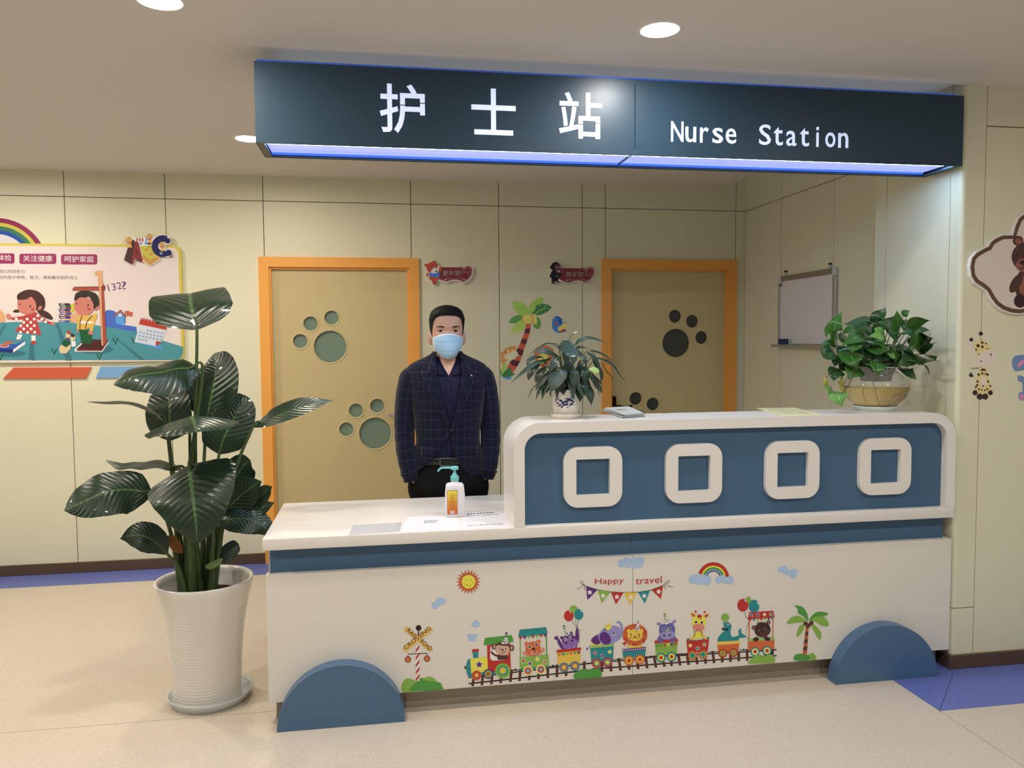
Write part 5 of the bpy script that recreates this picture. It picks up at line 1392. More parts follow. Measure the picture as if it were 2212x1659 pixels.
('room_sign_one_face', 0.9993, 2.0227, [(0, 162, 100, 105, -614, 247, 77, 243, 172, 275, 246, 255, 298, 213, 362, 266, 468, 304, 573, 247, 614, 122, 581, -25, 484, -172, 293, -298, 167, -236, 10, -195, -148, -207, -306, -270, -442, -240, -608, -189),
  (0, 134, 55, 62, -614, 227, 77, 232, 172, 233, 235, 202, 297, 130, 361, 203, 446, 241, 530, 194, 560, 80, 528, -46, 442, -162, 304, -256, 167, -195, 10, -149, -148, -165, -306, -229, -441, -198, -608, -158),
  (3, 215, 177, 194, 9, 77, 220, 161, 238, 235, 202, 295, 128, 361, 203, 446, 241, 530, 194, 563, 80, 530, -46, 444, -162, 309, -254),
  (3, 215, 177, 194, 9, -603, -189, -442, -245, -306, -275, -148, -217, 10, -198, 167, -242, 298, -304),
  (0, 234, 206, 224, -349, -144, -343, -177, -314, -195, -348, -201, -366, -230, -372, -197, -401, -180, -367, -173),
  (0, 234, 206, 224, -265, -119, -261, -143, -240, -156, -264, -160, -277, -181, -282, -157, -302, -145, -278, -140),
  (0, 234, 206, 224, -167, -143, -164, -158, -150, -167, -166, -170, -175, -184, -178, -168, -191, -160, -175, -156),
  (0, 234, 206, 224, 129, -119, 132, -133, 144, -141, 130, -144, 122, -156, 120, -142, 107, -134, 122, -131),
  (0, 234, 206, 224, 231, -117, 235, -138, 253, -149, 232, -153, 221, -171, 217, -150, 199, -140, 220, -135),
  (0, 234, 206, 224, 310, -153, 317, -186, 346, -203, 312, -210, 294, -239, 288, -206, 259, -188, 292, -182)], [((173, 172, 174), '更衣室', -0.0921, -0.0105, 0.0306, -0.0097, 0.0354), ((173, 172, 174), '(一)', 0.0338, -0.0066, 0.095, -0.0061, 0.0313)]),
('room_sign_one_bear', 0.8455, 2.0283, [(2, 201, 89, 69, -270, 278, 60, 1, -1, -60),
  (2, 201, 89, 69, 12, 392, 50, 0, -1, -50),
  (1, 201, 89, 69, -261, 164, -249, 278, -144, 372, -19, 404, 95, 354, 140, 250, 144, 147, 18, 21, -170, 20),
  (2, 201, 89, 69, -228, -48, 36, -20, -32, -54),
  (1, 201, 89, 69, 197, 199, 229, 251, 270, 220, 258, 85, 195, 2, 153, 43),
  (1, 201, 89, 69, -161, -104, 162, -123, 161, -217, 97, -269, 75, -373, 12, -404, -50, -374, -70, -291, -152, -218),
  (0, 78, 132, 234, -170, -1, 185, 54, 193, -123, 109, -155, -161, -115),
  (1, 234, 234, 234, -107, 51, -54, 145, 62, 213, 176, 220, 181, 147, 122, 32, 17, -10, -87, 0),
  (2, 47, 32, 36, 87, 190, 35, 0, 0, -23),
  (2, 47, 32, 36, 86, 68, 36, 21, 11, -20),
  (2, 134, 55, 62, -68, 228, 23, 0, 0, -31),
  (2, 134, 55, 62, 85, 267, 21, 0, 0, -29)], []),
('room_sign_two_face', 1.8922, 2.0234, [(0, 162, 100, 105, -661, 250, 106, 241, 188, 287, 271, 262, 327, 223, 394, 278, 508, 304, 611, 255, 663, 136, 621, -4, 528, -144, 321, -304, 198, -235, 44, -196, -110, -217, -275, -287, -418, -278, -622, -190),
  (0, 134, 55, 62, -661, 235, 106, 231, 188, 237, 260, 208, 322, 129, 384, 204, 477, 244, 570, 195, 611, 96, 580, -14, 487, -134, 321, -274, 198, -190, 44, -152, -110, -172, -285, -248, -428, -239, -663, -181),
  (3, 215, 177, 194, 9, 106, 226, 188, 242, 260, 208, 320, 126, 384, 204, 477, 244, 570, 195, 613, 96, 580, -19, 487, -139, 321, -274),
  (3, 215, 177, 194, 9, -622, -195, -428, -283, -275, -289, -110, -222, 44, -201, 198, -240, 321, -304),
  (0, 234, 206, 224, -364, -156, -357, -189, -327, -206, -361, -213, -380, -242, -386, -209, -416, -191, -382, -184),
  (0, 234, 206, 224, -277, -137, -272, -160, -252, -171, -275, -176, -288, -196, -293, -173, -313, -161, -290, -157),
  (0, 234, 206, 224, -173, -161, -170, -178, -155, -186, -172, -190, -181, -204, -184, -188, -199, -179, -182, -176),
  (0, 234, 206, 224, 142, -132, 146, -149, 161, -158, 143, -161, 134, -176, 131, -159, 116, -150, 133, -147),
  (0, 234, 206, 224, 249, -136, 254, -157, 273, -168, 251, -172, 239, -191, 235, -170, 216, -159, 238, -154),
  (0, 234, 206, 224, 329, -171, 336, -204, 366, -222, 332, -229, 313, -258, 307, -225, 277, -207, 311, -200)], [((173, 172, 174), '更衣室', -0.0855, -0.014, 0.0376, -0.0132, 0.0357), ((173, 172, 174), '(二)', 0.0396, -0.0092, 0.1015, -0.0088, 0.0298)]),
('room_sign_two_monkey', 1.7385, 2.0374, [(2, 123, 72, 78, -218, 192, 46, 0, 0, -69),
  (1, 39, 35, 52, -188, 113, -207, 271, -136, 360, -34, 391, 67, 342, 128, 274, 107, 115, -56, 35),
  (1, 39, 35, 52, -270, -174, -239, -45, -157, 74, 25, 36, 168, -13, 147, -122, 65, -221, 24, -301, -190, -321, -199, -173),
  (1, 123, 72, 78, -86, 203, -25, 282, 67, 293, 148, 274, 148, 175, 189, 77, 168, -3, 66, -23, -36, 25),
  (1, 123, 72, 78, 148, 116, 209, 136, 270, 87, 229, -2, 158, 37),
  (1, 123, 72, 78, -195, -322, -108, -311, -47, -360, -68, -390, -190, -391),
  (1, 123, 72, 78, -16, -281, 106, -320, 106, -350, 4, -360),
  (2, 234, 234, 234, -20, 193, 24, 0, 0, -24),
  (2, 47, 32, 36, -17, 189, 16, 0, 0, -16),
  (2, 234, 234, 234, 77, 196, 24, 0, 0, -24),
  (2, 47, 32, 36, 77, 192, 16, 0, 0, -16),
  (2, 234, 206, 224, 71, 56, 50, 9, 5, -27),
  (0, 234, 234, 234, -16, -113, 10, -93, 35, -122, 15, -147)], []),
]

def pmat(h):
    return mat('print_%d_%d_%d' % tuple(h), h, 0.45, 0.35)
def shape_pts(kind, n):
    if kind == 2:                                            # ellipse: centre and two axes
        return [(n[0] + n[2] * math.cos(a) + n[4] * math.sin(a), n[1] + n[3] * math.cos(a) + n[5] * math.sin(a)) for a in [2 * math.pi * i / 20 for i in range(20)]]
    if kind == 3:                                            # stroke: width, then points
        w = n[0] / 2; P = [Vector((n[i], n[i + 1])) for i in range(1, len(n), 2)]
        A = []; B = []
        for i, p in enumerate(P):
            t = P[min(i + 1, len(P) - 1)] - P[max(i - 1, 0)]
            t = t.normalized() if t.length > 1e-9 else Vector((1, 0))
            q = Vector((-t.y, t.x)) * w
            A.append((p + q)[:]); B.append((p - q)[:])
        return A + B[::-1]
    P = [(n[i], n[i + 1]) for i in range(0, len(n), 2)]
    if kind == 1:                                            # smooth closed outline
        Q = []; m = len(P)
        for i in range(m):
            a, b, c, d = (Vector(P[(i + k) % m]) for k in (-1, 0, 1, 2))
            for t in (0.0, 0.25, 0.5, 0.75):
                Q.append((0.5 * (2 * b + (c - a) * t + (2 * a - 5 * b + 4 * c - d) * t * t + (3 * b - a - 3 * c + d) * t ** 3))[:])
        return Q
    return P
def artwork(key, y, parent=None, name=None, label=None, cat=None, step=0.00003, base=0.0004, only=None, group=None):
    """build every drawing called key on the plane y; returns the objects"""
    made = []
    recs = [r for r in ART if r[0] == key]
    if only is not None: recs = [recs[only]]
    for (k, ox, oz, data, texts) in recs:
        mb = MB(); mats = []; idx = {}
        for i, s in enumerate(data):                         # kind, red, green, blue, then numbers in fifths of a millimetre
            kind, h, nums = s[0], s[1:4], [v / 5000.0 for v in s[4:]]
            P = shape_pts(kind, nums)
            if area2(P) < 0: P.reverse()
            if h not in idx: idx[h] = len(mats); mats.append(pmat(h))
            yy = y - base - step * i
            tri = tessellate_polygon([[Vector((p[0], p[1], 0)) for p in P]])
            fs = []
            for t in tri:
                a, b, c = (P[j] for j in t)
                fs.append(tuple(t) if (b[0] - a[0]) * (c[1] - a[1]) - (b[1] - a[1]) * (c[0] - a[0]) > 0 else tuple(reversed(t)))
            mb.add([(ox + p[0], yy, oz + p[1]) for p in P], fs, idx[h])
        o = mb.build(name or key, mats, parent, origin=(ox, y, oz) if parent is None else None, label=label)
        if cat: tag(o, label, cat, group)
        top = y - base - step * (len(data) + 2)
        for (h, body, x0, z0, x1, z1, hh) in texts:
            p = o if parent is None or o.parent is None or o.parent.parent is None else parent
            word('lettering', body, ox + x0, oz + z0, ox + x1, oz + z1, hh, top, pmat(h), p)
        made.append(o)
    return made
for key, lab in (('crossing_sticker', 'railroad crossing sign sticker with green bushes'), ('sun_sticker', 'smiling yellow sun sticker'), ('rainbow_sticker', 'rainbow sticker between two clouds'),
                 ('bunting_sticker', 'Happy travel lettering over a coloured pennant string'), ('rail_sticker', 'brown railway track sticker'), ('bush_sticker', None), ('engine_sticker', 'red and yellow train engine with a monkey driver'),
                 ('bear_wagon_sticker', 'green wagon with an orange bear'), ('hippo_wagon_sticker', 'yellow wagon with a purple hippo holding balloons'), ('elephant_wagon_sticker', 'teal wagon with a grey elephant'),
                 ('lion_wagon_sticker', 'teal wagon with an orange lion'), ('rhino_wagon_sticker', 'green wagon with a purple rhinoceros'), ('giraffe_wagon_sticker', 'red wagon with a yellow giraffe'),
                 ('seal_wagon_sticker', 'orange wagon with a teal seal balancing a ball'), ('last_wagon_sticker', 'roofed orange wagon with a brown bear and balloons'), ('palm_sticker', 'green palm tree sticker')):
    artwork(key, 0.0, ct, 'sticker', lab, base=0.0003 if key == 'rail_sticker' else (0.0011 if key != 'bush_sticker' else 0.0030), step=0.00001 if key == 'rail_sticker' else 0.00003)
for i, lab in enumerate(('small blue grey cloud left of the sun', 'large blue grey cloud over the lettering', 'blue grey cloud right of the rainbow', 'upper smoke puff over the engine', 'lower smoke puff over the engine')):
    artwork('cloud_sticker', 0.0, ct, 'sticker', lab, only=i)

# wall stickers
artwork('lion_wall_sticker', YB, name='wall_sticker', label='orange brown animal wall sticker mostly hidden behind the potted lily', cat='wall sticker')
artwork('palm_wall_sticker', YB, name='wall_sticker', label='palm tree wall sticker with a monkey at the trunk', cat='wall sticker')
artwork('bird_wall_sticker', YB, name='wall_sticker', label='small blue bird wall sticker with a yellow wing', cat='wall sticker')
YR = 0.0040
artwork('giraffe_wall_sticker', YR, name='wall_sticker', label='sitting yellow giraffe wall sticker at the right wall', cat='wall sticker')
artwork('elephant_wall_sticker', YR, name='wall_sticker', label='blue grey elephant wall sticker at the right edge', cat='wall sticker')

# ------------------------------------------------------------------ cloud plaque on the right wall
M_fwhite = mat('foam_board_edge', (236, 232, 226), 0.5)
M_pbrown = mat('plaque_brown', (104, 76, 56), 0.4)
M_pcream = mat('plaque_cream', (226, 214, 206), 0.4)
half = [(3.4859, 1.6622), (3.4563, 1.6603), (3.4159, 1.6578), (3.3756, 1.6514), (3.3316, 1.6553), (3.2874, 1.6688), (3.2504, 1.6912), (3.2241, 1.7200), (3.2014, 1.7550), (3.1757, 1.7728), (3.1392, 1.7930), (3.1168, 1.8246), (3.1098, 1.8688), (3.1179, 1.9100), (3.1421, 1.9356), (3.1774, 1.9550), (3.2022, 1.9648), (3.2159, 1.9871), (3.2406, 2.0033), (3.2763, 2.0178), (3.3271, 2.0173), (3.3366, 2.0588), (3.3536, 2.0940), (3.3821, 2.1149), (3.4182, 2.1283), (3.4693, 2.1332)]
cxm = half[0][0]
full = half + [(2 * cxm - p[0], p[1]) for p in reversed(half[1:-1])]
def inset(P, dd):
    n = len(P); s = 1 if area2(P) > 0 else -1; out = []
    for i in range(n):
        t = (Vector(P[(i + 1) % n]) - Vector(P[i - 1])).normalized()
        out.append((P[i][0] - s * t.y * dd, P[i][1] + s * t.x * dd))
    return out
plq = empty('wall_plaque', (cxm, YR, 1.85), 'cloud-shaped plaque with a brown border and a brown teddy bear', 'plaque')
plate('backing_board', full, [], YR - 0.018, YR - 0.0002, M_fwhite, plq)
plate('brown_border', inset(full, 0.006), [], YR - 0.0192, YR - 0.018, M_pbrown, plq)
plate('cream_face', inset(full, 0.024), [], YR - 0.0202, YR - 0.0192, M_pcream, plq)
artwork('plaque_bear', YR - 0.0202, plq, 'teddy_bear_print')

# ------------------------------------------------------------------ poster board with its cut-out toppers
M_pyel = mat('poster_yellow', (214, 196, 84), 0.4)
M_pwhite = vary(mat('poster_white', (226, 216, 212), 0.38, 0.4), 2, 0.01)
x0, x1, z0, z1 = -2.60, -0.852, 1.4220, 2.2019
pb = empty('poster_board', (-1.7, YB, 1.8), 'large yellow-edged poster board with cartoon children being measured', 'poster')
plate('board', rrect(x0, x1, z0, z1, 0.055, 8), [], YB - 0.022, YB - 0.0002, M_pyel, pb)
plate('white_face', rrect(x0 + 0.02, x1 - 0.018, z0 + 0.002, z1 - 0.016, 0.042, 8), [], YB - 0.0226, YB - 0.022, M_pwhite, pb)
yf = YB - 0.0226
rb = plate('rainbow_topper', [(-2.2494, 2.1776), (-2.2587, 2.2491), (-2.2218, 2.2496), (-2.1534, 2.3134), (-2.0692, 2.3552), (-1.9816, 2.3685), (-1.8945, 2.3593), (-1.8206, 2.3172), (-1.7555, 2.2566), (-1.7202, 2.1843)], [], YB - 0.016, YB - 0.0004, M_fwhite, pb)
artwork('rainbow_bands', YB - 0.016, pb, 'rainbow_print')
artwork('poster_castle', yf, pb, 'castle_print', base=0.0002)
artwork('poster_meadow', yf, pb, 'meadow_print', base=0.0012)
artwork('poster_calendar', yf, pb, 'calendar_print', base=0.0024)
artwork('poster_girl', yf, pb, 'girl_print', base=0.0024)
artwork('poster_boy', yf, pb, 'boy_print', base=0.0024)
artwork('poster_words', yf, pb, 'caption_print', base=0.0003)
ab = plate('letter_topper', [(-1.2121, 2.0989), (-1.1795, 2.1985), (-1.1951, 2.2294), (-1.1946, 2.2450), (-1.1796, 2.2549), (-1.1576, 2.2513), (-1.1356, 2.2477), (-1.0857, 2.2485), (-1.0671, 2.2507), (-1.0646, 2.2741), (-1.0459, 2.2802), (-1.0257, 2.2708), (-1.0169, 2.2553), (-0.9982, 2.2615), (-0.9756, 2.2696), (-0.9495, 2.2700), (-0.9237, 2.2586), (-0.9114, 2.2333), (-0.9158, 2.2098), (-0.9291, 2.2018), (-0.9441, 2.2016), (-0.9506, 2.1701), (-0.9262, 2.1724), (-0.9098, 2.1588), (-0.9104, 2.1392), (-0.9276, 2.1253), (-0.9558, 2.1191), (-0.9856, 2.1227), (-0.9881, 2.1011), (-1.0508, 2.0594), (-1.0906, 2.0923), (-1.0983, 2.0824), (-1.1161, 2.1037), (-1.1402, 2.1016), (-1.1523, 2.0683), (-1.1671, 2.0672)], [], yf - 0.012, yf - 0.0002, M_fwhite, pb)
for k in ('letter_b', 'letter_a', 'letter_c', 'letter_children'):
    artwork(k, yf - 0.012, pb, k + '_print', base={'letter_b': 0.0003, 'letter_a': 0.001, 'letter_c': 0.001, 'letter_children': 0.002}[k])
# coloured strips below the board
for pts_, c, lab in (([(-1.9884, 1.3185), (-1.9212, 1.3909), (-1.4464, 1.3881), (-1.4806, 1.3141)], (206, 98, 66), 'flat terracotta red parallelogram strip under the poster board'), ([(-1.4199, 1.3163), (-1.3856, 1.3905), (-0.8645, 1.3905), (-0.9025, 1.3152)], (122, 170, 216), 'flat light blue parallelogram strip under the poster board')):
    o = plate('wall_strip', pts_, [], YB - 0.012, YB - 0.0002, mat('strip_%d' % c[0], c, 0.4), origin=(pts_[0][0], YB, pts_[0][1])); tag(o, lab, 'wall plaque')

# room signs
for k, outl_, lab in (('one', [(0.7770, 2.0858), (0.7875, 2.0983), (0.7999, 2.0943), (0.8167, 2.1058), (0.8375, 2.1112), (0.8418, 2.1185), (0.8563, 2.1176), (0.8583, 2.1093), (0.8728, 2.0970), (0.8809, 2.0784), (0.8913, 2.0817), (0.9017, 2.0755), (1.0148, 2.0765), (1.0338, 2.0808), (1.0506, 2.0768), (1.0590, 2.0696), (1.0717, 2.0801), (1.0950, 2.0870), (1.1181, 2.0763), (1.1306, 2.0513), (1.1239, 2.0178), (1.1003, 1.9800), (1.0578, 1.9547), (1.0305, 1.9692), (1.0012, 1.9763), (0.9696, 1.9730), (0.9380, 1.9593), (0.9087, 1.9623), (0.8734, 1.9787), (0.8650, 1.9683), (0.8585, 1.9495), (0.8480, 1.9453), (0.8335, 1.9515), (0.8274, 1.9660), (0.8110, 1.9846), (0.8092, 2.0032), (0.7947, 2.0062), (0.7907, 2.0176), (0.8012, 2.0280), (0.7931, 2.0446), (0.7892, 2.0694), (0.7779, 2.0755)], 'dark red room sign with a brown bear beside the left door'),
                      ('two', [(1.6838, 2.0757), (1.6869, 2.0895), (1.6991, 2.0936), (1.7113, 2.1095), (1.7317, 2.1175), (1.7520, 2.1098), (1.7723, 2.0942), (1.7763, 2.0765), (1.9134, 2.0756), (1.9299, 2.0837), (1.9484, 2.0789), (1.9577, 2.0720), (1.9711, 2.0821), (1.9938, 2.0872), (2.0165, 2.0775), (2.0299, 2.0507), (2.0206, 2.0207), (1.9999, 1.9927), (1.9565, 1.9576), (1.9297, 1.9704), (1.9009, 1.9782), (1.8701, 1.9741), (1.8373, 1.9600), (1.8066, 1.9618), (1.7699, 1.9795), (1.7617, 1.9655), (1.7372, 1.9634), (1.7270, 1.9565), (1.6985, 1.9563), (1.6967, 1.9988), (1.6814, 2.0007), (1.6887, 2.0284), (1.7030, 2.0502), (1.6908, 2.0600)], 'dark red room sign with a black monkey beside the right door')):
    r = empty('room_sign', (outl_[0][0], YB, outl_[0][1]), lab, 'room sign')
    plate('sign_board', outl_, [], YB - 0.020, YB - 0.0002, M_fwhite, r)
    artwork('room_sign_%s_face' % k, YB - 0.020, r, 'sign_face')
    artwork('room_sign_%s_%s' % (k, 'bear' if k == 'one' else 'monkey'), YB - 0.020, r, 'bear_print' if k == 'one' else 'monkey_print', base=0.002)

# ------------------------------------------------------------------ whiteboard
M_alu = mat('aluminium', (190, 190, 186), 0.35, 0.5, 0.7)
M_taupe = mat('taupe_profile', (136, 126, 110), 0.4)
M_wb = mat('whiteboard_enamel', (226, 222, 226), 0.22, 0.5)
M_grey = mat('grey_plastic', (196, 200, 196), 0.4)
wx = 3.21
wb = empty('whiteboard', (wx, 1.53, 1.5), 'small whiteboard with aluminium frame hung on the right-hand wall', 'whiteboard')
box('writing_surface', wx - 0.014, wx - 0.004, 1.20, 1.868, 1.512, 1.955, M_wb, wb)
box('frame_top', wx - 0.020, wx - 0.002, 1.215, 1.850, 1.940, 1.975, M_taupe, wb, 0.002)
box('frame_side', wx - 0.022, wx - 0.002, 1.185, 1.215, 1.515, 1.925, M_alu, wb, 0.003)
box('frame_side', wx - 0.022, wx - 0.002, 1.852, 1.876, 1.515, 1.925, M_alu, wb, 0.003)
for y in (1.183, 1.842):
    box('corner_cap', wx - 0.025, wx - 0.001, y, y + 0.038, 1.925, 1.980, M_grey, wb, 0.008, 3)
box('pen_tray', wx - 0.062, wx - 0.002, 1.19, 1.89, 1.490, 1.500, M_alu, wb, 0.002)
box('tray_lip', wx - 0.064, wx - 0.060, 1.19, 1.89, 1.490, 1.508, M_alu, wb)
for y in (1.262, 1.80):
    box('hook', wx - 0.012, wx - 0.001, y - 0.008, y + 0.008, 1.972, 2.000, M_grey, wb)
    box('screw', wx - 0.016, wx - 0.001, y - 0.010, y + 0.010, 2.000, 2.010, M_bronze, wb)
plate('logo_mark', circ(1.838, 1.915, 0.011, 20), [circ(1.838, 1.912, 0.005, 12)], wx - 0.0262, wx - 0.0255, M_black, wb, lambda a, b, q: (q, a, b))
er = empty('board_eraser', (wx - 0.03, 1.77, 1.5005), 'navy blue board eraser standing on the whiteboard tray', 'eraser')
box('felt_pad', wx - 0.034, wx - 0.016, 1.70, 1.815, 1.5005, 1.545, M_grey, er, 0.002)
box('eraser_shell', wx - 0.052, wx - 0.0345, 1.705, 1.815, 1.5005, 1.546, mat('navy_plastic', (30, 52, 104), 0.4), er, 0.003)

# ------------------------------------------------------------------ leaves
def leaf_mat(name, c1, c2, mid, rough=0.28, freq=26.0, slant=0.35, bump=0.35, coat=0.25):
    m = mat(name, c1, rough, 0.5, coat=coat)
    n, l, b = nodes(m)
    uv = n.new('ShaderNodeUVMap'); sp = n.new('ShaderNodeSeparateXYZ'); l.new(uv.outputs['UV'], sp.inputs['Vector'])
    def mth(op, a, bb):
        q = n.new('ShaderNodeMath'); q.operation = op
        for i, x in enumerate((a, bb)):
            if x is None: continue
            if isinstance(x, (int, float)): q.inputs[i].default_value = x
            else: l.new(x, q.inputs[i])
        return q.outputs[0]
    au = mth('ABSOLUTE', mth('MULTIPLY', mth('SUBTRACT', sp.outputs['X'], 0.5), 2.0), None)
    ph = mth('MULTIPLY', mth('SUBTRACT', sp.outputs['Y'], mth('MULTIPLY', au, slant)), freq * 6.283)
    sn = mth('SINE', ph, None)
    rm = n.new('ShaderNodeMapRange'); l.new(sn, rm.inputs['Value']); rm.inputs['From Min'].default_value = -1; rm.inputs['From Max'].default_value = 1
    nz = n.new('ShaderNodeTexNoise'); nz.inputs['Scale'].default_value = 6; l.new(uv.outputs['UV'], nz.inputs['Vector'])
    f1 = mth('ADD', mth('MULTIPLY', rm.outputs['Result'], 0.45), mth('MULTIPLY', nz.outputs['Fac'], 0.55))
    mx = n.new('ShaderNodeMix'); mx.data_type = 'RGBA'; mx.inputs['A'].default_value = rgb(c1); mx.inputs['B'].default_value = rgb(c2); l.new(f1, mx.inputs['Factor'])
    ml = mth('LESS_THAN', au, 0.045)
    m2 = n.new('ShaderNodeMix'); m2.data_type = 'RGBA'; m2.inputs['B'].default_value = rgb(mid); l.new(ml, m2.inputs['Factor']); l.new(mx.outputs['Result'], m2.inputs['A'])
    l.new(m2.outputs['Result'], b.inputs['Base Color'])
    bp = n.new('ShaderNodeBump'); bp.inputs['Strength'].default_value = bump; bp.inputs['Distance'].default_value = 0.004
    l.new(mth('ADD', sn, mth('MULTIPLY', ml, 1.5)), bp.inputs['Height']); l.new(bp.outputs['Normal'], b.inputs['Normal'])
    return m
PROF = {
    'shield': [(0, 0.10), (0.04, 0.55), (0.10, 0.86), (0.20, 1.0), (0.34, 0.98), (0.5, 0.86), (0.68, 0.66), (0.84, 0.42), (0.94, 0.22), (1, 0.02)],
    'paddle': [(0, 0.03), (0.06, 0.42), (0.14, 0.78), (0.28, 0.98), (0.42, 1.0), (0.58, 0.93), (0.74, 0.76), (0.87, 0.5), (0.95, 0.24), (1, 0.01)],
    'lance': [(0, 0.02), (0.1, 0.4), (0.25, 0.82), (0.42, 1.0), (0.6, 0.92), (0.75, 0.66), (0.88, 0.3), (0.95, 0.12), (1, 0.01)],
    'heart': [(0, 0.10), (0.03, 0.62), (0.10, 0.92), (0.22, 1.0), (0.40, 0.92), (0.58, 0.72), (0.75, 0.44), (0.88, 0.18), (0.95, 0.07), (1, 0.005)],
}
def interp(tab, x):
    for (a, p), (b, q) in zip(tab[:-1], tab[1:]):
        if x <= b: return p + (q - p) * (x - a) / (b - a)
    return tab[-1][1]
def leafg(pts, width, nrm, fold=0.15, curl=-0.1, prof='paddle', rows=16, half=4, wave=0.0, seed=0, thick=0.0, skew=0.0):
    C = catmull(pts, rows); N0 = Vector(nrm).normalized()
    v = []; uv = []; f = []; w2 = width / 2
    for k in range(rows + 1):
        t = k / rows
        T = (C[min(k + 1, rows)] - C[max(k - 1, 0)]).normalized()
        A = T.cross(N0)
        if A.length < 1e-3: A = T.cross(Vector((0.3, 0.2, 1)))
        A.normalize(); N = A.cross(T).normalized()
        w = interp(PROF[prof], t) * w2
        for j in range(-half, half + 1):
            x = j / half
            back = T * (-0.10 * width * (1 - t * 6) * x * x if prof == 'heart' and t < 1 / 6 else 0)
            p = C[k] + A * (x * w) + N * (fold * abs(x) * w + curl * x * x * w + wave * abs(x) * math.sin(t * 19 + seed + x * 2.3) * w) + back
            v.append(p[:]); uv.append((0.5 + 0.5 * x, t))
    m = 2 * half + 1
    for k in range(rows):
        for j in range(m - 1):
            f.append((k * m + j, k * m + j + 1, (k + 1) * m + j + 1, (k + 1) * m + j))
    return v, f, uv
def leaf(name, pts, width, nrm, m, parent, label=None, **kw):
    v, f, uv = leafg(pts, width, nrm, **kw)
    return obj(name, v, f, m, parent, True, uv, None, None, label)

# ------------------------------------------------------------------ big floor plant
M_pot = mat('white_glaze', (228, 224, 216), 0.16, 0.55, coat=0.3)
M_soil = vary(mat('potting_soil', (46, 34, 26), 0.95, 0.1), 40, 0.5, bump=1.0, bscale=60)
M_saucer = mat('pale_grey_plastic', (206, 212, 212), 0.45)
M_bop = leaf_mat('paddle_leaf', (27, 46, 30), (34, 55, 35), (70, 100, 58), 0.33, 15, 0.22, 0.22, 0.08)
M_stalk = vary(mat('green_stalk', (62, 84, 42), 0.45), 20, 0.2)
px, py = -0.300, 0.300
sc = empty('pot_saucer', (px + 0.012, py, 0), 'round pale grey saucer on the floor under the big white pot', 'saucer')
lathe('dish', [(0.0, 0.004), (0.13, 0.004), (0.150, 0.006), (0.166, 0.034), (0.172, 0.042), (0.176, 0.041), (0.170, 0.030), (0.156, 0.0), (0.0, 0.0)], (px + 0.012, py, 0), M_saucer, sc, 64)
plant = empty('potted_floor_plant', (px, py, 0.0045), 'tall broad-leaved plant in a ribbed white floor pot left of the counter', 'potted plant')
prof = [(0.0, 0.0045), (0.134, 0.0045), (0.139, 0.010)]
zz = 0.012
while zz < 0.500:
    t = zz / 0.5
    r = 0.140 + 0.014 * t + 0.044 * t ** 3
    rip = 0.0007 * math.sin(zz / 0.0130 * 2 * math.pi + 0.8 * math.sin(zz * 40)) * min(1, (0.50 - zz) / 0.10)
    prof.append((r + rip, zz)); zz += 0.0025
prof += [(0.1995, 0.505), (0.2020, 0.520), (0.2015, 0.530), (0.197, 0.534), (0.190, 0.531), (0.183, 0.522), (0.180, 0.505), (0.172, 0.42), (0.0, 0.415)]
lathe('pot', prof, (px, py, 0), M_pot, plant, 72)
random.seed(4)
v, f = latheg([(0.0, 0.452)] + [(0.172 * i / 10, 0.452 + random.uniform(-.006, .006)) for i in range(1, 11)], (px, py, 0), 40)
obj('soil', v, f, M_soil, plant, False)
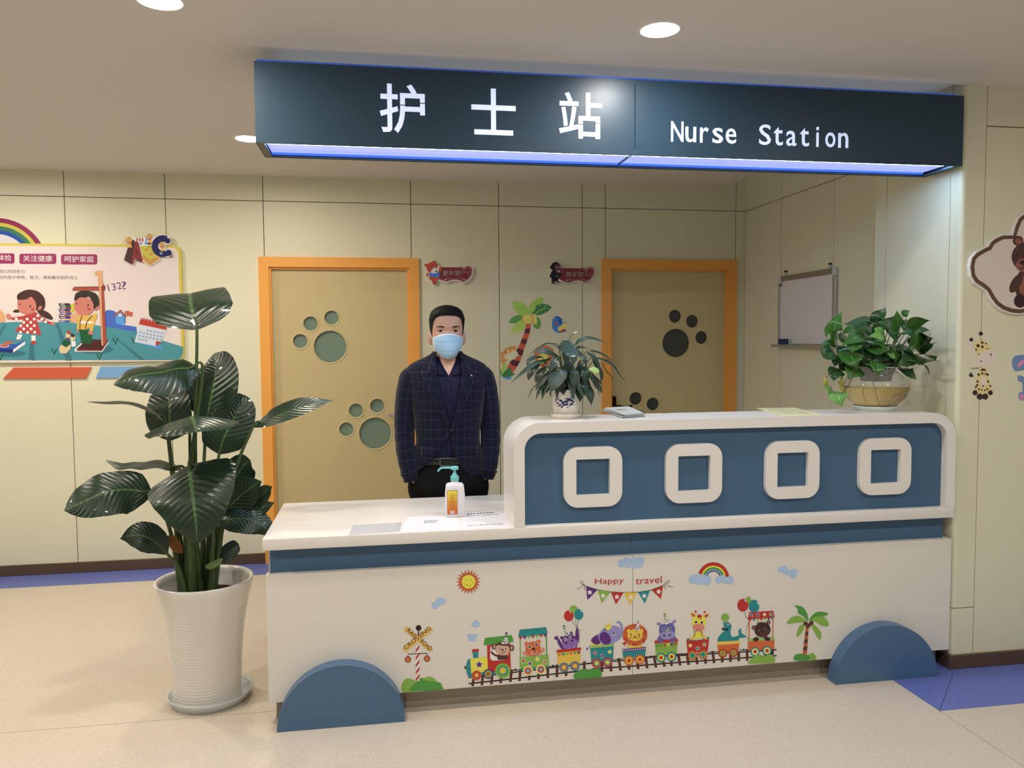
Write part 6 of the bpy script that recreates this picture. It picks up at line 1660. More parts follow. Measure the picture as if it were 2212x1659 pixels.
BOP = [  # blade midrib points, width, facing normal, shape options
    ([(-0.296, 0.27, 1.603), (-0.327, 0.33, 1.7), (-0.363, 0.47, 1.764), (-0.398, 0.63, 1.758), (-0.418, 0.73, 1.717)], 0.335, (0, -0.62, 0.9), dict(fold=0.12, curl=-0.05, wave=0.03, prof='shield'), None),
    ([(-0.286, 0.28, 1.434), (-0.354, 0.24, 1.443), (-0.416, 0.18, 1.43), (-0.496, 0.12, 1.419), (-0.569, 0.08, 1.385)], 0.21, (-0.15, -0.85, 0.75), dict(fold=-0.18, curl=-0.22, wave=0.03), None),
    ([(-0.298, 0.42, 1.2), (-0.281, 0.42, 1.282), (-0.262, 0.44, 1.385), (-0.262, 0.47, 1.453), (-0.279, 0.52, 1.498)], 0.235, (-0.25, -1, 0.1), dict(fold=0.12, curl=-0.06), None),
    ([(-0.459, 0.44, 1.115), (-0.457, 0.44, 1.18), (-0.456, 0.44, 1.267), (-0.473, 0.49, 1.342), (-0.503, 0.54, 1.383)], 0.20, (-0.1, -1, 0.15), dict(fold=0.16, curl=-0.05, wave=0.03), None),
    ([(-0.425, 0.22, 1.223), (-0.479, 0.2, 1.267), (-0.544, 0.17, 1.299), (-0.613, 0.13, 1.305), (-0.678, 0.1, 1.318)], 0.13, (0.05, 0.06, 1), dict(fold=0.3, curl=-0.1), None),
    ([(-0.341, 0.3, 1.188), (-0.316, 0.2, 1.239), (-0.286, 0.1, 1.25), (-0.254, 0, 1.234), (-0.236, -0.06, 1.206)], 0.36, (0, -0.35, 1), dict(fold=-0.10, curl=-0.20, wave=0.04), None),
    ([(-0.244, 0.4, 1.054), (-0.226, 0.4, 1.118), (-0.189, 0.41, 1.194), (-0.162, 0.43, 1.262), (-0.167, 0.47, 1.32)], 0.20, (0.1, -1, 0.2), dict(fold=0.14, curl=-0.06), None),
    ([(-0.083, 0.34, 1.177), (-0.008, 0.31, 1.217), (0.086, 0.29, 1.255), (0.177, 0.29, 1.279), (0.261, 0.3, 1.291)], 0.125, (-0.35, -0.75, 0.9), dict(fold=0.12, curl=-0.06, wave=0.02, prof='lance'), None),
    ([(-0.315, 0.16, 1.046), (-0.293, 0.08, 1.01), (-0.269, 0.01, 0.936), (-0.255, -0.02, 0.849), (-0.252, -0.02, 0.763)], 0.35, (0.02, -1, 0.28), dict(fold=0.10, curl=-0.20, wave=0.03, prof='shield'), None),
    ([(-0.471, 0.2, 0.923), (-0.545, 0.16, 0.953), (-0.614, 0.1, 0.959), (-0.688, 0.06, 0.931), (-0.751, 0.04, 0.902)], 0.20, (0.0, -0.9, 0.55), dict(fold=-0.1, curl=-0.12, wave=0.05), None),
    ([(-0.369, 0.28, 1.008), (-0.454, 0.28, 1.031), (-0.539, 0.28, 1.034), (-0.609, 0.28, 1.032), (-0.673, 0.28, 1.059)], 0.13, (0.0, -0.12, 1), dict(fold=0.12, curl=-0.1, wave=0.06), None),
    ([(-0.238, 0.42, 0.827), (-0.207, 0.42, 0.896), (-0.167, 0.42, 0.965), (-0.137, 0.42, 1.008), (-0.116, 0.42, 1.023)], 0.15, (0.2, -1, 0.2), dict(fold=0.1, curl=-0.05, wave=0.04), None),
    ([(-0.25, 0.33, 0.781), (-0.2, 0.33, 0.827), (-0.141, 0.33, 0.884), (-0.091, 0.33, 0.921), (-0.056, 0.33, 0.94)], 0.15, (0.35, -1, 0.45), dict(fold=0.12, curl=-0.05, prof='lance'), None),
    ([(-0.207, 0.36, 0.768), (-0.14, 0.36, 0.809), (-0.077, 0.36, 0.859), (-0.038, 0.36, 0.896), (-0.016, 0.36, 0.91)], 0.08, (0.4, -0.8, 0.6), dict(fold=0.14, curl=-0.05, prof='lance'), None),
    ([(-0.224, 0.34, 0.761), (-0.154, 0.34, 0.788), (-0.096, 0.34, 0.807), (-0.046, 0.34, 0.825), (-0.004, 0.34, 0.842)], 0.11, (0.1, -0.7, 0.8), dict(fold=0.1, curl=-0.08, prof='lance'), None),
    ([(-0.236, 0.28, 0.775), (-0.168, 0.28, 0.792), (-0.095, 0.28, 0.782), (-0.047, 0.28, 0.754), (-0.022, 0.28, 0.711)], 0.135, (0.05, -0.75, 0.75), dict(fold=-0.05, curl=-0.12, wave=0.03), None),
    ([(-0.419, 0.2, 0.668), (-0.45, 0.17, 0.725), (-0.496, 0.15, 0.763), (-0.545, 0.14, 0.768), (-0.584, 0.14, 0.758)], 0.125, (0.1, -0.9, 0.5), dict(fold=0.08, curl=-0.1, prof='lance'), None),
    ([(-0.237, 0.3, 0.604), (-0.212, 0.3, 0.624), (-0.187, 0.3, 0.648), (-0.162, 0.3, 0.669), (-0.154, 0.3, 0.675)], 0.075, (-0.1, -1, 0.4), dict(fold=0.15, curl=-0.05), None),
]
BASES = [(-0.332, 0.3, 0.515), (-0.359, 0.25, 0.54), (-0.318, 0.35, 0.516), (-0.392, 0.32, 0.529), (-0.395, 0.3, 0.518), (-0.336, 0.25, 0.522), (-0.296, 0.32, 0.515), (-0.267, 0.3, 0.511), (-0.342, 0.24, 0.517), (-0.378, 0.26, 0.521), (-0.385, 0.36, 0.517), (-0.288, 0.36, 0.511), (-0.283, 0.3, 0.512), (-0.265, 0.33, 0.506), (-0.268, 0.3, 0.502), (-0.268, 0.28, 0.5), (-0.359, 0.23, 0.513), (-0.278, 0.27, 0.495)]
for (P, w, nrm, kw, lab), bs in zip(BOP, BASES):
    o = leaf('leaf', P, w, nrm, M_bop, plant, lab, seed=len(P) + w * 50, rows=20, half=5, **kw)
    b = Vector(bs); b.z = 0.449; p0 = Vector(P[0]); p1 = Vector(P[1])
    d = (p1 - p0)
    midp = b.lerp(p0, 0.55); midp += Vector(((b.x - p0.x) * 0.18, (b.y - p0.y) * 0.18, 0.03))
    q = min(0.6, 0.07 / max(d.length, 0.01))
    thickb = 0.016 if w > 0.11 else 0.010
    tube('stalk', [b, midp, p0 - d * 0.12, p0 + d * q], [thickb, 0.008, 0.0062, 0.004], M_stalk, plant, 8, 18)
M_dry = leaf_mat('dry_leaf', (150, 96, 34), (96, 58, 24), (120, 80, 40), 0.6, 8, 0.3, 0.6, 0)
leaf('leaf', [(-0.364, 0.22, 0.666), (-0.387, 0.22, 0.692), (-0.405, 0.22, 0.718), (-0.421, 0.22, 0.727), (-0.426, 0.22, 0.717)], 0.045, (0.3, -1, 0.3), M_dry, plant, 'curled yellow brown dry leaf', fold=0.5, curl=-0.2, wave=0.1)
M_pale = leaf_mat('pale_sheath', (96, 118, 54), (78, 100, 46), (110, 130, 70), 0.4, 8, 0.3, 0.3, 0.1)
leaf('leaf', [(-0.276, 0.22, 0.612), (-0.264, 0.22, 0.604), (-0.241, 0.22, 0.611), (-0.216, 0.22, 0.627), (-0.204, 0.22, 0.633)], 0.03, (0, -1, 0.4), M_pale, plant, 'small pale green curled leaf', fold=0.3, curl=-0.2, prof='lance')
for a, b_, r in (([(-0.359, 0.28, 0.497), (-0.358, 0.28, 0.599), (-0.366, 0.28, 0.684)], 0, 0.020), ([(-0.316, 0.3, 0.492), (-0.323, 0.3, 0.591), (-0.327, 0.3, 0.694)], 0, 0.018), ([(-0.264, 0.28, 0.5), (-0.265, 0.28, 0.594), (-0.25, 0.28, 0.712)], 0, 0.013)):
    a[0] = (a[0][0], a[0][1], 0.449)
    tube('stalk', a, [r, r * 0.8, r * 0.5], M_stalk, plant, 10, 12)

# ------------------------------------------------------------------ potted lily on the raised counter
lx, ly = 1.268, 0.150
M_cer = mat('ivory_ceramic', (230, 224, 212), 0.2, 0.5)
M_cob = mat('cobalt_print', (36, 48, 100), 0.3)
sc2 = empty('plant_saucer', (lx, ly, UZ), 'small ivory ceramic saucer under the flowered lily pot', 'saucer')
lathe('dish', [(0.0, 0.004), (0.048, 0.004), (0.056, 0.007), (0.066, 0.020), (0.0685, 0.020), (0.066, 0.012), (0.060, 0.003), (0.056, 0.0), (0.0, 0.0)], (lx, ly, UZ), M_cer, sc2, 48)
lily = empty('potted_lily', (lx, ly, UZ + 0.0045), 'drooping dark green lily in a white pot with blue flowers', 'potted plant')
LZ = UZ + 0.0045
lathe('pot', [(0.0, 0.0), (0.049, 0.0), (0.053, 0.004), (0.060, 0.06), (0.0665, 0.118), (0.069, 0.122), (0.0675, 0.125), (0.062, 0.120), (0.058, 0.095), (0.0, 0.093)], (lx, ly, LZ), M_cer, lily, 48)
lathe('soil', [(0.0, 0.1), (0.059, 0.100)], (lx, ly, LZ), M_soil, lily, 32)
random.seed(11)
mb = MB()
FL = [(-40, 66, 6, 0), (-30, 72, 5, 30), (-22, 64, 8, 0), (-12, 58, 10, 40), (0, 60, 9, 20), (8, 70, 11, 0), (16, 66, 7, 50), (24, 60, 8, -40), (26, 76, 7, 20), (-34, 52, 6, 60), (-25, 44, 6, 20), (-18, 36, 6, 0), (-8, 46, 8, 30), (-14, 48, 5, 80), (2, 48, 7, 60), (20, 48, 8, 10), (12, 42, 4, 0), (4, 34, 4, 0), (-30, 40, 4, 0), (-44, 56, 4, 30), (24, 86, 5, 30), (18, 80, 5, -20), (-6, 72, 4, 0)]
for ang, h, s, rot in FL:
    hh = h / 1000.0 + 0.012; r = 0.0535 + 0.0065 * (hh / 0.06) + 0.0006
    if hh > 0.06: r = 0.060 + 0.0065 * (hh - 0.06) / 0.058 + 0.0006
    a0 = math.radians(-100 + ang * 1.1); P = []
    for i in range(10):
        q = 2 * math.pi * i / 10; u, w_ = s / 1000.0 * math.cos(q), s / 1000.0 * 0.62 * math.sin(q)
        c_, s_ = math.cos(math.radians(rot)), math.sin(math.radians(rot))
        du, dz = u * c_ - w_ * s_, u * s_ + w_ * c_
        a = a0 + du / r; P.append((lx + r * math.cos(a), ly + r * math.sin(a), LZ + hh + dz))
    mb.add(P, [tuple(range(10))])
mb.build('flower_print', M_cob, lily, label='cobalt blue flower print')
M_lily = leaf_mat('lily_leaf', (30, 50, 38), (42, 64, 50), (58, 82, 56), 0.34, 15, 0.55, 0.25, 0.1)
M_lst = mat('lily_stalk', (70, 92, 50), 0.5)
LILY_W = [0.072, 0.034, 0.022, 0.050, 0.038, 0.040, 0.052, 0.052, 0.045, 0.040, 0.088, 0.050, 0.056, 0.054, 0.036, 0.050, 0.044, 0.036, 0.048, 0.020, 0.062, 0.070, 0.052, 0.048, 0.046, 0.060, 0.055, 0.055, 0.040, 0.034, 0.036, 0.050, 0.050, 0.055]
LLP = [[(1.237, 0.14, 1.516), (1.251, 0.11, 1.537), (1.264, 0.07, 1.512), (1.273, 0.03, 1.477), (1.27, 0.02, 1.439)],
    [(1.308, 0.15, 1.523), (1.337, 0.15, 1.551), (1.377, 0.15, 1.558), (1.422, 0.15, 1.547), (1.461, 0.15, 1.526)],
    [(1.244, 0.17, 1.524), (1.209, 0.17, 1.534), (1.18, 0.17, 1.532), (1.141, 0.17, 1.509), (1.087, 0.17, 1.466)],
    [(1.232, 0.13, 1.476), (1.198, 0.12, 1.494), (1.168, 0.11, 1.503), (1.142, 0.11, 1.502), (1.119, 0.11, 1.5)],
    [(1.195, 0.13, 1.466), (1.155, 0.11, 1.459), (1.109, 0.09, 1.445), (1.06, 0.07, 1.411), (1.003, 0.06, 1.365)],
    [(1.161, 0.13, 1.474), (1.131, 0.12, 1.477), (1.108, 0.12, 1.469), (1.093, 0.11, 1.455), (1.09, 0.11, 1.437)],
    [(1.144, 0.11, 1.457), (1.127, 0.1, 1.442), (1.107, 0.09, 1.42), (1.094, 0.09, 1.397), (1.09, 0.09, 1.376)],
    [(1.179, 0.13, 1.435), (1.159, 0.12, 1.421), (1.141, 0.11, 1.401), (1.131, 0.11, 1.381), (1.126, 0.11, 1.364)],
    [(1.19, 0.13, 1.415), (1.172, 0.12, 1.395), (1.154, 0.11, 1.373), (1.136, 0.11, 1.353), (1.125, 0.11, 1.33)],
    [(1.235, 0.1, 1.476), (1.21, 0.08, 1.467), (1.195, 0.07, 1.447), (1.184, 0.07, 1.425), (1.179, 0.07, 1.407)],
    [(1.243, 0.09, 1.436), (1.226, 0.06, 1.419), (1.206, 0.05, 1.39), (1.188, 0.04, 1.358), (1.172, 0.04, 1.326)],
    [(1.213, 0.12, 1.4), (1.193, 0.1, 1.383), (1.18, 0.1, 1.363), (1.173, 0.1, 1.34), (1.172, 0.1, 1.319)],
    [(1.29, 0.1, 1.435), (1.285, 0.06, 1.411), (1.285, 0.05, 1.386), (1.282, 0.04, 1.359), (1.284, 0.04, 1.338)],
    [(1.353, 0.12, 1.434), (1.342, 0.08, 1.415), (1.338, 0.07, 1.395), (1.337, 0.07, 1.372), (1.335, 0.07, 1.347)],
    [(1.313, 0.13, 1.508), (1.324, 0.1, 1.49), (1.332, 0.08, 1.471), (1.338, 0.07, 1.45), (1.342, 0.07, 1.433)],
    [(1.353, 0.13, 1.497), (1.371, 0.11, 1.487), (1.389, 0.1, 1.464), (1.405, 0.1, 1.434), (1.418, 0.1, 1.4)],
    [(1.379, 0.13, 1.474), (1.392, 0.1, 1.444), (1.41, 0.09, 1.413), (1.415, 0.09, 1.388), (1.41, 0.09, 1.362)],
    [(1.385, 0.17, 1.499), (1.422, 0.17, 1.494), (1.455, 0.17, 1.478), (1.476, 0.17, 1.462), (1.492, 0.17, 1.454)],
    [(1.406, 0.15, 1.468), (1.449, 0.15, 1.457), (1.484, 0.15, 1.436), (1.511, 0.15, 1.399), (1.547, 0.15, 1.351)],
    [(1.43, 0.16, 1.447), (1.449, 0.16, 1.421), (1.468, 0.16, 1.397), (1.484, 0.16, 1.378), (1.49, 0.16, 1.354)],
    [(1.36, 0.11, 1.398), (1.379, 0.09, 1.376), (1.394, 0.09, 1.352), (1.41, 0.09, 1.334), (1.414, 0.09, 1.314)],
    [(1.334, 0.1, 1.373), (1.342, 0.07, 1.349), (1.352, 0.07, 1.326), (1.357, 0.06, 1.299), (1.36, 0.06, 1.265)],
    [(1.316, 0.11, 1.376), (1.311, 0.08, 1.352), (1.309, 0.07, 1.327), (1.312, 0.07, 1.304), (1.312, 0.07, 1.28)],
    [(1.281, 0.12, 1.388), (1.277, 0.09, 1.37), (1.282, 0.09, 1.349), (1.284, 0.09, 1.331), (1.282, 0.09, 1.315)],
    [(1.242, 0.11, 1.384), (1.233, 0.08, 1.366), (1.235, 0.08, 1.345), (1.238, 0.07, 1.328), (1.239, 0.07, 1.311)],
    [(1.263, 0.12, 1.465), (1.269, 0.1, 1.445), (1.269, 0.09, 1.423), (1.259, 0.09, 1.4), (1.248, 0.09, 1.375)],
    [(1.226, 0.15, 1.444), (1.213, 0.13, 1.42), (1.205, 0.13, 1.394), (1.2, 0.13, 1.369), (1.205, 0.13, 1.348)],
    [(1.331, 0.15, 1.459), (1.329, 0.12, 1.434), (1.324, 0.11, 1.406), (1.324, 0.11, 1.381), (1.326, 0.11, 1.36)],
    [(1.384, 0.15, 1.406), (1.395, 0.13, 1.386), (1.411, 0.13, 1.371), (1.424, 0.13, 1.357), (1.432, 0.13, 1.337)],
    [(1.269, 0.2, 1.495), (1.265, 0.23, 1.51), (1.248, 0.25, 1.521), (1.226, 0.27, 1.523), (1.195, 0.28, 1.513)],
    [(1.325, 0.21, 1.504), (1.354, 0.24, 1.517), (1.39, 0.27, 1.514), (1.42, 0.28, 1.5), (1.445, 0.29, 1.476)],
    [(1.304, 0.2, 1.473), (1.335, 0.25, 1.488), (1.367, 0.29, 1.482), (1.389, 0.31, 1.46), (1.403, 0.32, 1.432)],
    [(1.252, 0.21, 1.458), (1.24, 0.25, 1.473), (1.222, 0.28, 1.467), (1.207, 0.3, 1.446), (1.195, 0.31, 1.419)],
    [(1.282, 0.2, 1.484), (1.297, 0.25, 1.496), (1.309, 0.3, 1.488), (1.313, 0.33, 1.46), (1.315, 0.34, 1.427)]]
for P, w in zip(LLP, LILY_W):
    c = Vector(P[2]); outw = Vector((c.x - lx, c.y - ly, 0)); outw = outw.normalized() if outw.length > 0.01 else Vector((0, -1, 0))
    nrm = outw * 0.55 + Vector((0, -0.45, 0.75))
    leaf('leaf', P, w * 0.86, nrm, M_lily, lily, None, fold=0.10, curl=-0.12, prof='lance', rows=12, half=3, wave=0.02, seed=w * 99)
    p0 = Vector(P[0]); b = Vector((lx + (p0.x - lx) * 0.22, ly + (p0.y - ly) * 0.3, LZ + 0.098))
    tube('stalk', [b, b.lerp(p0, 0.5) + Vector((0, 0, 0.012)), p0, Vector(P[1])], [0.0028, 0.002, 0.0016, 0.001], M_lst, lily, 6, 10)
random.seed(17)
for i in range(16):
    a = 2 * math.pi * i / 16 + random.uniform(-.15, .15); e = random.uniform(0.6, 1.0)
    d = Vector((math.cos(a), math.sin(a) * 0.75, 0)); b = Vector((lx, ly, LZ + 0.10)); top = random.uniform(0.06, 0.12)
    P = [b + d * 0.045 * e + Vector((0, 0, top * .8)), b + d * 0.085 * e + Vector((0, 0, top)), b + d * 0.125 * e + Vector((0, 0, top * .72)), b + d * 0.155 * e + Vector((0, 0, top * .25)), b + d * 0.17 * e + Vector((0, 0, -0.02))]
    leaf('leaf', P, random.uniform(0.035, 0.052), d * 0.5 + Vector((0, 0, 0.8)), M_lily, lily, None, fold=0.10, curl=-0.12, prof='lance', rows=12, half=3, wave=0.02, seed=i)
    tube('stalk', [b + d * 0.015, b + d * 0.025 + Vector((0, 0, top * .5)), P[0], P[1]], [0.0026, 0.002, 0.0014], M_lst, lily, 6, 8)
tube('flower_stem', [(1.281, 0.15, 1.49), (1.285, 0.15, 1.541), (1.292, 0.15, 1.565), (1.308, 0.15, 1.577), (1.314, 0.15, 1.58)], [0.002, 0.0014], M_lst, lily, 6, 12)
leaf('spathe', [(1.304, 0.15, 1.575), (1.31, 0.15, 1.58), (1.317, 0.15, 1.582), (1.324, 0.15, 1.581)], 0.010, (0, -0.3, 1), mat('cream_spathe', (226, 222, 206), 0.4), lily, 'small white lily flower', fold=0.3, curl=-0.2, prof='lance', rows=8, half=2)
leaf('bud', [(1.347, 0.05, 1.421), (1.362, 0.05, 1.422), (1.378, 0.05, 1.417), (1.388, 0.05, 1.413), (1.394, 0.05, 1.41)], 0.030, (0, -1, 0.5), mat('lime_bud', (158, 186, 104), 0.4), lily, 'pale lime green folded young leaf', fold=0.2, curl=-0.4, prof='lance', rows=8, half=3)

# ------------------------------------------------------------------ golden pothos in a glass bowl
bx, by = 2.776, 0.165
M_glass = mat('clear_glass', (255, 255, 255), 0.02, 0.5, trans=1.0, ior=1.45)
M_water = mat('amber_water', (236, 206, 140), 0.0, 0.5, trans=1.0, ior=1.33)
n_, l_, b_ = nodes(M_water)
va = n_.new('ShaderNodeVolumeAbsorption'); va.inputs['Color'].default_value = (0.92, 0.80, 0.42, 1); va.inputs['Density'].default_value = 8.0
l_.new(va.outputs['Volume'], n_['Material Output'].inputs['Volume'])
M_water.node_tree.nodes['Principled BSDF'].inputs['Base Color'].default_value = (1, 1, 1, 1)
M_basket = mat('white_basket_plastic', (226, 224, 220), 0.4)
M_sgl = mat('pale_green_plastic', (214, 222, 216), 0.4)
sc3 = empty('plant_saucer', (bx, by, UZ), 'white plastic saucer under the glass bowl of the trailing plant', 'saucer')
lathe('dish', [(0.0, 0.0195), (0.086, 0.0195), (0.094, 0.021), (0.099, 0.024), (0.101, 0.0225), (0.093, 0.014), (0.090, 0.0), (0.0, 0.0)], (bx, by, UZ), M_sgl, sc3, 56)
pot = empty('potted_pothos', (bx, by, UZ + 0.0198), 'glossy green trailing pothos growing in a round glass bowl of amber water', 'potted plant')
BZ = UZ + 0.0198
def bowl_r(z):        # outer radius of the bowl over its base
    return 0.1455 * math.sqrt(max(0.0, 1 - ((z - 0.090) / (0.104 if z < 0.090 else 0.0985)) ** 2))
zs = [0.0045, 0.010, 0.018, 0.028, 0.040, 0.055, 0.070, 0.085, 0.098, 0.112, 0.126, 0.140, 0.152, 0.162, 0.170]
outp = [(0.0, 0.0), (0.068, 0.0), (0.074, 0.002)] + [(bowl_r(z), z) for z in zs] + [(0.0845, 0.178), (0.086, 0.183)]
inp = [(0.083, 0.183), (0.0815, 0.178)] + [(bowl_r(z) - 0.003, z) for z in reversed(zs[1:])] + [(0.070, 0.004), (0.0, 0.003)]
lathe('bowl', outp + inp, (bx, by, BZ), M_glass, pot, 64)
wz = [z for z in zs if 0.009 < z < 0.092]
wp = [(0.0, 0.0036), (0.069, 0.0046)] + [(bowl_r(z) - 0.0019, z) for z in wz] + [(bowl_r(0.093) - 0.0019, 0.093), (0.0, 0.093)]
lathe('water', wp, (bx, by, BZ), M_water, pot, 64)
mbk = MB()
v, f = latheg([(0.060, 0.118), (0.064, 0.118), (0.078, 0.180), (0.089, 0.184), (0.089, 0.187), (0.075, 0.187), (0.060, 0.121)], (bx, by, BZ), 160)
v = [((bx + (p[0] - bx) * (1 + 0.035 * math.cos(28 * math.atan2(p[1] - by, p[0] - bx)) * (1 if p[2] < BZ + 0.185 else 0))), (by + (p[1] - by) * (1 + 0.035 * math.cos(28 * math.atan2(p[1] - by, p[0] - bx)) * (1 if p[2] < BZ + 0.185 else 0))), p[2]) for p in v]
mbk.add(v, f)
v, f = latheg([(0.0, 0.118), (0.061, 0.119)], (bx, by, BZ), 48); mbk.add(v, f)
mbk.build('inner_basket', M_basket, pot, True)
lathe('soil', [(0.0, 0.183), (0.0745, 0.181)], (bx, by, BZ), M_soil, pot, 32)
tube('root', [(bx - 0.03, by - 0.02, BZ + 0.118), (bx - 0.028, by - 0.05, BZ + 0.06), (bx - 0.02, by - 0.06, BZ + 0.012)], [0.0012, 0.0008], mat('root_brown', (96, 80, 52), 0.7), pot, 6, 10)
M_po = leaf_mat('pothos_leaf', (46, 92, 34), (58, 108, 42), (96, 138, 76), 0.24, 7, 0.6, 0.06, 0.15)
M_pod = leaf_mat('pothos_leaf_dark', (34, 70, 36), (44, 84, 44), (72, 108, 64), 0.22, 7, 0.6, 0.06, 0.15)
M_pol = leaf_mat('pothos_leaf_light', (92, 146, 66), (116, 168, 84), (150, 190, 110), 0.3, 7, 0.6, 0.15)
M_poy = leaf_mat('pothos_leaf_yellow', (190, 176, 70), (150, 156, 60), (170, 170, 90), 0.35, 7, 0.6, 0.15)
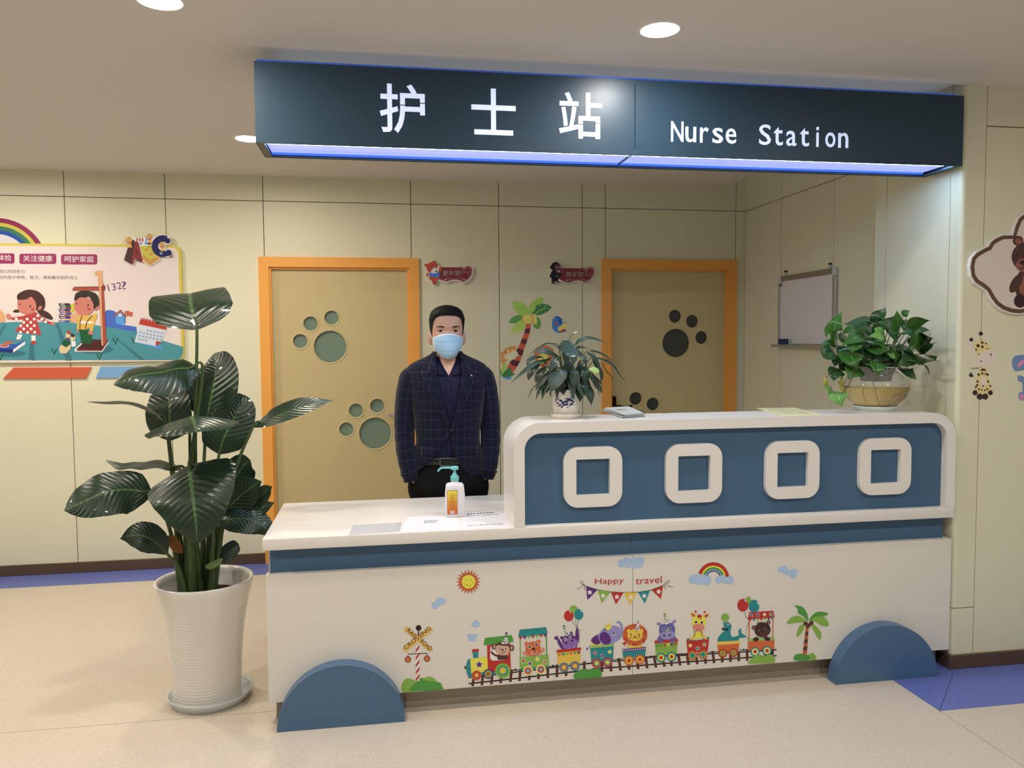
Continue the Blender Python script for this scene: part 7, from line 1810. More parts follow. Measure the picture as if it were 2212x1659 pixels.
PO = [([(2.547, 0.135, 1.557), (2.524, 0.115, 1.582), (2.531, 0.105, 1.624), (2.565, 0.115, 1.67)], 0.088, 0),
    ([(2.775, 0.185, 1.625), (2.722, 0.165, 1.633), (2.666, 0.145, 1.624), (2.617, 0.135, 1.614), (2.575, 0.125, 1.614)], 0.052, 1),
    ([(2.769, 0.165, 1.624), (2.772, 0.155, 1.647), (2.797, 0.155, 1.667), (2.818, 0.155, 1.696)], 0.066, 1),
    ([(2.854, 0.115, 1.564), (2.835, 0.095, 1.597), (2.834, 0.095, 1.635), (2.837, 0.105, 1.676)], 0.112, 0),
    ([(2.942, 0.205, 1.655), (2.949, 0.205, 1.665), (2.96, 0.205, 1.673), (2.975, 0.205, 1.679)], 0.04, 0),
    ([(2.926, 0.145, 1.591), (2.906, 0.075, 1.615), (2.892, -0.005, 1.629), (2.893, -0.075, 1.618)], 0.062, 0),
    ([(2.843, 0.085, 1.567), (2.85, 0.055, 1.577), (2.863, 0.035, 1.57), (2.881, 0.025, 1.548)], 0.075, 1),
    ([(3.003, 0.185, 1.577), (3.029, 0.185, 1.587), (3.051, 0.185, 1.587), (3.07, 0.185, 1.582)], 0.034, 1),
    ([(3.012, 0.165, 1.524), (2.992, 0.125, 1.544), (2.976, 0.075, 1.55), (2.977, 0.025, 1.543)], 0.072, 1),
    ([(2.976, 0.145, 1.491), (2.971, 0.105, 1.508), (2.961, 0.045, 1.518), (2.978, 0.005, 1.528)], 0.070, 1),
    ([(2.955, 0.135, 1.59), (2.948, 0.115, 1.557), (2.934, 0.105, 1.525), (2.885, 0.105, 1.48)], 0.105, 0),
    ([(2.959, 0.145, 1.439), (2.958, 0.095, 1.45), (2.959, 0.035, 1.445), (2.98, -0.025, 1.441)], 0.070, 0),
    ([(3.002, 0.135, 1.471), (2.986, 0.085, 1.463), (2.977, 0.045, 1.454), (2.974, 0.005, 1.464)], 0.075, 0),
    ([(2.969, 0.075, 1.418), (2.968, 0.065, 1.408), (2.968, 0.055, 1.396), (2.965, 0.045, 1.37)], 0.02, 1),
    ([(2.928, 0.105, 1.466), (2.874, 0.065, 1.451), (2.842, 0.055, 1.433), (2.811, 0.055, 1.42)], 0.075, 1),
    ([(2.879, 0.125, 1.407), (2.89, 0.095, 1.395), (2.909, 0.085, 1.376), (2.931, 0.085, 1.353)], 0.090, 1),
    ([(2.701, 0.045, 1.438), (2.69, 0.025, 1.422), (2.685, 0.015, 1.401), (2.687, 0.015, 1.379)], 0.078, 0),
    ([(2.6, 0.105, 1.482), (2.585, 0.065, 1.464), (2.587, 0.045, 1.439), (2.602, 0.045, 1.412)], 0.112, 0),
    ([(2.553, 0.135, 1.472), (2.509, 0.105, 1.483), (2.476, 0.095, 1.477), (2.453, 0.105, 1.5)], 0.098, 1),
    ([(2.56, 0.135, 1.466), (2.541, 0.115, 1.447), (2.536, 0.115, 1.431), (2.532, 0.115, 1.417)], 0.045, 1),
    ([(2.554, 0.145, 1.518), (2.523, 0.135, 1.528), (2.499, 0.135, 1.525), (2.475, 0.135, 1.516)], 0.04, 0),
    ([(2.565, 0.145, 1.514), (2.538, 0.125, 1.528), (2.525, 0.115, 1.541), (2.535, 0.115, 1.556)], 0.05, 0),
    ([(2.598, 0.115, 1.54), (2.551, 0.085, 1.55), (2.531, 0.075, 1.559), (2.52, 0.075, 1.569)], 0.07, 1),
    ([(2.669, 0.105, 1.565), (2.621, 0.075, 1.559), (2.574, 0.055, 1.54), (2.526, 0.055, 1.515)], 0.08, 0),
    ([(2.621, 0.085, 1.54), (2.592, 0.055, 1.521), (2.577, 0.045, 1.502), (2.572, 0.045, 1.479)], 0.07, 0),
    ([(2.735, 0.125, 1.575), (2.683, 0.095, 1.591), (2.648, 0.085, 1.6), (2.62, 0.085, 1.585)], 0.085, 1),
    ([(2.64, 0.115, 1.591), (2.605, 0.105, 1.588), (2.584, 0.105, 1.582), (2.557, 0.105, 1.566)], 0.05, 0),
    ([(2.748, 0.065, 1.549), (2.713, 0.045, 1.568), (2.692, 0.035, 1.561), (2.647, 0.035, 1.557)], 0.075, 2),
    ([(2.747, 0.115, 1.568), (2.74, 0.085, 1.59), (2.746, 0.075, 1.613), (2.76, 0.085, 1.638)], 0.085, 1),
    ([(2.807, 0.125, 1.591), (2.793, 0.085, 1.581), (2.797, 0.065, 1.555), (2.816, 0.065, 1.523)], 0.062, 1),
    ([(2.726, 0.105, 1.546), (2.713, 0.065, 1.53), (2.721, 0.045, 1.514), (2.763, 0.045, 1.491)], 0.09, 0),
    ([(2.692, 0.095, 1.514), (2.689, 0.055, 1.501), (2.7, 0.035, 1.492), (2.756, 0.035, 1.491)], 0.07, 0),
    ([(2.798, 0.135, 1.493), (2.76, 0.105, 1.474), (2.735, 0.095, 1.462), (2.7, 0.095, 1.446)], 0.09, 1),
    ([(2.69, 0.135, 1.513), (2.667, 0.105, 1.482), (2.665, 0.095, 1.456), (2.672, 0.095, 1.43)], 0.10, 1),
    ([(2.644, 0.105, 1.411), (2.597, 0.065, 1.4), (2.577, 0.055, 1.385), (2.564, 0.055, 1.36)], 0.095, 0),
    ([(2.613, 0.145, 1.429), (2.586, 0.125, 1.417), (2.59, 0.125, 1.408), (2.608, 0.125, 1.401)], 0.05, 1),
    ([(2.604, 0.145, 1.508), (2.585, 0.125, 1.482), (2.579, 0.115, 1.463), (2.572, 0.115, 1.447)], 0.07, 0),
    ([(2.841, 0.135, 1.512), (2.834, 0.105, 1.487), (2.835, 0.095, 1.461), (2.821, 0.095, 1.435)], 0.08, 0),
    ([(2.778, 0.075, 1.481), (2.778, 0.055, 1.472), (2.789, 0.055, 1.462), (2.788, 0.055, 1.483)], 0.035, 2),
    ([(2.778, 0.105, 1.435), (2.775, 0.085, 1.423), (2.783, 0.085, 1.413), (2.786, 0.085, 1.402)], 0.06, 1),
    ([(2.714, 0.115, 1.442), (2.697, 0.095, 1.43), (2.697, 0.095, 1.417), (2.701, 0.095, 1.406)], 0.05, 1),
    ([(2.913, 0.165, 1.512), (2.903, 0.135, 1.495), (2.914, 0.135, 1.485), (2.918, 0.135, 1.462)], 0.07, 0),
    ([(2.617, 0.145, 1.593), (2.624, 0.135, 1.597), (2.635, 0.135, 1.603), (2.644, 0.135, 1.608)], 0.018, 3),
    ([(2.552, 0.115, 1.404), (2.526, 0.095, 1.393), (2.513, 0.085, 1.375), (2.51, 0.085, 1.352)], 0.078, 1),
    ([(2.519, 0.065, 1.302), (2.51, 0.045, 1.285), (2.511, 0.035, 1.267), (2.526, 0.035, 1.239)], 0.092, 2),
    ([(2.497, 0.075, 1.305), (2.474, 0.065, 1.319), (2.46, 0.065, 1.326), (2.442, 0.065, 1.337)], 0.030, 2),
    ([(2.479, 0.085, 1.327), (2.466, 0.075, 1.347), (2.462, 0.075, 1.363), (2.465, 0.075, 1.37)], 0.022, 3),
    ([(2.572, 0.105, 1.305), (2.555, 0.095, 1.332), (2.554, 0.095, 1.358), (2.571, 0.095, 1.386)], 0.024, 3),
    ([(2.853, 0.245, 1.606), (2.866, 0.275, 1.627), (2.868, 0.295, 1.648), (2.879, 0.295, 1.675)], 0.07, 1),
    ([(2.909, 0.245, 1.585), (2.922, 0.275, 1.613), (2.94, 0.295, 1.634), (2.951, 0.295, 1.654)], 0.08, 1),
    ([(2.977, 0.245, 1.585), (2.998, 0.265, 1.612), (3.016, 0.285, 1.63), (3.008, 0.285, 1.65)], 0.06, 1),
    ([(2.733, 0.235, 1.566), (2.738, 0.265, 1.586), (2.736, 0.285, 1.6), (2.72, 0.295, 1.607)], 0.07, 1),
    ([(2.764, 0.215, 1.539), (2.783, 0.265, 1.559), (2.791, 0.295, 1.57), (2.785, 0.315, 1.577)], 0.08, 1),
    ([(2.979, 0.195, 1.511), (2.997, 0.195, 1.531), (3.001, 0.185, 1.544), (3.004, 0.175, 1.552)], 0.07, 1)]
for P, w, k in PO:
    c = Vector(P[1]); outw = Vector((c.x - bx, c.y - by, 0)); outw = outw.normalized() if outw.length > 0.01 else Vector((0, -1, 0))
    nrm = outw * 0.35 + Vector((0, -0.8, 0.55))
    leaf('leaf', P, w, nrm, (M_po, M_pod, M_pol, M_poy)[k], pot, 'yellowing leaf' if k == 3 else None, fold=0.16, curl=-0.14, prof='heart', rows=14, half=4, wave=0.02, seed=w * 77)
    p0 = Vector(P[0])
    if p0.z > BZ + 0.13:
        ang = math.atan2(p0.y - by, p0.x - bx); rr_ = min(0.07, math.hypot(p0.x - bx, p0.y - by) * 0.4)
        b = Vector((bx + rr_ * math.cos(ang), by + rr_ * math.sin(ang), BZ + 0.184))
        mid = b.lerp(p0, 0.5) + Vector((0, 0, 0.02)); mid.z = max(mid.z, BZ + 0.197)
        tube('stalk', [b, mid, p0, p0.lerp(Vector(P[1]), 0.4)], [0.0026, 0.002, 0.0012], M_lst, pot, 6, 9)
random.seed(31)
for i in range(22):
    a = random.uniform(0, 2 * math.pi); rr_ = random.uniform(0.03, 0.12); h0 = random.uniform(0.205, 0.30) - rr_ * 0.3
    p0 = Vector((bx + rr_ * math.cos(a), by + rr_ * math.sin(a) * 0.9, BZ + h0))
    d = Vector((math.cos(a), math.sin(a), random.uniform(-0.5, 0.4))).normalized(); L = random.uniform(0.07, 0.11)
    P = [p0, p0 + d * L * 0.35 + Vector((0, 0, 0.012)), p0 + d * L * 0.7 + Vector((0, 0, 0.004)), p0 + d * L - Vector((0, 0, 0.014))]
    if P[-1].x > 2.985: continue
    leaf('leaf', P, random.uniform(0.06, 0.09), Vector((math.cos(a) * 0.5, math.sin(a) * 0.5 - 0.4, 0.8)), (M_po, M_pod, M_pod)[i % 3], pot, None, fold=0.16, curl=-0.14, prof='heart', rows=12, half=3, wave=0.02, seed=i)
    tube('stalk', [Vector((bx + rr_ * 0.35 * math.cos(a), by + rr_ * 0.35 * math.sin(a), BZ + 0.181)), p0.lerp(Vector((bx, by, BZ + 0.25)), 0.3), p0, P[1]], [0.0024, 0.0018, 0.0012], M_lst, pot, 6, 8)
M_vine = mat('brown_vine', (84, 70, 44), 0.6)
for a, r in (([(2.597, 0.065, 1.413), (2.568, 0.035, 1.37), (2.535, 0.015, 1.331), (2.516, 0.025, 1.303), (2.513, 0.055, 1.303)], 0.0022), ([(2.535, 0.015, 1.331), (2.53, 0.045, 1.335), (2.518, 0.065, 1.35), (2.527, 0.085, 1.359)], 0.0018), ([(2.571, 0.115, 1.407), (2.542, 0.105, 1.404), (2.502, 0.085, 1.404), (2.477, 0.075, 1.385), (2.467, 0.075, 1.366)], 0.0018), ([(2.579, 0.125, 1.421), (2.565, 0.125, 1.427), (2.547, 0.125, 1.437), (2.546, 0.135, 1.463)], 0.0018), ([(2.519, 0.065, 1.299), (2.502, 0.065, 1.303), (2.488, 0.065, 1.309)], 0.0014)):
    tube('vine', a, [r, r * 0.8], M_vine, pot, 6, 14)

# ------------------------------------------------------------------ things on the counter
M_paper = mat('white_paper', (236, 236, 240), 0.5)
M_film = mat('laminated_card', (206, 208, 218), 0.12, 0.5)
M_ink = mat('grey_ink', (70, 70, 76), 0.6)
def sheet(label, quad, z, m, marks, name='paper_sheet', cat='paper', ink=None):
    """flat sheet from four corners (front left, front right, back right, back left) plus dash marks in its own u,v"""
    o = plate(name, quad, [], z + 0.0006, z + 0.0001, m, None, XY, origin=(quad[0][0], quad[0][1], z)); tag(o, label, cat)
    Q = [Vector((p[0], p[1])) for p in quad]
    at = lambda u, v_: (Q[0] * (1 - u) + Q[1] * u) * (1 - v_) + (Q[3] * (1 - u) + Q[2] * u) * v_
    mb = MB()
    for u0, u1, v0, v1 in marks:
        mb.add([(*at(u, w_), z + 0.0008) for u, w_ in ((u0, v0), (u1, v0), (u1, v1), (u0, v1))], [(0, 1, 2, 3)])
    if marks: mb.build('print_marks', ink or M_ink, o)
    return o
random.seed(3)
def dashes(u0, u1, v, h, n):
    w = (u1 - u0) / n
    return [(u0 + i * w, u0 + i * w + w * random.uniform(0.5, 0.85), v, v + h) for i in range(n)]
Z1 = ZT1
sheet('small laminated grey card lying at the counter front, leftmost of the papers', [(0.329, -0.028), (0.53, -0.013), (0.546, 0.158), (0.341, 0.138)], Z1, M_film, [], 'laminated_card', 'card')
sheet('white paper sheet lying on the counter left of the hand sanitizer', [(0.537, -0.022), (0.784, -0.014), (0.789, 0.266), (0.572, 0.252)], Z1, M_paper, dashes(0.36, 0.64, 0.60, 0.05, 7) + dashes(0.36, 0.60, 0.50, 0.04, 6))
sheet('white paper sheet with printed lines lying against the raised counter', [(0.79, -0.015), (1.001, -0.016), (1.008, 0.311), (0.823, 0.288)], Z1, M_paper, dashes(0.1, 0.8, 0.86, 0.06, 9) + dashes(0.1, 0.85, 0.74, 0.03, 14) + dashes(0.1, 0.85, 0.16, 0.03, 12))
# sanitizer bottle
hx, hy = 0.782, 0.232
M_hdpe = mat('milky_plastic', (228, 226, 232), 0.35, 0.5)
n_, l_, b_ = nodes(M_hdpe); b_.inputs['Subsurface Weight'].default_value = 0.15; b_.inputs['Subsurface Radius'].default_value = (0.02, 0.02, 0.02)
M_teal = mat('turquoise_plastic', (126, 206, 210), 0.35)
hs = empty('hand_sanitizer', (hx, hy, Z1 + 0.0008), 'white hand sanitizer bottle with a turquoise pump and orange label', 'bottle')
def ringbox(hw, hd, r, z, dx=0.0, n=5):
    return [(hx + dx + p[0], hy + p[1], Z1 + 0.0008 + z) for p in rrect(-hw, hw, -hd, hd, r, n)]
rings = [ringbox(0.040, 0.026, 0.008, 0.0), ringbox(0.043, 0.029, 0.010, 0.003), ringbox(0.043, 0.029, 0.010, 0.06), ringbox(0.0425, 0.0285, 0.010, 0.100), ringbox(0.0395, 0.027, 0.011, 0.132), ringbox(0.0385, 0.026, 0.013, 0.140), ringbox(0.034, 0.022, 0.014, 0.147), ringbox(0.018, 0.016, 0.0155, 0.150), ringbox(0.0155, 0.0155, 0.0154, 0.153), ringbox(0.0155, 0.0155, 0.0154, 0.158)]
v = [p for r in rings for p in r]; n = len(rings[0]); f = []
for k in range(len(rings) - 1):
    for i in range(n):
        j = (i + 1) % n; f.append((k * n + i, k * n + j, (k + 1) * n + j, (k + 1) * n + i))
f += [tuple(reversed(range(n))), tuple(range((len(rings) - 1) * n, len(rings) * n))]
obj('bottle_body', v, f, M_hdpe, hs, True)
hb = Z1 + 0.0008
mb = MB()
v, f = latheg([(0.0172, 0.0), (0.0178, 0.002), (0.0178, 0.020), (0.0168, 0.022), (0.0115, 0.023), (0.0105, 0.030), (0.0062, 0.036), (0.0058, 0.052)], (hx, hy, hb + 0.158), 24, True, True)
mb.add(v, f)
for i in range(24):
    a = 2 * math.pi * i / 24; cx_, cy_ = hx + 0.0178 * math.cos(a), hy + 0.0178 * math.sin(a)
    v, f = boxg(cx_ - 0.0008, cx_ + 0.0008, cy_ - 0.0008, cy_ + 0.0008, hb + 0.161, hb + 0.177); mb.add(v, f)
mb.build('pump_collar', M_teal, hs)
mb = MB()
v, f = latheg([(0.0165, 0.0), (0.0175, 0.002), (0.0175, 0.011), (0.016, 0.014)], (hx, hy, hb + 0.208), 24, True, True); mb.add(v, f)
v, f = tubeg([(hx - 0.012, hy, hb + 0.216), (hx - 0.045, hy, hb + 0.217), (hx - 0.058, hy, hb + 0.216), (hx - 0.068, hy, hb + 0.210), (hx - 0.074, hy, hb + 0.201)], [0.0052, 0.0042, 0.0042, 0.0038], 10, 16); mb.add(v, f)
mb.build('pump_head', M_teal, hs, True)
M_lab = mat('gradient_label', (220, 160, 60), 0.4)
n_, l_, b_ = nodes(M_lab)
tc = n_.new('ShaderNodeTexCoord'); sp = n_.new('ShaderNodeSeparateXYZ'); cr = n_.new('ShaderNodeValToRGB'); l_.new(tc.outputs['Generated'], sp.inputs['Vector']); l_.new(sp.outputs['Z'], cr.inputs['Fac']); l_.new(cr.outputs['Color'], b_.inputs['Base Color'])
cr.color_ramp.elements[0].color = rgb((206, 96, 46)); cr.color_ramp.elements[0].position = 0.12
cr.color_ramp.elements[1].color = rgb((232, 214, 70)); cr.color_ramp.elements[1].position = 0.85
e = cr.color_ramp.elements.new(0.55); e.color = rgb((222, 160, 54))
box('label_border', hx - 0.0365, hx + 0.0085, hy - 0.0302, hy - 0.0288, hb + 0.014, hb + 0.120, mat('brown_border', (150, 72, 40), 0.5), hs)
lb = box('label', hx - 0.0350, hx + 0.0070, hy - 0.0308, hy - 0.0302, hb + 0.0155, hb + 0.1185, M_lab, hs)
mb = MB()
random.seed(8)
for i in range(13):
    z = hb + 0.104 - i * 0.0056; w = random.uniform(0.016, 0.034)
    mb.add(*boxg(hx - 0.014 - w / 2, hx - 0.014 + w / 2, hy - 0.0310, hy - 0.0308, z, z + 0.0016))
mb.build('print_marks', mat('label_ink', (150, 84, 36), 0.5), lb)
box('barcode_patch', hx - 0.0235, hx - 0.0060, hy - 0.0310, hy - 0.0308, hb + 0.0175, hb + 0.0300, M_paper, lb)
mb = MB()
for i in range(9):
    x = hx - 0.0205 + i * 0.00130
    mb.add(*boxg(x, x + (0.0005 if i % 3 else 0.0008), hy - 0.0312, hy - 0.0310, hb + 0.0195, hb + 0.0285))
mb.build('barcode', M_ink, lb)
# brochures and form pad on the raised top
cols_ = [(150, 176, 166), (196, 206, 196), (120, 150, 140), (206, 204, 130), (168, 190, 182), (222, 228, 224)]
Q = [Vector((1.498, 0.039)), Vector((1.606, 0.076)), Vector((1.643, 0.441)), Vector((1.512, 0.397))]
Q[0].y += 0.02; Q[1].y += 0.02
cen = sum(Q, Vector((0, 0))) / 4
for i, c in enumerate(cols_):
    random.seed(20 + i)
    a = random.uniform(-0.06, 0.06); dx, dy = random.uniform(-.006, .006), random.uniform(-.005, .005)
    P = [cen + Matrix.Rotation(a, 2) @ (q - cen) + Vector((dx, dy)) for q in Q]
    z = UZ + 0.0002 + i * 0.0031
    t = empty('brochure', (P[0].x, P[0].y, z), 'folded brochure at the %s of the fanned stack beside the lily' % ('bottom', 'second layer from the bottom', 'third layer from the bottom', 'fourth layer from the bottom', 'fifth layer from the bottom', 'very top')[i], 'brochure', 'brochures stacked on the raised counter')
    plate('cover', [p[:] for p in P], [], z + 0.0029, z + 0.0022, mat('brochure_%d' % i, c, 0.3), t, XY)
    plate('pages', [(cen + (p - cen) * 0.985)[:] for p in P], [], z + 0.0022, z, M_paper, t, XY)
    if i == 5:
        plate('cover_print', circ(cen.x - 0.005, cen.y + 0.02, 0.026, 20), [], z + 0.0031, z + 0.0029, mat('print_green', (120, 150, 120), 0.4), t, XY)
sheet('pale yellow printed form pad lying on the raised counter before the trailing plant', [(2.212, -0.003), (2.402, -0.004), (2.482, 0.368), (2.285, 0.39)], UZ + 0.0003, mat('yellow_form', (236, 232, 176), 0.5), dashes(0.2, 0.7, 0.86, 0.05, 6) + [q for i in range(7) for q in dashes(0.08, 0.9, 0.72 - i * 0.09, 0.03, 10)], 'form_pad', 'form pad', mat('form_ink', (140, 146, 130), 0.6))

# ------------------------------------------------------------------ person
PX, PY = 0.806, 0.860
person = empty('person', (PX, PY, 0.0), 'man in a navy checked blazer and blue face mask standing with hands in pockets', 'person')
M_skin = vary(mat('skin', (216, 170, 146), 0.42, 0.45), 30, 0.05, bump=0.08, bscale=220)
n_, l_, b_ = nodes(M_skin); b_.inputs['Subsurface Weight'].default_value = 0.08; b_.inputs['Subsurface Radius'].default_value = (0.012, 0.005, 0.003)
M_hair = vary(mat('black_hair', (20, 17, 18), 0.62, 0.25), 60, 0.4, bump=0.6, bscale=300, stretch=(1, 1, 0.35))
M_jacket = mat('navy_windowpane_wool', (26, 29, 48), 0.85, 0.2, sheen=0.15)
n, l, b = nodes(M_jacket)
uvn = n.new('ShaderNodeUVMap'); sp = n.new('ShaderNodeSeparateXYZ'); l.new(uvn.outputs['UV'], sp.inputs['Vector'])
def _m(op, a, bb=None):
    q = n.new('ShaderNodeMath'); q.operation = op
    for i, x in enumerate((a, bb)):
        if x is None: continue
        if isinstance(x, (int, float)): q.inputs[i].default_value = x
        else: l.new(x, q.inputs[i])
    return q.outputs[0]
def stripes(s, period, w, off):
    return _m('LESS_THAN', _m('FRACT', _m('ADD', _m('DIVIDE', s, period), off)), w)
lines = _m('MAXIMUM', stripes(sp.outputs['X'], 0.046, 0.04, 0.3), stripes(sp.outputs['Y'], 0.048, 0.04, 0.1))
nz = n.new('ShaderNodeTexNoise'); nz.inputs['Scale'].default_value = 900; l.new(uvn.outputs['UV'], nz.inputs['Vector'])
nz2 = n.new('ShaderNodeTexNoise'); nz2.inputs['Scale'].default_value = 25; l.new(uvn.outputs['UV'], nz2.inputs['Vector'])
mx = n.new('ShaderNodeMix'); mx.data_type = 'RGBA'; mx.inputs['A'].default_value = rgb((10, 13, 31)); mx.inputs['B'].default_value = rgb((17, 21, 45)); l.new(nz.outputs['Fac'], mx.inputs['Factor'])
m2 = n.new('ShaderNodeMix'); m2.data_type = 'RGBA'; m2.inputs['B'].default_value = rgb((66, 70, 94)); l.new(mx.outputs['Result'], m2.inputs['A'])
l.new(_m('MULTIPLY', lines, _m('ADD', _m('MULTIPLY', nz2.outputs['Fac'], 0.7), 0.25)), m2.inputs['Factor']); l.new(m2.outputs['Result'], b.inputs['Base Color'])
bp = n.new('ShaderNodeBump'); bp.inputs['Strength'].default_value = 0.25; bp.inputs['Distance'].default_value = 0.002; l.new(nz.outputs['Fac'], bp.inputs['Height']); l.new(bp.outputs['Normal'], b.inputs['Normal'])
M_shirt = vary(mat('navy_shirt', (20, 20, 52), 0.7, 0.3), 30, 0.1)
M_trous = vary(mat('black_trousers', (14, 14, 15), 0.85, 0.2), 40, 0.2)
M_belt = mat('black_leather', (16, 16, 16), 0.35, 0.5)
M_shoe = mat('black_shoe', (14, 13, 13), 0.25, 0.5)
M_button = mat('dark_button', (34, 32, 40), 0.3)
M_mask = mat('blue_mask', (168, 206, 232), 0.75, 0.2)
M_maskw = mat('white_mask_edge', (236, 238, 240), 0.7, 0.2)

def sgnp(v, p): return math.copysign(abs(v) ** p, v)
def ring_pt(row, th, n=2.3):
    """row = (z, half width, front depth, back depth, centre x, centre y); th=0 faces the room, positive to +x"""
    z, a, fr, bk, cx, cy = row
    s, c = math.sin(th), math.cos(th)
    return Vector((PX + cx + a * sgnp(s, 2 / n), PY + cy - (fr if c > 0 else bk) * sgnp(c, 2 / n), z))
def rows_at(tab, z):
    z = max(min(z, max(tab[0][0], tab[-1][0])), min(tab[0][0], tab[-1][0]))
    P = tab if tab[0][0] < tab[-1][0] else tab[::-1]
    for i in range(len(P) - 1):
        if z <= P[i + 1][0]:
            t = (z - P[i][0]) / (P[i + 1][0] - P[i][0]); t0 = t
            def h(k):
                p0 = P[max(i - 1, 0)][k]; p1 = P[i][k]; p2 = P[i + 1][k]; p3 = P[min(i + 2, len(P) - 1)][k]
                m1 = (p2 - p0) / 2 * (0.5 if (p2 - p1) * (p1 - p0) < 0 else 1); m2 = (p3 - p1) / 2 * (0.5 if (p3 - p2) * (p2 - p1) < 0 else 1)
                return (2 * t0 ** 3 - 3 * t0 ** 2 + 1) * p1 + (t0 ** 3 - 2 * t0 ** 2 + t0) * m1 + (-2 * t0 ** 3 + 3 * t0 ** 2) * p2 + (t0 ** 3 - t0 ** 2) * m2
            return (z,) + tuple(h(k) for k in range(1, 6))
    return P[-1]
def loftg(rows, n=32, e=2.3, fn=None):
    v = []; f = []
    for r in rows:
        for j in range(n):
            p = ring_pt(r, 2 * math.pi * j / n, e)
            v.append((fn(p, r, 2 * math.pi * j / n) if fn else p)[:])
    K = len(rows)
    for k in range(K - 1):
        for j in range(n):
            q = (j + 1) % n
            f.append((k * n + j, k * n + q, (k + 1) * n + q, (k + 1) * n + j))
    f += [tuple(reversed(range(n))), tuple(range((K - 1) * n, K * n))]
    return v, f
def R(z, a, fr, bk, cx=0.0, cy=0.0): return (z, a, fr, bk, cx, cy)

# head: z, half width, front, back
HEAD = [R(1.462, .016, .072, -.046), R(1.468, .034, .084, -.02), R(1.482, .048, .091, .015), R(1.505, .062, .095, .05), R(1.53, .071, .097, .07), R(1.56, .0765, .096, .085), R(1.585, .080, .093, .093),
        R(1.600, .082, .091, .097), R(1.618, .083, .097, .100), R(1.645, .0835, .098, .102), R(1.670, .081, .092, .098), R(1.690, .071, .078, .086), R(1.704, .052, .056, .064), R(1.711, .028, .030, .036)]
HR = [rows_at(HEAD, 1.462 + (1.711 - 1.462) * i / 44) for i in range(45)]
def facefn(p, r, th):
    if th > math.pi: th -= 2 * math.pi
    z = r[0]
    if abs(th) < 1.3:
        g = lambda c, w, cz, wz, s: s * math.exp(-((th - c) / w) ** 2 - ((z - cz) / wz) ** 2)
        d = g(0, .15, 1.540, .014, .020) + g(0, .10, 1.566, .020, .011) + g(0, .13, 1.592, .016, .003)
        d += g(.40, .20, 1.600, .010, -.010) + g(-.40, .20, 1.600, .010, -.010)
        d += g(.42, .28, 1.621, .007, .004) + g(-.42, .28, 1.621, .007, .004)
        d += g(0, .22, 1.506, .007, .006) + g(.65, .3, 1.56, .02, .004) + g(-.65, .3, 1.56, .02, .004)
        p = p + Vector((math.sin(th) * d * 0.5, -d, 0))
    return p
def head_pt(th, z, off=0.0):
    r = rows_at(HEAD, z)
    p = facefn(ring_pt(r, th), r, th)
    q = Vector((p.x - PX, p.y - PY - 0.0, (z - 1.6) * (0.4 if z < 1.66 else 1.6))).normalized()
    return p + q * off
bm = MB()
bm.add(*loftg(HR, 48, 2.3, facefn))
for s in (-1, 1):                                            # ears
    v, f = ellg((0, 0, 0), (0.011, 0.019, 0.033), 16, 12)
    v = [(PX + s * (0.0845 + p[0] * s + 0.25 * (p[1] + 0.019) * 0.9), PY + 0.006 + p[1], 1.562 + p[2] + p[1] * 0.2) for p in v]
    bm.add(v, f)
    v, f = ellg((PX + s * 0.083, PY + 0.001, 1.535), (0.009, 0.009, 0.010), 12, 8); bm.add(v, f)
bm.add(*loftg([R(1.30, .075, .06, .07, 0, .0), R(1.36, .062, .058, .066, 0, .0), R(1.42, .057, .056, .066, 0, .002), R(1.47, .056, .05, .07, 0, .004), R(1.53, .058, .045, .075, 0, .006)], 32))
bm.add(*loftg([R(.80, .150, .095, .105), R(.90, .155, .10, .105), R(1.02, .138, .095, .10), R(1.15, .150, .10, .105), R(1.28, .165, .105, .11), R(1.36, .170, .09, .105), R(1.41, .140, .065, .09), R(1.445, .075, .05, .075)], 32))
LEGS = [(.84, .095, .088), (.70, .092, .082), (.50, .094, .056), (.46, .094, .055), (.34, .096, .054), (.16, .098, .038), (.075, .100, .036)]
ARMS = {}
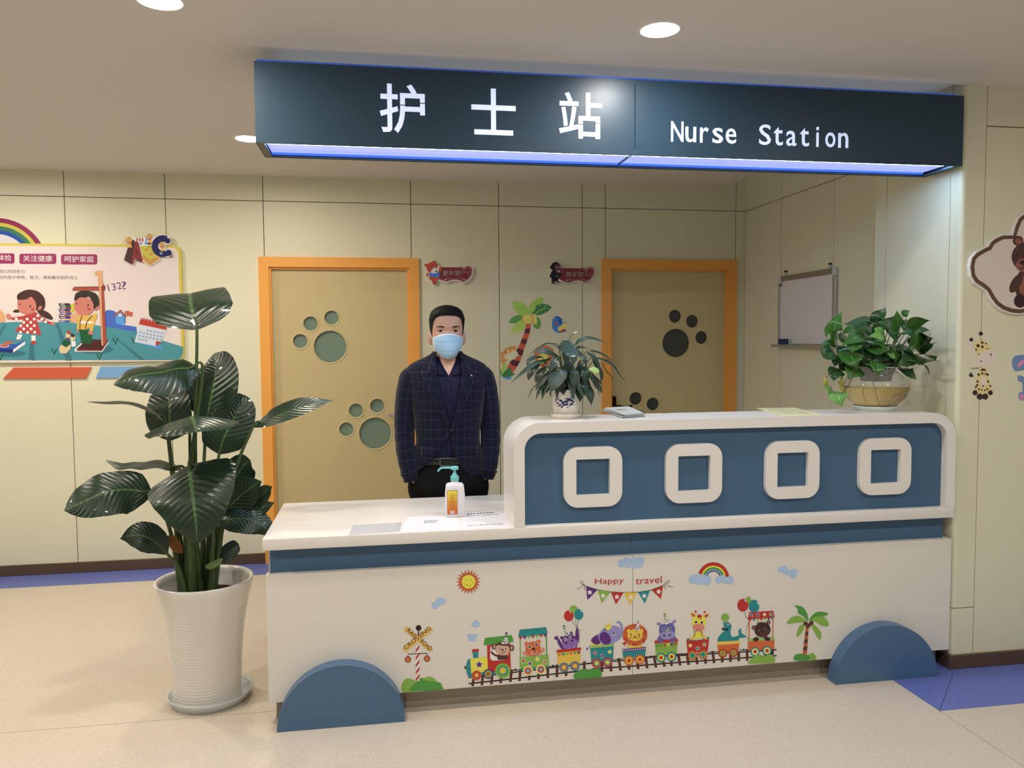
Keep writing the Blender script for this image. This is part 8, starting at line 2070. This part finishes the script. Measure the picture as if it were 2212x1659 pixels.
for s in (-1, 1):
    bm.add(*loftg([R(z, r, r, r * 1.05, s * x, .0) for z, x, r in LEGS], 20, 2.0))
    bm.add(*loftg([R(.005, .036, .13, .05, s * .102, -.015), R(.03, .038, .12, .055, s * .102, -.015), R(.06, .034, .07, .05, s * .101, -.01), R(.10, .034, .045, .045, s * .100, .0)], 20))
    arm = [(PX + s * .165, PY + .01, 1.385), (PX + s * .205, PY + .015, 1.28), (PX + s * .228, PY + .02, 1.12), (PX + s * .222, PY - .01, 1.0), (PX + s * .198, PY - .045, .88), (PX + s * .188, PY - .036, .845)]
    ARMS[s] = arm
    bm.add(*tubeg(arm, [.052, .048, .042, .038, .030, .027], 16, 30))
    # hand sliding into the trouser pocket: palm, four unequal fingers, thumb
    W = Vector((PX + s * .188, PY - .036, .850)); K = Vector((PX + s * .160, PY - .028, .775))
    v, f = ellg((0, 0, 0), (0.017, 0.040, 0.050), 16, 12)
    ax = (K - W).normalized(); c = W.lerp(K, 0.55)
    v = [tuple(c + Vector((p[0], p[1], 0)) + ax * (-p[2])) for p in v]
    bm.add(v, f)
    for i, ln in enumerate((.066, .075, .070, .054)):
        b0 = K + Vector((0, -.030 + i * .020, 0.008)); d1 = ax; d2 = (ax + Vector((-s * .35, 0, 0))).normalized()
        bm.add(*tubeg([b0, b0 + d1 * ln * .5, b0 + d1 * ln * .5 + d2 * ln * .3, b0 + d1 * ln * .45 + d2 * ln * .55], [.0095, .009, .008, .0065], 10, 12))
    t0 = W.lerp(K, 0.35) + Vector((-s * .006, -.030, 0))
    bm.add(*tubeg([t0, t0 + Vector((-s * .012, -.020, -.022)), t0 + Vector((-s * .020, -.026, -.048)), t0 + Vector((-s * .024, -.024, -.066))], [.0125, .011, .0095, .007], 10, 12))
body = bm.build('body', M_skin, person, True)
md = body.modifiers.new('Remesh', 'REMESH'); md.mode = 'VOXEL'; md.voxel_size = 0.0042
sm = body.modifiers.new('Smooth', 'SMOOTH'); sm.factor = 0.5; sm.iterations = 3
bpy.context.view_layer.update()
dg = bpy.context.evaluated_depsgraph_get()
me = bpy.data.meshes.new_from_object(body.evaluated_get(dg))
body.modifiers.clear(); old = body.data; body.data = me; bpy.data.meshes.remove(old)
me.polygons.foreach_set('use_smooth', [True] * len(me.polygons))
if not me.materials: me.materials.append(M_skin)

# face details
M_sclera = mat('eye_white', (214, 206, 200), 0.25); M_iris = mat('dark_iris', (26, 16, 12), 0.12)
for s in (-1, 1):
    c = Vector((PX + s * .0345, PY - .0650, 1.5992)); ER = .0158
    v, f = ellg((0, 0, 0), (ER, ER, ER), 24, 16)
    v = [(c.x + p[0], c.y - p[2], c.z + p[1]) for p in v]
    mi = [1 if i < 24 * 4 else 0 for i in range(len(f))]
    e = obj('eye', v, f, [M_sclera, M_iris], person, True, None, None, mi)
    for name, z0, z1 in (('upper_eyelid', 0.0042, 0.0150), ('lower_eyelid', -0.0150, -0.0052)):
        v = []; f = []
        for i in range(9):
            z = z0 + (z1 - z0) * i / 8
            for j in range(15):
                x = -0.0175 + 0.035 * j / 14
                zz = z - (0.0044 * (x / .0175) ** 2 if name[0] == 'u' else -0.0024 * (x / .0175) ** 2) + (-s * x * 0.02)
                rr = max(0.0, (ER + .0011) ** 2 - zz ** 2 - (x * .82) ** 2)
                v.append((c.x + x, c.y - math.sqrt(rr), c.z + zz))
        f = [(i * 15 + j, i * 15 + j + 1, (i + 1) * 15 + j + 1, (i + 1) * 15 + j) for i in range(8) for j in range(14)]
        obj(name, v, f, M_skin, person, True)
    v = [(c.x + x, c.y - math.sqrt(max(0, (ER + .0015) ** 2 - .0025 ** 2 - (x * .82) ** 2)), c.z + 0.0045 - 0.0044 * (x / .0175) ** 2 - s * x * .02 + dz) for x in [-.0178 + .0356 * j / 12 for j in range(13)] for dz in (-.0010, .0009)]
    obj('lash_line', v, [(2 * j, 2 * j + 2, 2 * j + 3, 2 * j + 1) for j in range(12)], M_hair, person)
    v = []; f = []
    for i in range(11):
        t = i / 10; th = s * (.19 + .52 * t); zc = 1.6165 + .0040 * math.sin(min(1, t * 1.3) * math.pi * .62) - .004 * max(0, t - .6)
        h = .0038 * (1 - .75 * t ** 2) * min(1, .25 + t * 5)
        for k, dz in enumerate((-h, 0, h)):
            v.append(head_pt(th, zc + dz, .0022 if k == 1 else .0008)[:])
    f = [(i * 3 + k, i * 3 + 3 + k, i * 3 + 4 + k, i * 3 + 1 + k) for i in range(10) for k in (0, 1)]
    obj('eyebrow', v, f, mat('brow_hair', (46, 36, 32), 0.7, 0.2), person, True)

# hair: a shell over the scalp with short sides
def hairline(th):
    a = abs(th)
    tab = [(0, 1.674), (.45, 1.672), (.75, 1.664), (.95, 1.650), (1.10, 1.628), (1.22, 1.600), (1.34, 1.572), (1.45, 1.576), (1.60, 1.590), (1.80, 1.585), (1.98, 1.545), (2.3, 1.520), (3.15, 1.505)]
    return interp(tab, min(a, 3.149))
v = []; f = []; NU, NV = 96, 26
for i in range(NU):
    th = -math.pi + 2 * math.pi * i / NU; z0 = hairline(th)
    for k in range(NV + 1):
        t = k / NV; z = z0 + (1.7108 - z0) * (1 - (1 - t) ** 1.4)
        q = (z - 1.58) / .13; q = max(0, min(1, q))
        off = .0035 + (.0135 + .004 * max(0, math.cos(th))) * q ** 1.6
        off *= min(1, .35 + t * 7)
        nzv = noise.noise(Vector((th * 9, z * 30, 1.3))) * .0022 + noise.noise(Vector((th * 40, z * 60, 4.3))) * .0009
        v.append(head_pt(th, z, off + nzv * min(1, t * 5))[:])
for i in range(NU):
    j = (i + 1) % NU
    for k in range(NV): f.append((i * (NV + 1) + k, j * (NV + 1) + k, j * (NV + 1) + k + 1, i * (NV + 1) + k + 1))
f.append(tuple(i * (NV + 1) + NV for i in range(NU)))
obj('hair', v, f, M_hair, person, True)

# face mask with pleats and ear loops
v = []; f = []; mi = []; MU, MV = 28, 30
def mask_pt(u, t, off=0.0):
    hw = .0765 - .010 * max(0, t - .55) / .45
    x = u * hw
    zt = 1.5850 - .022 * abs(u) ** 2.2; zb = 1.4575 + .052 * abs(u) ** 2.4
    z = zt + (zb - zt) * t
    front = interp([(0, .104), (.10, .1125), (.25, .122), (.45, .1245), (.65, .1225), (.85, .112), (1.0, .092)], t)
    y = front - .058 * abs(u) ** 2.1 - .010 * abs(u) ** 6
    side = abs(u) ** 0.7 * (1 - .25 * abs(u))
    for c, w, d in ((.36, .045, .0075), (.58, .045, .0075), (.76, .045, .005)):
        e = (t - c - .05 * (1 - abs(u)) * 0.0) / w
        if 0 <= e < 1: y -= d * side * (1 - e)
    return Vector((PX + x, PY - y - off, z))
for k in range(MV + 1):
    for j in range(MU + 1):
        v.append(mask_pt(-1 + 2 * j / MU, k / MV)[:])
for k in range(MV):
    for j in range(MU):
        f.append((k * (MU + 1) + j, (k + 1) * (MU + 1) + j, (k + 1) * (MU + 1) + j + 1, k * (MU + 1) + j + 1))
        mi.append(1 if k < 2 or k == MV - 1 or j in (0, MU - 1) else 0)
mk = obj('face_mask', v, f, [M_mask, M_maskw], person, True, None, None, mi)
sd = mk.modifiers.new('Solidify', 'SOLIDIFY'); sd.thickness = 0.0012; sd.offset = 1
for s in (-1, 1):
    a, b2 = mask_pt(s, .03), mask_pt(s * .99, .86)
    tube('ear_loop', [a, (PX + s * .0845, PY - .035, 1.577), (PX + s * .0925, PY - .004, 1.592), (PX + s * .097, PY + .012, 1.590)], 0.0015, M_maskw, mk, 6, 14)
    tube('ear_loop', [b2, (PX + s * .080, PY - .030, 1.518), (PX + s * .089, PY + .004, 1.527), (PX + s * .095, PY + .016, 1.545)], 0.0015, M_maskw, mk, 6, 14)

# jacket
JK = [R(.835, .190, .118, .122, 0, .005), R(.88, .187, .120, .122, 0, .003), R(.95, .178, .120, .118), R(1.03, .163, .117, .110), R(1.10, .167, .120, .112), R(1.18, .180, .126, .118), R(1.27, .195, .129, .124),
      R(1.34, .205, .120, .124), R(1.39, .208, .100, .117), R(1.42, .196, .080, .106), R(1.44, .165, .066, .096, 0, .003), R(1.46, .120, .057, .088, 0, .005), R(1.478, .085, .050, .080, 0, .007), R(1.492, .074, .046, .076, 0, .009)]
def jrow(z, off=0.0):
    r = rows_at(JK, z); return (r[0], r[1] + off, r[2] + off, r[3] + off, r[4], r[5])
def edgeR(z):     # wearer's left front edge (right in view)
    return interp([(.835, .150), (.846, .118), (.862, .095), (.90, .062), (.957, .026), (1.02, .008), (1.085, .006), (1.105, .006), (1.20, .030), (1.30, .053), (1.38, .067), (1.44, .066), (1.50, .058)], z)
def edgeL(z):
    return interp([(.835, -.195), (.865, -.182), (.885, -.160), (.915, -.125), (.957, -.085), (1.01, -.043), (1.06, -.010), (1.09, .004), (1.105, .002), (1.20, -.026), (1.30, -.051), (1.38, -.066), (1.44, -.066), (1.50, -.058)], z)
def th_at(row, x, e=2.3):
    return math.asin(max(-1, min(1, math.copysign(abs((x - row[4]) / row[1]) ** (e / 2), x))))
def open_shell(tab_row, zlist, eR, eL, nth=56, off=0.0, wrinkle=0.0):
    v = []; uv = []; f = []
    for z in zlist:
        r = tab_row(z, off); a = th_at(r, eR(z)); b2 = th_at(r, eL(z)) + 2 * math.pi
        prev = None; arc = 0.0; row = []
        for j in range(nth + 1):
            th = a + (b2 - a) * j / nth
            p = ring_pt(r, th)
            if wrinkle:
                d = noise.noise(Vector((th * 1.7, z * 14, 3.1))) * wrinkle + noise.noise(Vector((th * 5, z * 30, 7.7))) * wrinkle * .4
                p += Vector((math.sin(th), -math.cos(th), 0)) * d
            row.append(p)
        for j, p in enumerate(row):
            v.append(p[:])
            th = a + (b2 - a) * j / nth
            uv.append((r[1] * 1.18 * (th if th <= math.pi else th - 2 * math.pi) if abs(th - math.pi) > 1e-6 else r[1] * 3.6, z))
    K = len(zlist); m = nth + 1
    for k in range(K - 1):
        for j in range(nth): f.append((k * m + j, k * m + j + 1, (k + 1) * m + j + 1, (k + 1) * m + j))
    return v, f, uv
zl = [.835, .84, .846, .854, .862, .87, .88, .89] + [.90 + (1.492 - .90) * i / 56 for i in range(57)]
v, f, uv = open_shell(jrow, zl, edgeR, edgeL, 60, 0.0, .0035)
jk = obj('jacket', v, f, M_jacket, person, True, uv)
sd = jk.modifiers.new('Solidify', 'SOLIDIFY'); sd.thickness = 0.003; sd.offset = 1
for s, eg in ((1, edgeR), (-1, edgeL)):                      # lapels and collar
    v = []; uv = []; f = []
    zz = [1.112 + (1.395 - 1.112) * i / 24 for i in range(25)]
    for z in zz:
        t = (z - 1.112) / (1.395 - 1.112); w = .012 + .066 * t ** .9
        for k in range(6):
            q = k / 5; x = eg(z) + s * (w * q - .002); r = jrow(z, .0055 + .003 * math.sin(q * math.pi) * (1 - q * .4))
            p = ring_pt(r, th_at(r, x)); v.append(p[:]); uv.append((x * .9 + z * .22 * s, z * .97 - abs(x) * .22))
    f = [(i * 6 + k, i * 6 + 6 + k, i * 6 + 7 + k, i * 6 + 1 + k) if s < 0 else (i * 6 + k, i * 6 + 1 + k, i * 6 + 7 + k, i * 6 + 6 + k) for i in range(24) for k in range(5)]
    o = obj('lapel', v, f, M_jacket, jk, True, uv)
    sd = o.modifiers.new('Solidify', 'SOLIDIFY'); sd.thickness = 0.0025; sd.offset = 1
    v = []; uv = []; f = []
    zz = [1.400 + (1.492 - 1.400) * i / 12 for i in range(13)]
    for z in zz:
        t = (z - 1.400) / .092; w = .052 - .030 * t
        for k in range(6):
            q = k / 5; x = eg(z) + s * (w * q - .002); r = jrow(z - .030 * q, .006 + .004 * math.sin(q * math.pi))
            th = th_at(r, x); p = ring_pt(r, th); v.append(p[:]); uv.append((x + z * .3, z))
    f = [(i * 6 + k, i * 6 + 6 + k, i * 6 + 7 + k, i * 6 + 1 + k) if s < 0 else (i * 6 + k, i * 6 + 1 + k, i * 6 + 7 + k, i * 6 + 6 + k) for i in range(12) for k in range(5)]
    o = obj('collar', v, f, M_jacket, jk, True, uv)
    sd = o.modifiers.new('Solidify', 'SOLIDIFY'); sd.thickness = 0.0025; sd.offset = 1
    # flap pocket
    v = []; uv = []
    for z in (1.012, .996, .980, .966):
        for k in range(6):
            x = s * (.085 + .058 * k / 5); r = jrow(z, .0032); p = ring_pt(r, th_at(r, x)); v.append(p[:]); r = jrow(z); uv.append((r[1] * 1.18 * th_at(r, x), z))
    f = [(i * 6 + k, i * 6 + 6 + k, i * 6 + 7 + k, i * 6 + 1 + k) if s > 0 else (i * 6 + k, i * 6 + 1 + k, i * 6 + 7 + k, i * 6 + 6 + k) for i in range(3) for k in range(5)]
    o = obj('pocket_flap', v, f, M_jacket, jk, True, uv)
    sd = o.modifiers.new('Solidify', 'SOLIDIFY'); sd.thickness = 0.003; sd.offset = 1
    # sleeve
    path = catmull([(PX + s * .172, PY + .008, 1.412), (PX + s * .196, PY + .010, 1.340), (PX + s * .214, PY + .014, 1.23), (PX + s * .2235, PY + .018, 1.11), (PX + s * .2205, PY - .008, 1.00), (PX + s * .209, PY - .040, .905), (PX + s * .193, PY - .040, .834)], 44)
    v = []; uv = []; f = []; NS = 28
    for k, c in enumerate(path):
        t = k / 44; T = (path[min(k + 1, 44)] - path[max(k - 1, 0)]).normalized()
        A = Vector((0, 1, 0)).cross(T).normalized(); B = T.cross(A)
        rx = interp([(0, .020), (.04, .040), (.12, .056), (.3, .058), (.5, .053), (.7, .050), (.9, .044), (1, .041)], t); ry = rx * interp([(0, 1.2), (.2, 1.22), (1, 1.12)], t)
        for j in range(NS):
            a = 2 * math.pi * j / NS
            wr = 1 + .05 * math.sin(t * 60 + math.sin(a * 2 + s) * 2.2) * max(0, t - .40) + .05 * noise.noise(Vector((a, t * 18, s * 5.0)))
            v.append((c + (A * math.cos(a) * rx + B * math.sin(a) * ry) * wr)[:]); uv.append((a * .052 + .11, c.z * 1.03))
    f = [(k * NS + j, k * NS + (j + 1) % NS, (k + 1) * NS + (j + 1) % NS, (k + 1) * NS + j) for k in range(44) for j in range(NS)] + [tuple(reversed(range(NS)))]
    o = obj('sleeve', v, f, M_jacket, person, True, uv)
    for i in range(3):
        z = .865 + i * .018; cpt = Vector((PX + s * .245, PY - .060 + i * .006, z))
        v, f = ellg(cpt, (.004, .006, .006), 10, 6); obj('cuff_button', v, f, M_button, o, True)
z = 1.098; r = jrow(z, .008); p = ring_pt(r, th_at(r, .010))
v, f = latheg([(0, 0), (.004, 0), (.008, .0015), (.0105, .001), (.0105, -.002)], (0, 0, 0), 20)
obj('jacket_button', [(p.x + q[0], p.y - q[2], p.z + q[1]) for q in v], [tuple(reversed(q)) for q in f], M_button, jk, True)
r = jrow(1.372, .013); p = ring_pt(r, th_at(r, .114))
pn = boxg(-.006, .006, -.0012, .0012, -.0024, .0024, .0008, 2)
obj('lapel_pin', [(p.x + q[0] * .75 + q[2] * .6, p.y + q[1], p.z - q[0] * .66 + q[2] * .75) for q in pn[0]], pn[1], mat('pale_pin', (216, 214, 200), .3, .5, .3), jk)

# shirt
def srow(z, off=0.0):
    r = rows_at(JK, z); return (r[0], r[1] - .012 + off, r[2] - .010 + off, r[3] - .010 + off, r[4], r[5])
SHT = [R(.90, .150, .104, .100), R(.97, .150, .104, .100), R(1.03, .148, .105, .098), R(1.12, .153, .110, .102), R(1.2, .166, .114, .106), R(1.3, .180, .112, .110), R(1.36, .170, .094, .104), R(1.40, .130, .074, .092, 0, .003), R(1.43, .088, .063, .080, 0, .006), R(1.45, .070, .060, .075, 0, .008), R(1.468, .066, .058, .073, 0, .010)]
def shrow(z, off=0.0):
    r = rows_at(SHT, z); return (r[0], r[1] + off, r[2] + off, r[3] + off, r[4], r[5])
vR = lambda z: interp([(.90, .0005), (1.372, .0005), (1.40, .016), (1.44, .036), (1.47, .045)], z)
zl = [.90 + (1.468 - .90) * i / 60 for i in range(61)]
v, f, uv = open_shell(shrow, zl, vR, lambda z: -vR(z), 48, 0.0, .0015)
sh = obj('shirt', v, f, M_shirt, person, True)
sd = sh.modifiers.new('Solidify', 'SOLIDIFY'); sd.thickness = 0.0015; sd.offset = 1
v = []
for z in [.94 + (1.372 - .94) * i / 30 for i in range(31)]:
    for x in (-.015, -.013, .013, .015):
        r = shrow(z, .0028 if abs(x) < .014 else .0008); v.append(ring_pt(r, th_at(r, x))[:])
obj('placket', v, [(i * 4 + k, i * 4 + 1 + k, i * 4 + 5 + k, i * 4 + 4 + k) for i in range(30) for k in range(3)], M_shirt, sh, True)
for z in (1.362, 1.285, 1.208, 1.140):
    r = shrow(z, .0040); p = ring_pt(r, 0.0)
    v, f = latheg([(0, .0006), (.003, .0004), (.0052, .0012), (.0056, -.001)], (0, 0, 0), 16)
    obj('shirt_button', [(p.x + q[0] + .002, p.y - q[2], p.z + q[1]) for q in v], [tuple(reversed(q)) for q in f], M_button, sh, True)
for s in (-1, 1):                                            # shirt collar leaves
    v = []; f = []
    for i in range(15):
        t = i / 14                                           # from the front tip round to the back of the neck
        th = s * (.10 + 3.05 * t)
        if t < .25: topx, topz = .012 + .034 * t / .25, 1.385 + .075 * t / .25
        else: topx, topz = None, 1.460 + .018 * min(1, (t - .25) / .3)
        r = shrow(min(topz, 1.468), .003)
        if topx is not None: pt = ring_pt(r, th_at(r, s * topx))
        else: pt = ring_pt(r, s * (.72 + 2.42 * (t - .25) / .75))
        pt.z = topz
        drop = interp([(0, .012), (.08, .040), (.22, .066), (.40, .050), (1, .040)], t)
        r2 = shrow(max(1.30, topz - drop), .006); out = interp([(0, .006), (.22, .040), (.45, .018), (1, .010)], t)
        pb_ = Vector((pt.x + s * out * (1 if t < .6 else 1 - (t - .6) * 2), pt.y - .010 * max(0, 1 - t * 2.4) + .008 * t, topz - drop))
        lim = ring_pt(r2, th_at(r2, pb_.x - PX)) if t < .5 else None
        if lim is not None: pb_.y = min(pb_.y, lim.y - .002)
        mid = pt.lerp(pb_, .5) + Vector((s * .003, -.003 if t < .5 else .002, 0))
        v += [pt[:], mid[:], pb_[:]]
    f = [(i * 3 + k, i * 3 + 1 + k, i * 3 + 4 + k, i * 3 + 3 + k) if s > 0 else (i * 3 + k, i * 3 + 3 + k, i * 3 + 4 + k, i * 3 + 1 + k) for i in range(14) for k in (0, 1)]
    o = obj('shirt_collar', v, f, M_shirt, sh, True)
    sd = o.modifiers.new('Solidify', 'SOLIDIFY'); sd.thickness = 0.0015; sd.offset = 1

# trousers, belt, shoes
TR = [R(.70, .200, .125, .118), R(.78, .212, .135, .122), R(.82, .208, .132, .121), R(.86, .186, .120, .118), R(.90, .166, .112, .112), R(.945, .160, .110, .108)]
mb = MB()
mb.add(*loftg([R(.735, .200, .120, .115)] + [rows_at(TR, .76 + .185 * i / 12) for i in range(13)], 40))
for s in (-1, 1):
    mb.add(*ellg((PX + s * .160, PY - .026, .770), (.046, .062, .085), 24, 16))
    mb.add(*loftg([R(z, a, fr, bk, s * x, cy) for z, a, fr, bk, x, cy in ((.79, .100, .112, .116, .098, 0), (.70, .099, .105, .110, .099, 0), (.58, .092, .092, .096, .100, 0), (.46, .084, .084, .084, .101, .002), (.30, .078, .078, .080, .102, .004), (.12, .074, .078, .080, .103, .002), (.045, .072, .080, .080, .103, .0))], 28))
tr = mb.build('trousers', M_trous, person, True)
md = tr.modifiers.new('Remesh', 'REMESH'); md.mode = 'VOXEL'; md.voxel_size = 0.009
sm = tr.modifiers.new('Smooth', 'SMOOTH'); sm.factor = 0.5; sm.iterations = 4
md.use_smooth_shade = True
v, f = loftg([R(.918, .1655, .1165, .116), R(.920, .167, .118, .1175), R(.952, .167, .118, .1165), R(.954, .1655, .1165, .115)], 48)
bl = obj('belt', v, f[:-2], M_belt, person, True)
bx0 = PX - .026
box('buckle_frame', bx0 - .027, bx0 + .026, PY - .1265, PY - .1205, .916, .957, M_chrome, bl, 0.002, 2)
box('buckle_plate', bx0 - .0250, bx0 + .0240, PY - .1285, PY - .1262, .918, .955, M_belt, bl, 0.001, 2)
for s in (-1, 1):
    v, f = loftg([R(.0005, .047, .165, .075, s * .103, -.02), R(.016, .048, .168, .076, s * .103, -.02), R(.020, .045, .160, .072, s * .103, -.02), R(.050, .044, .125, .070, s * .103, -.02), R(.075, .040, .070, .066, s * .103, -.015), R(.088, .040, .050, .060, s * .103, -.01)], 32)
    obj('shoe', v, f, M_shoe, person, True)
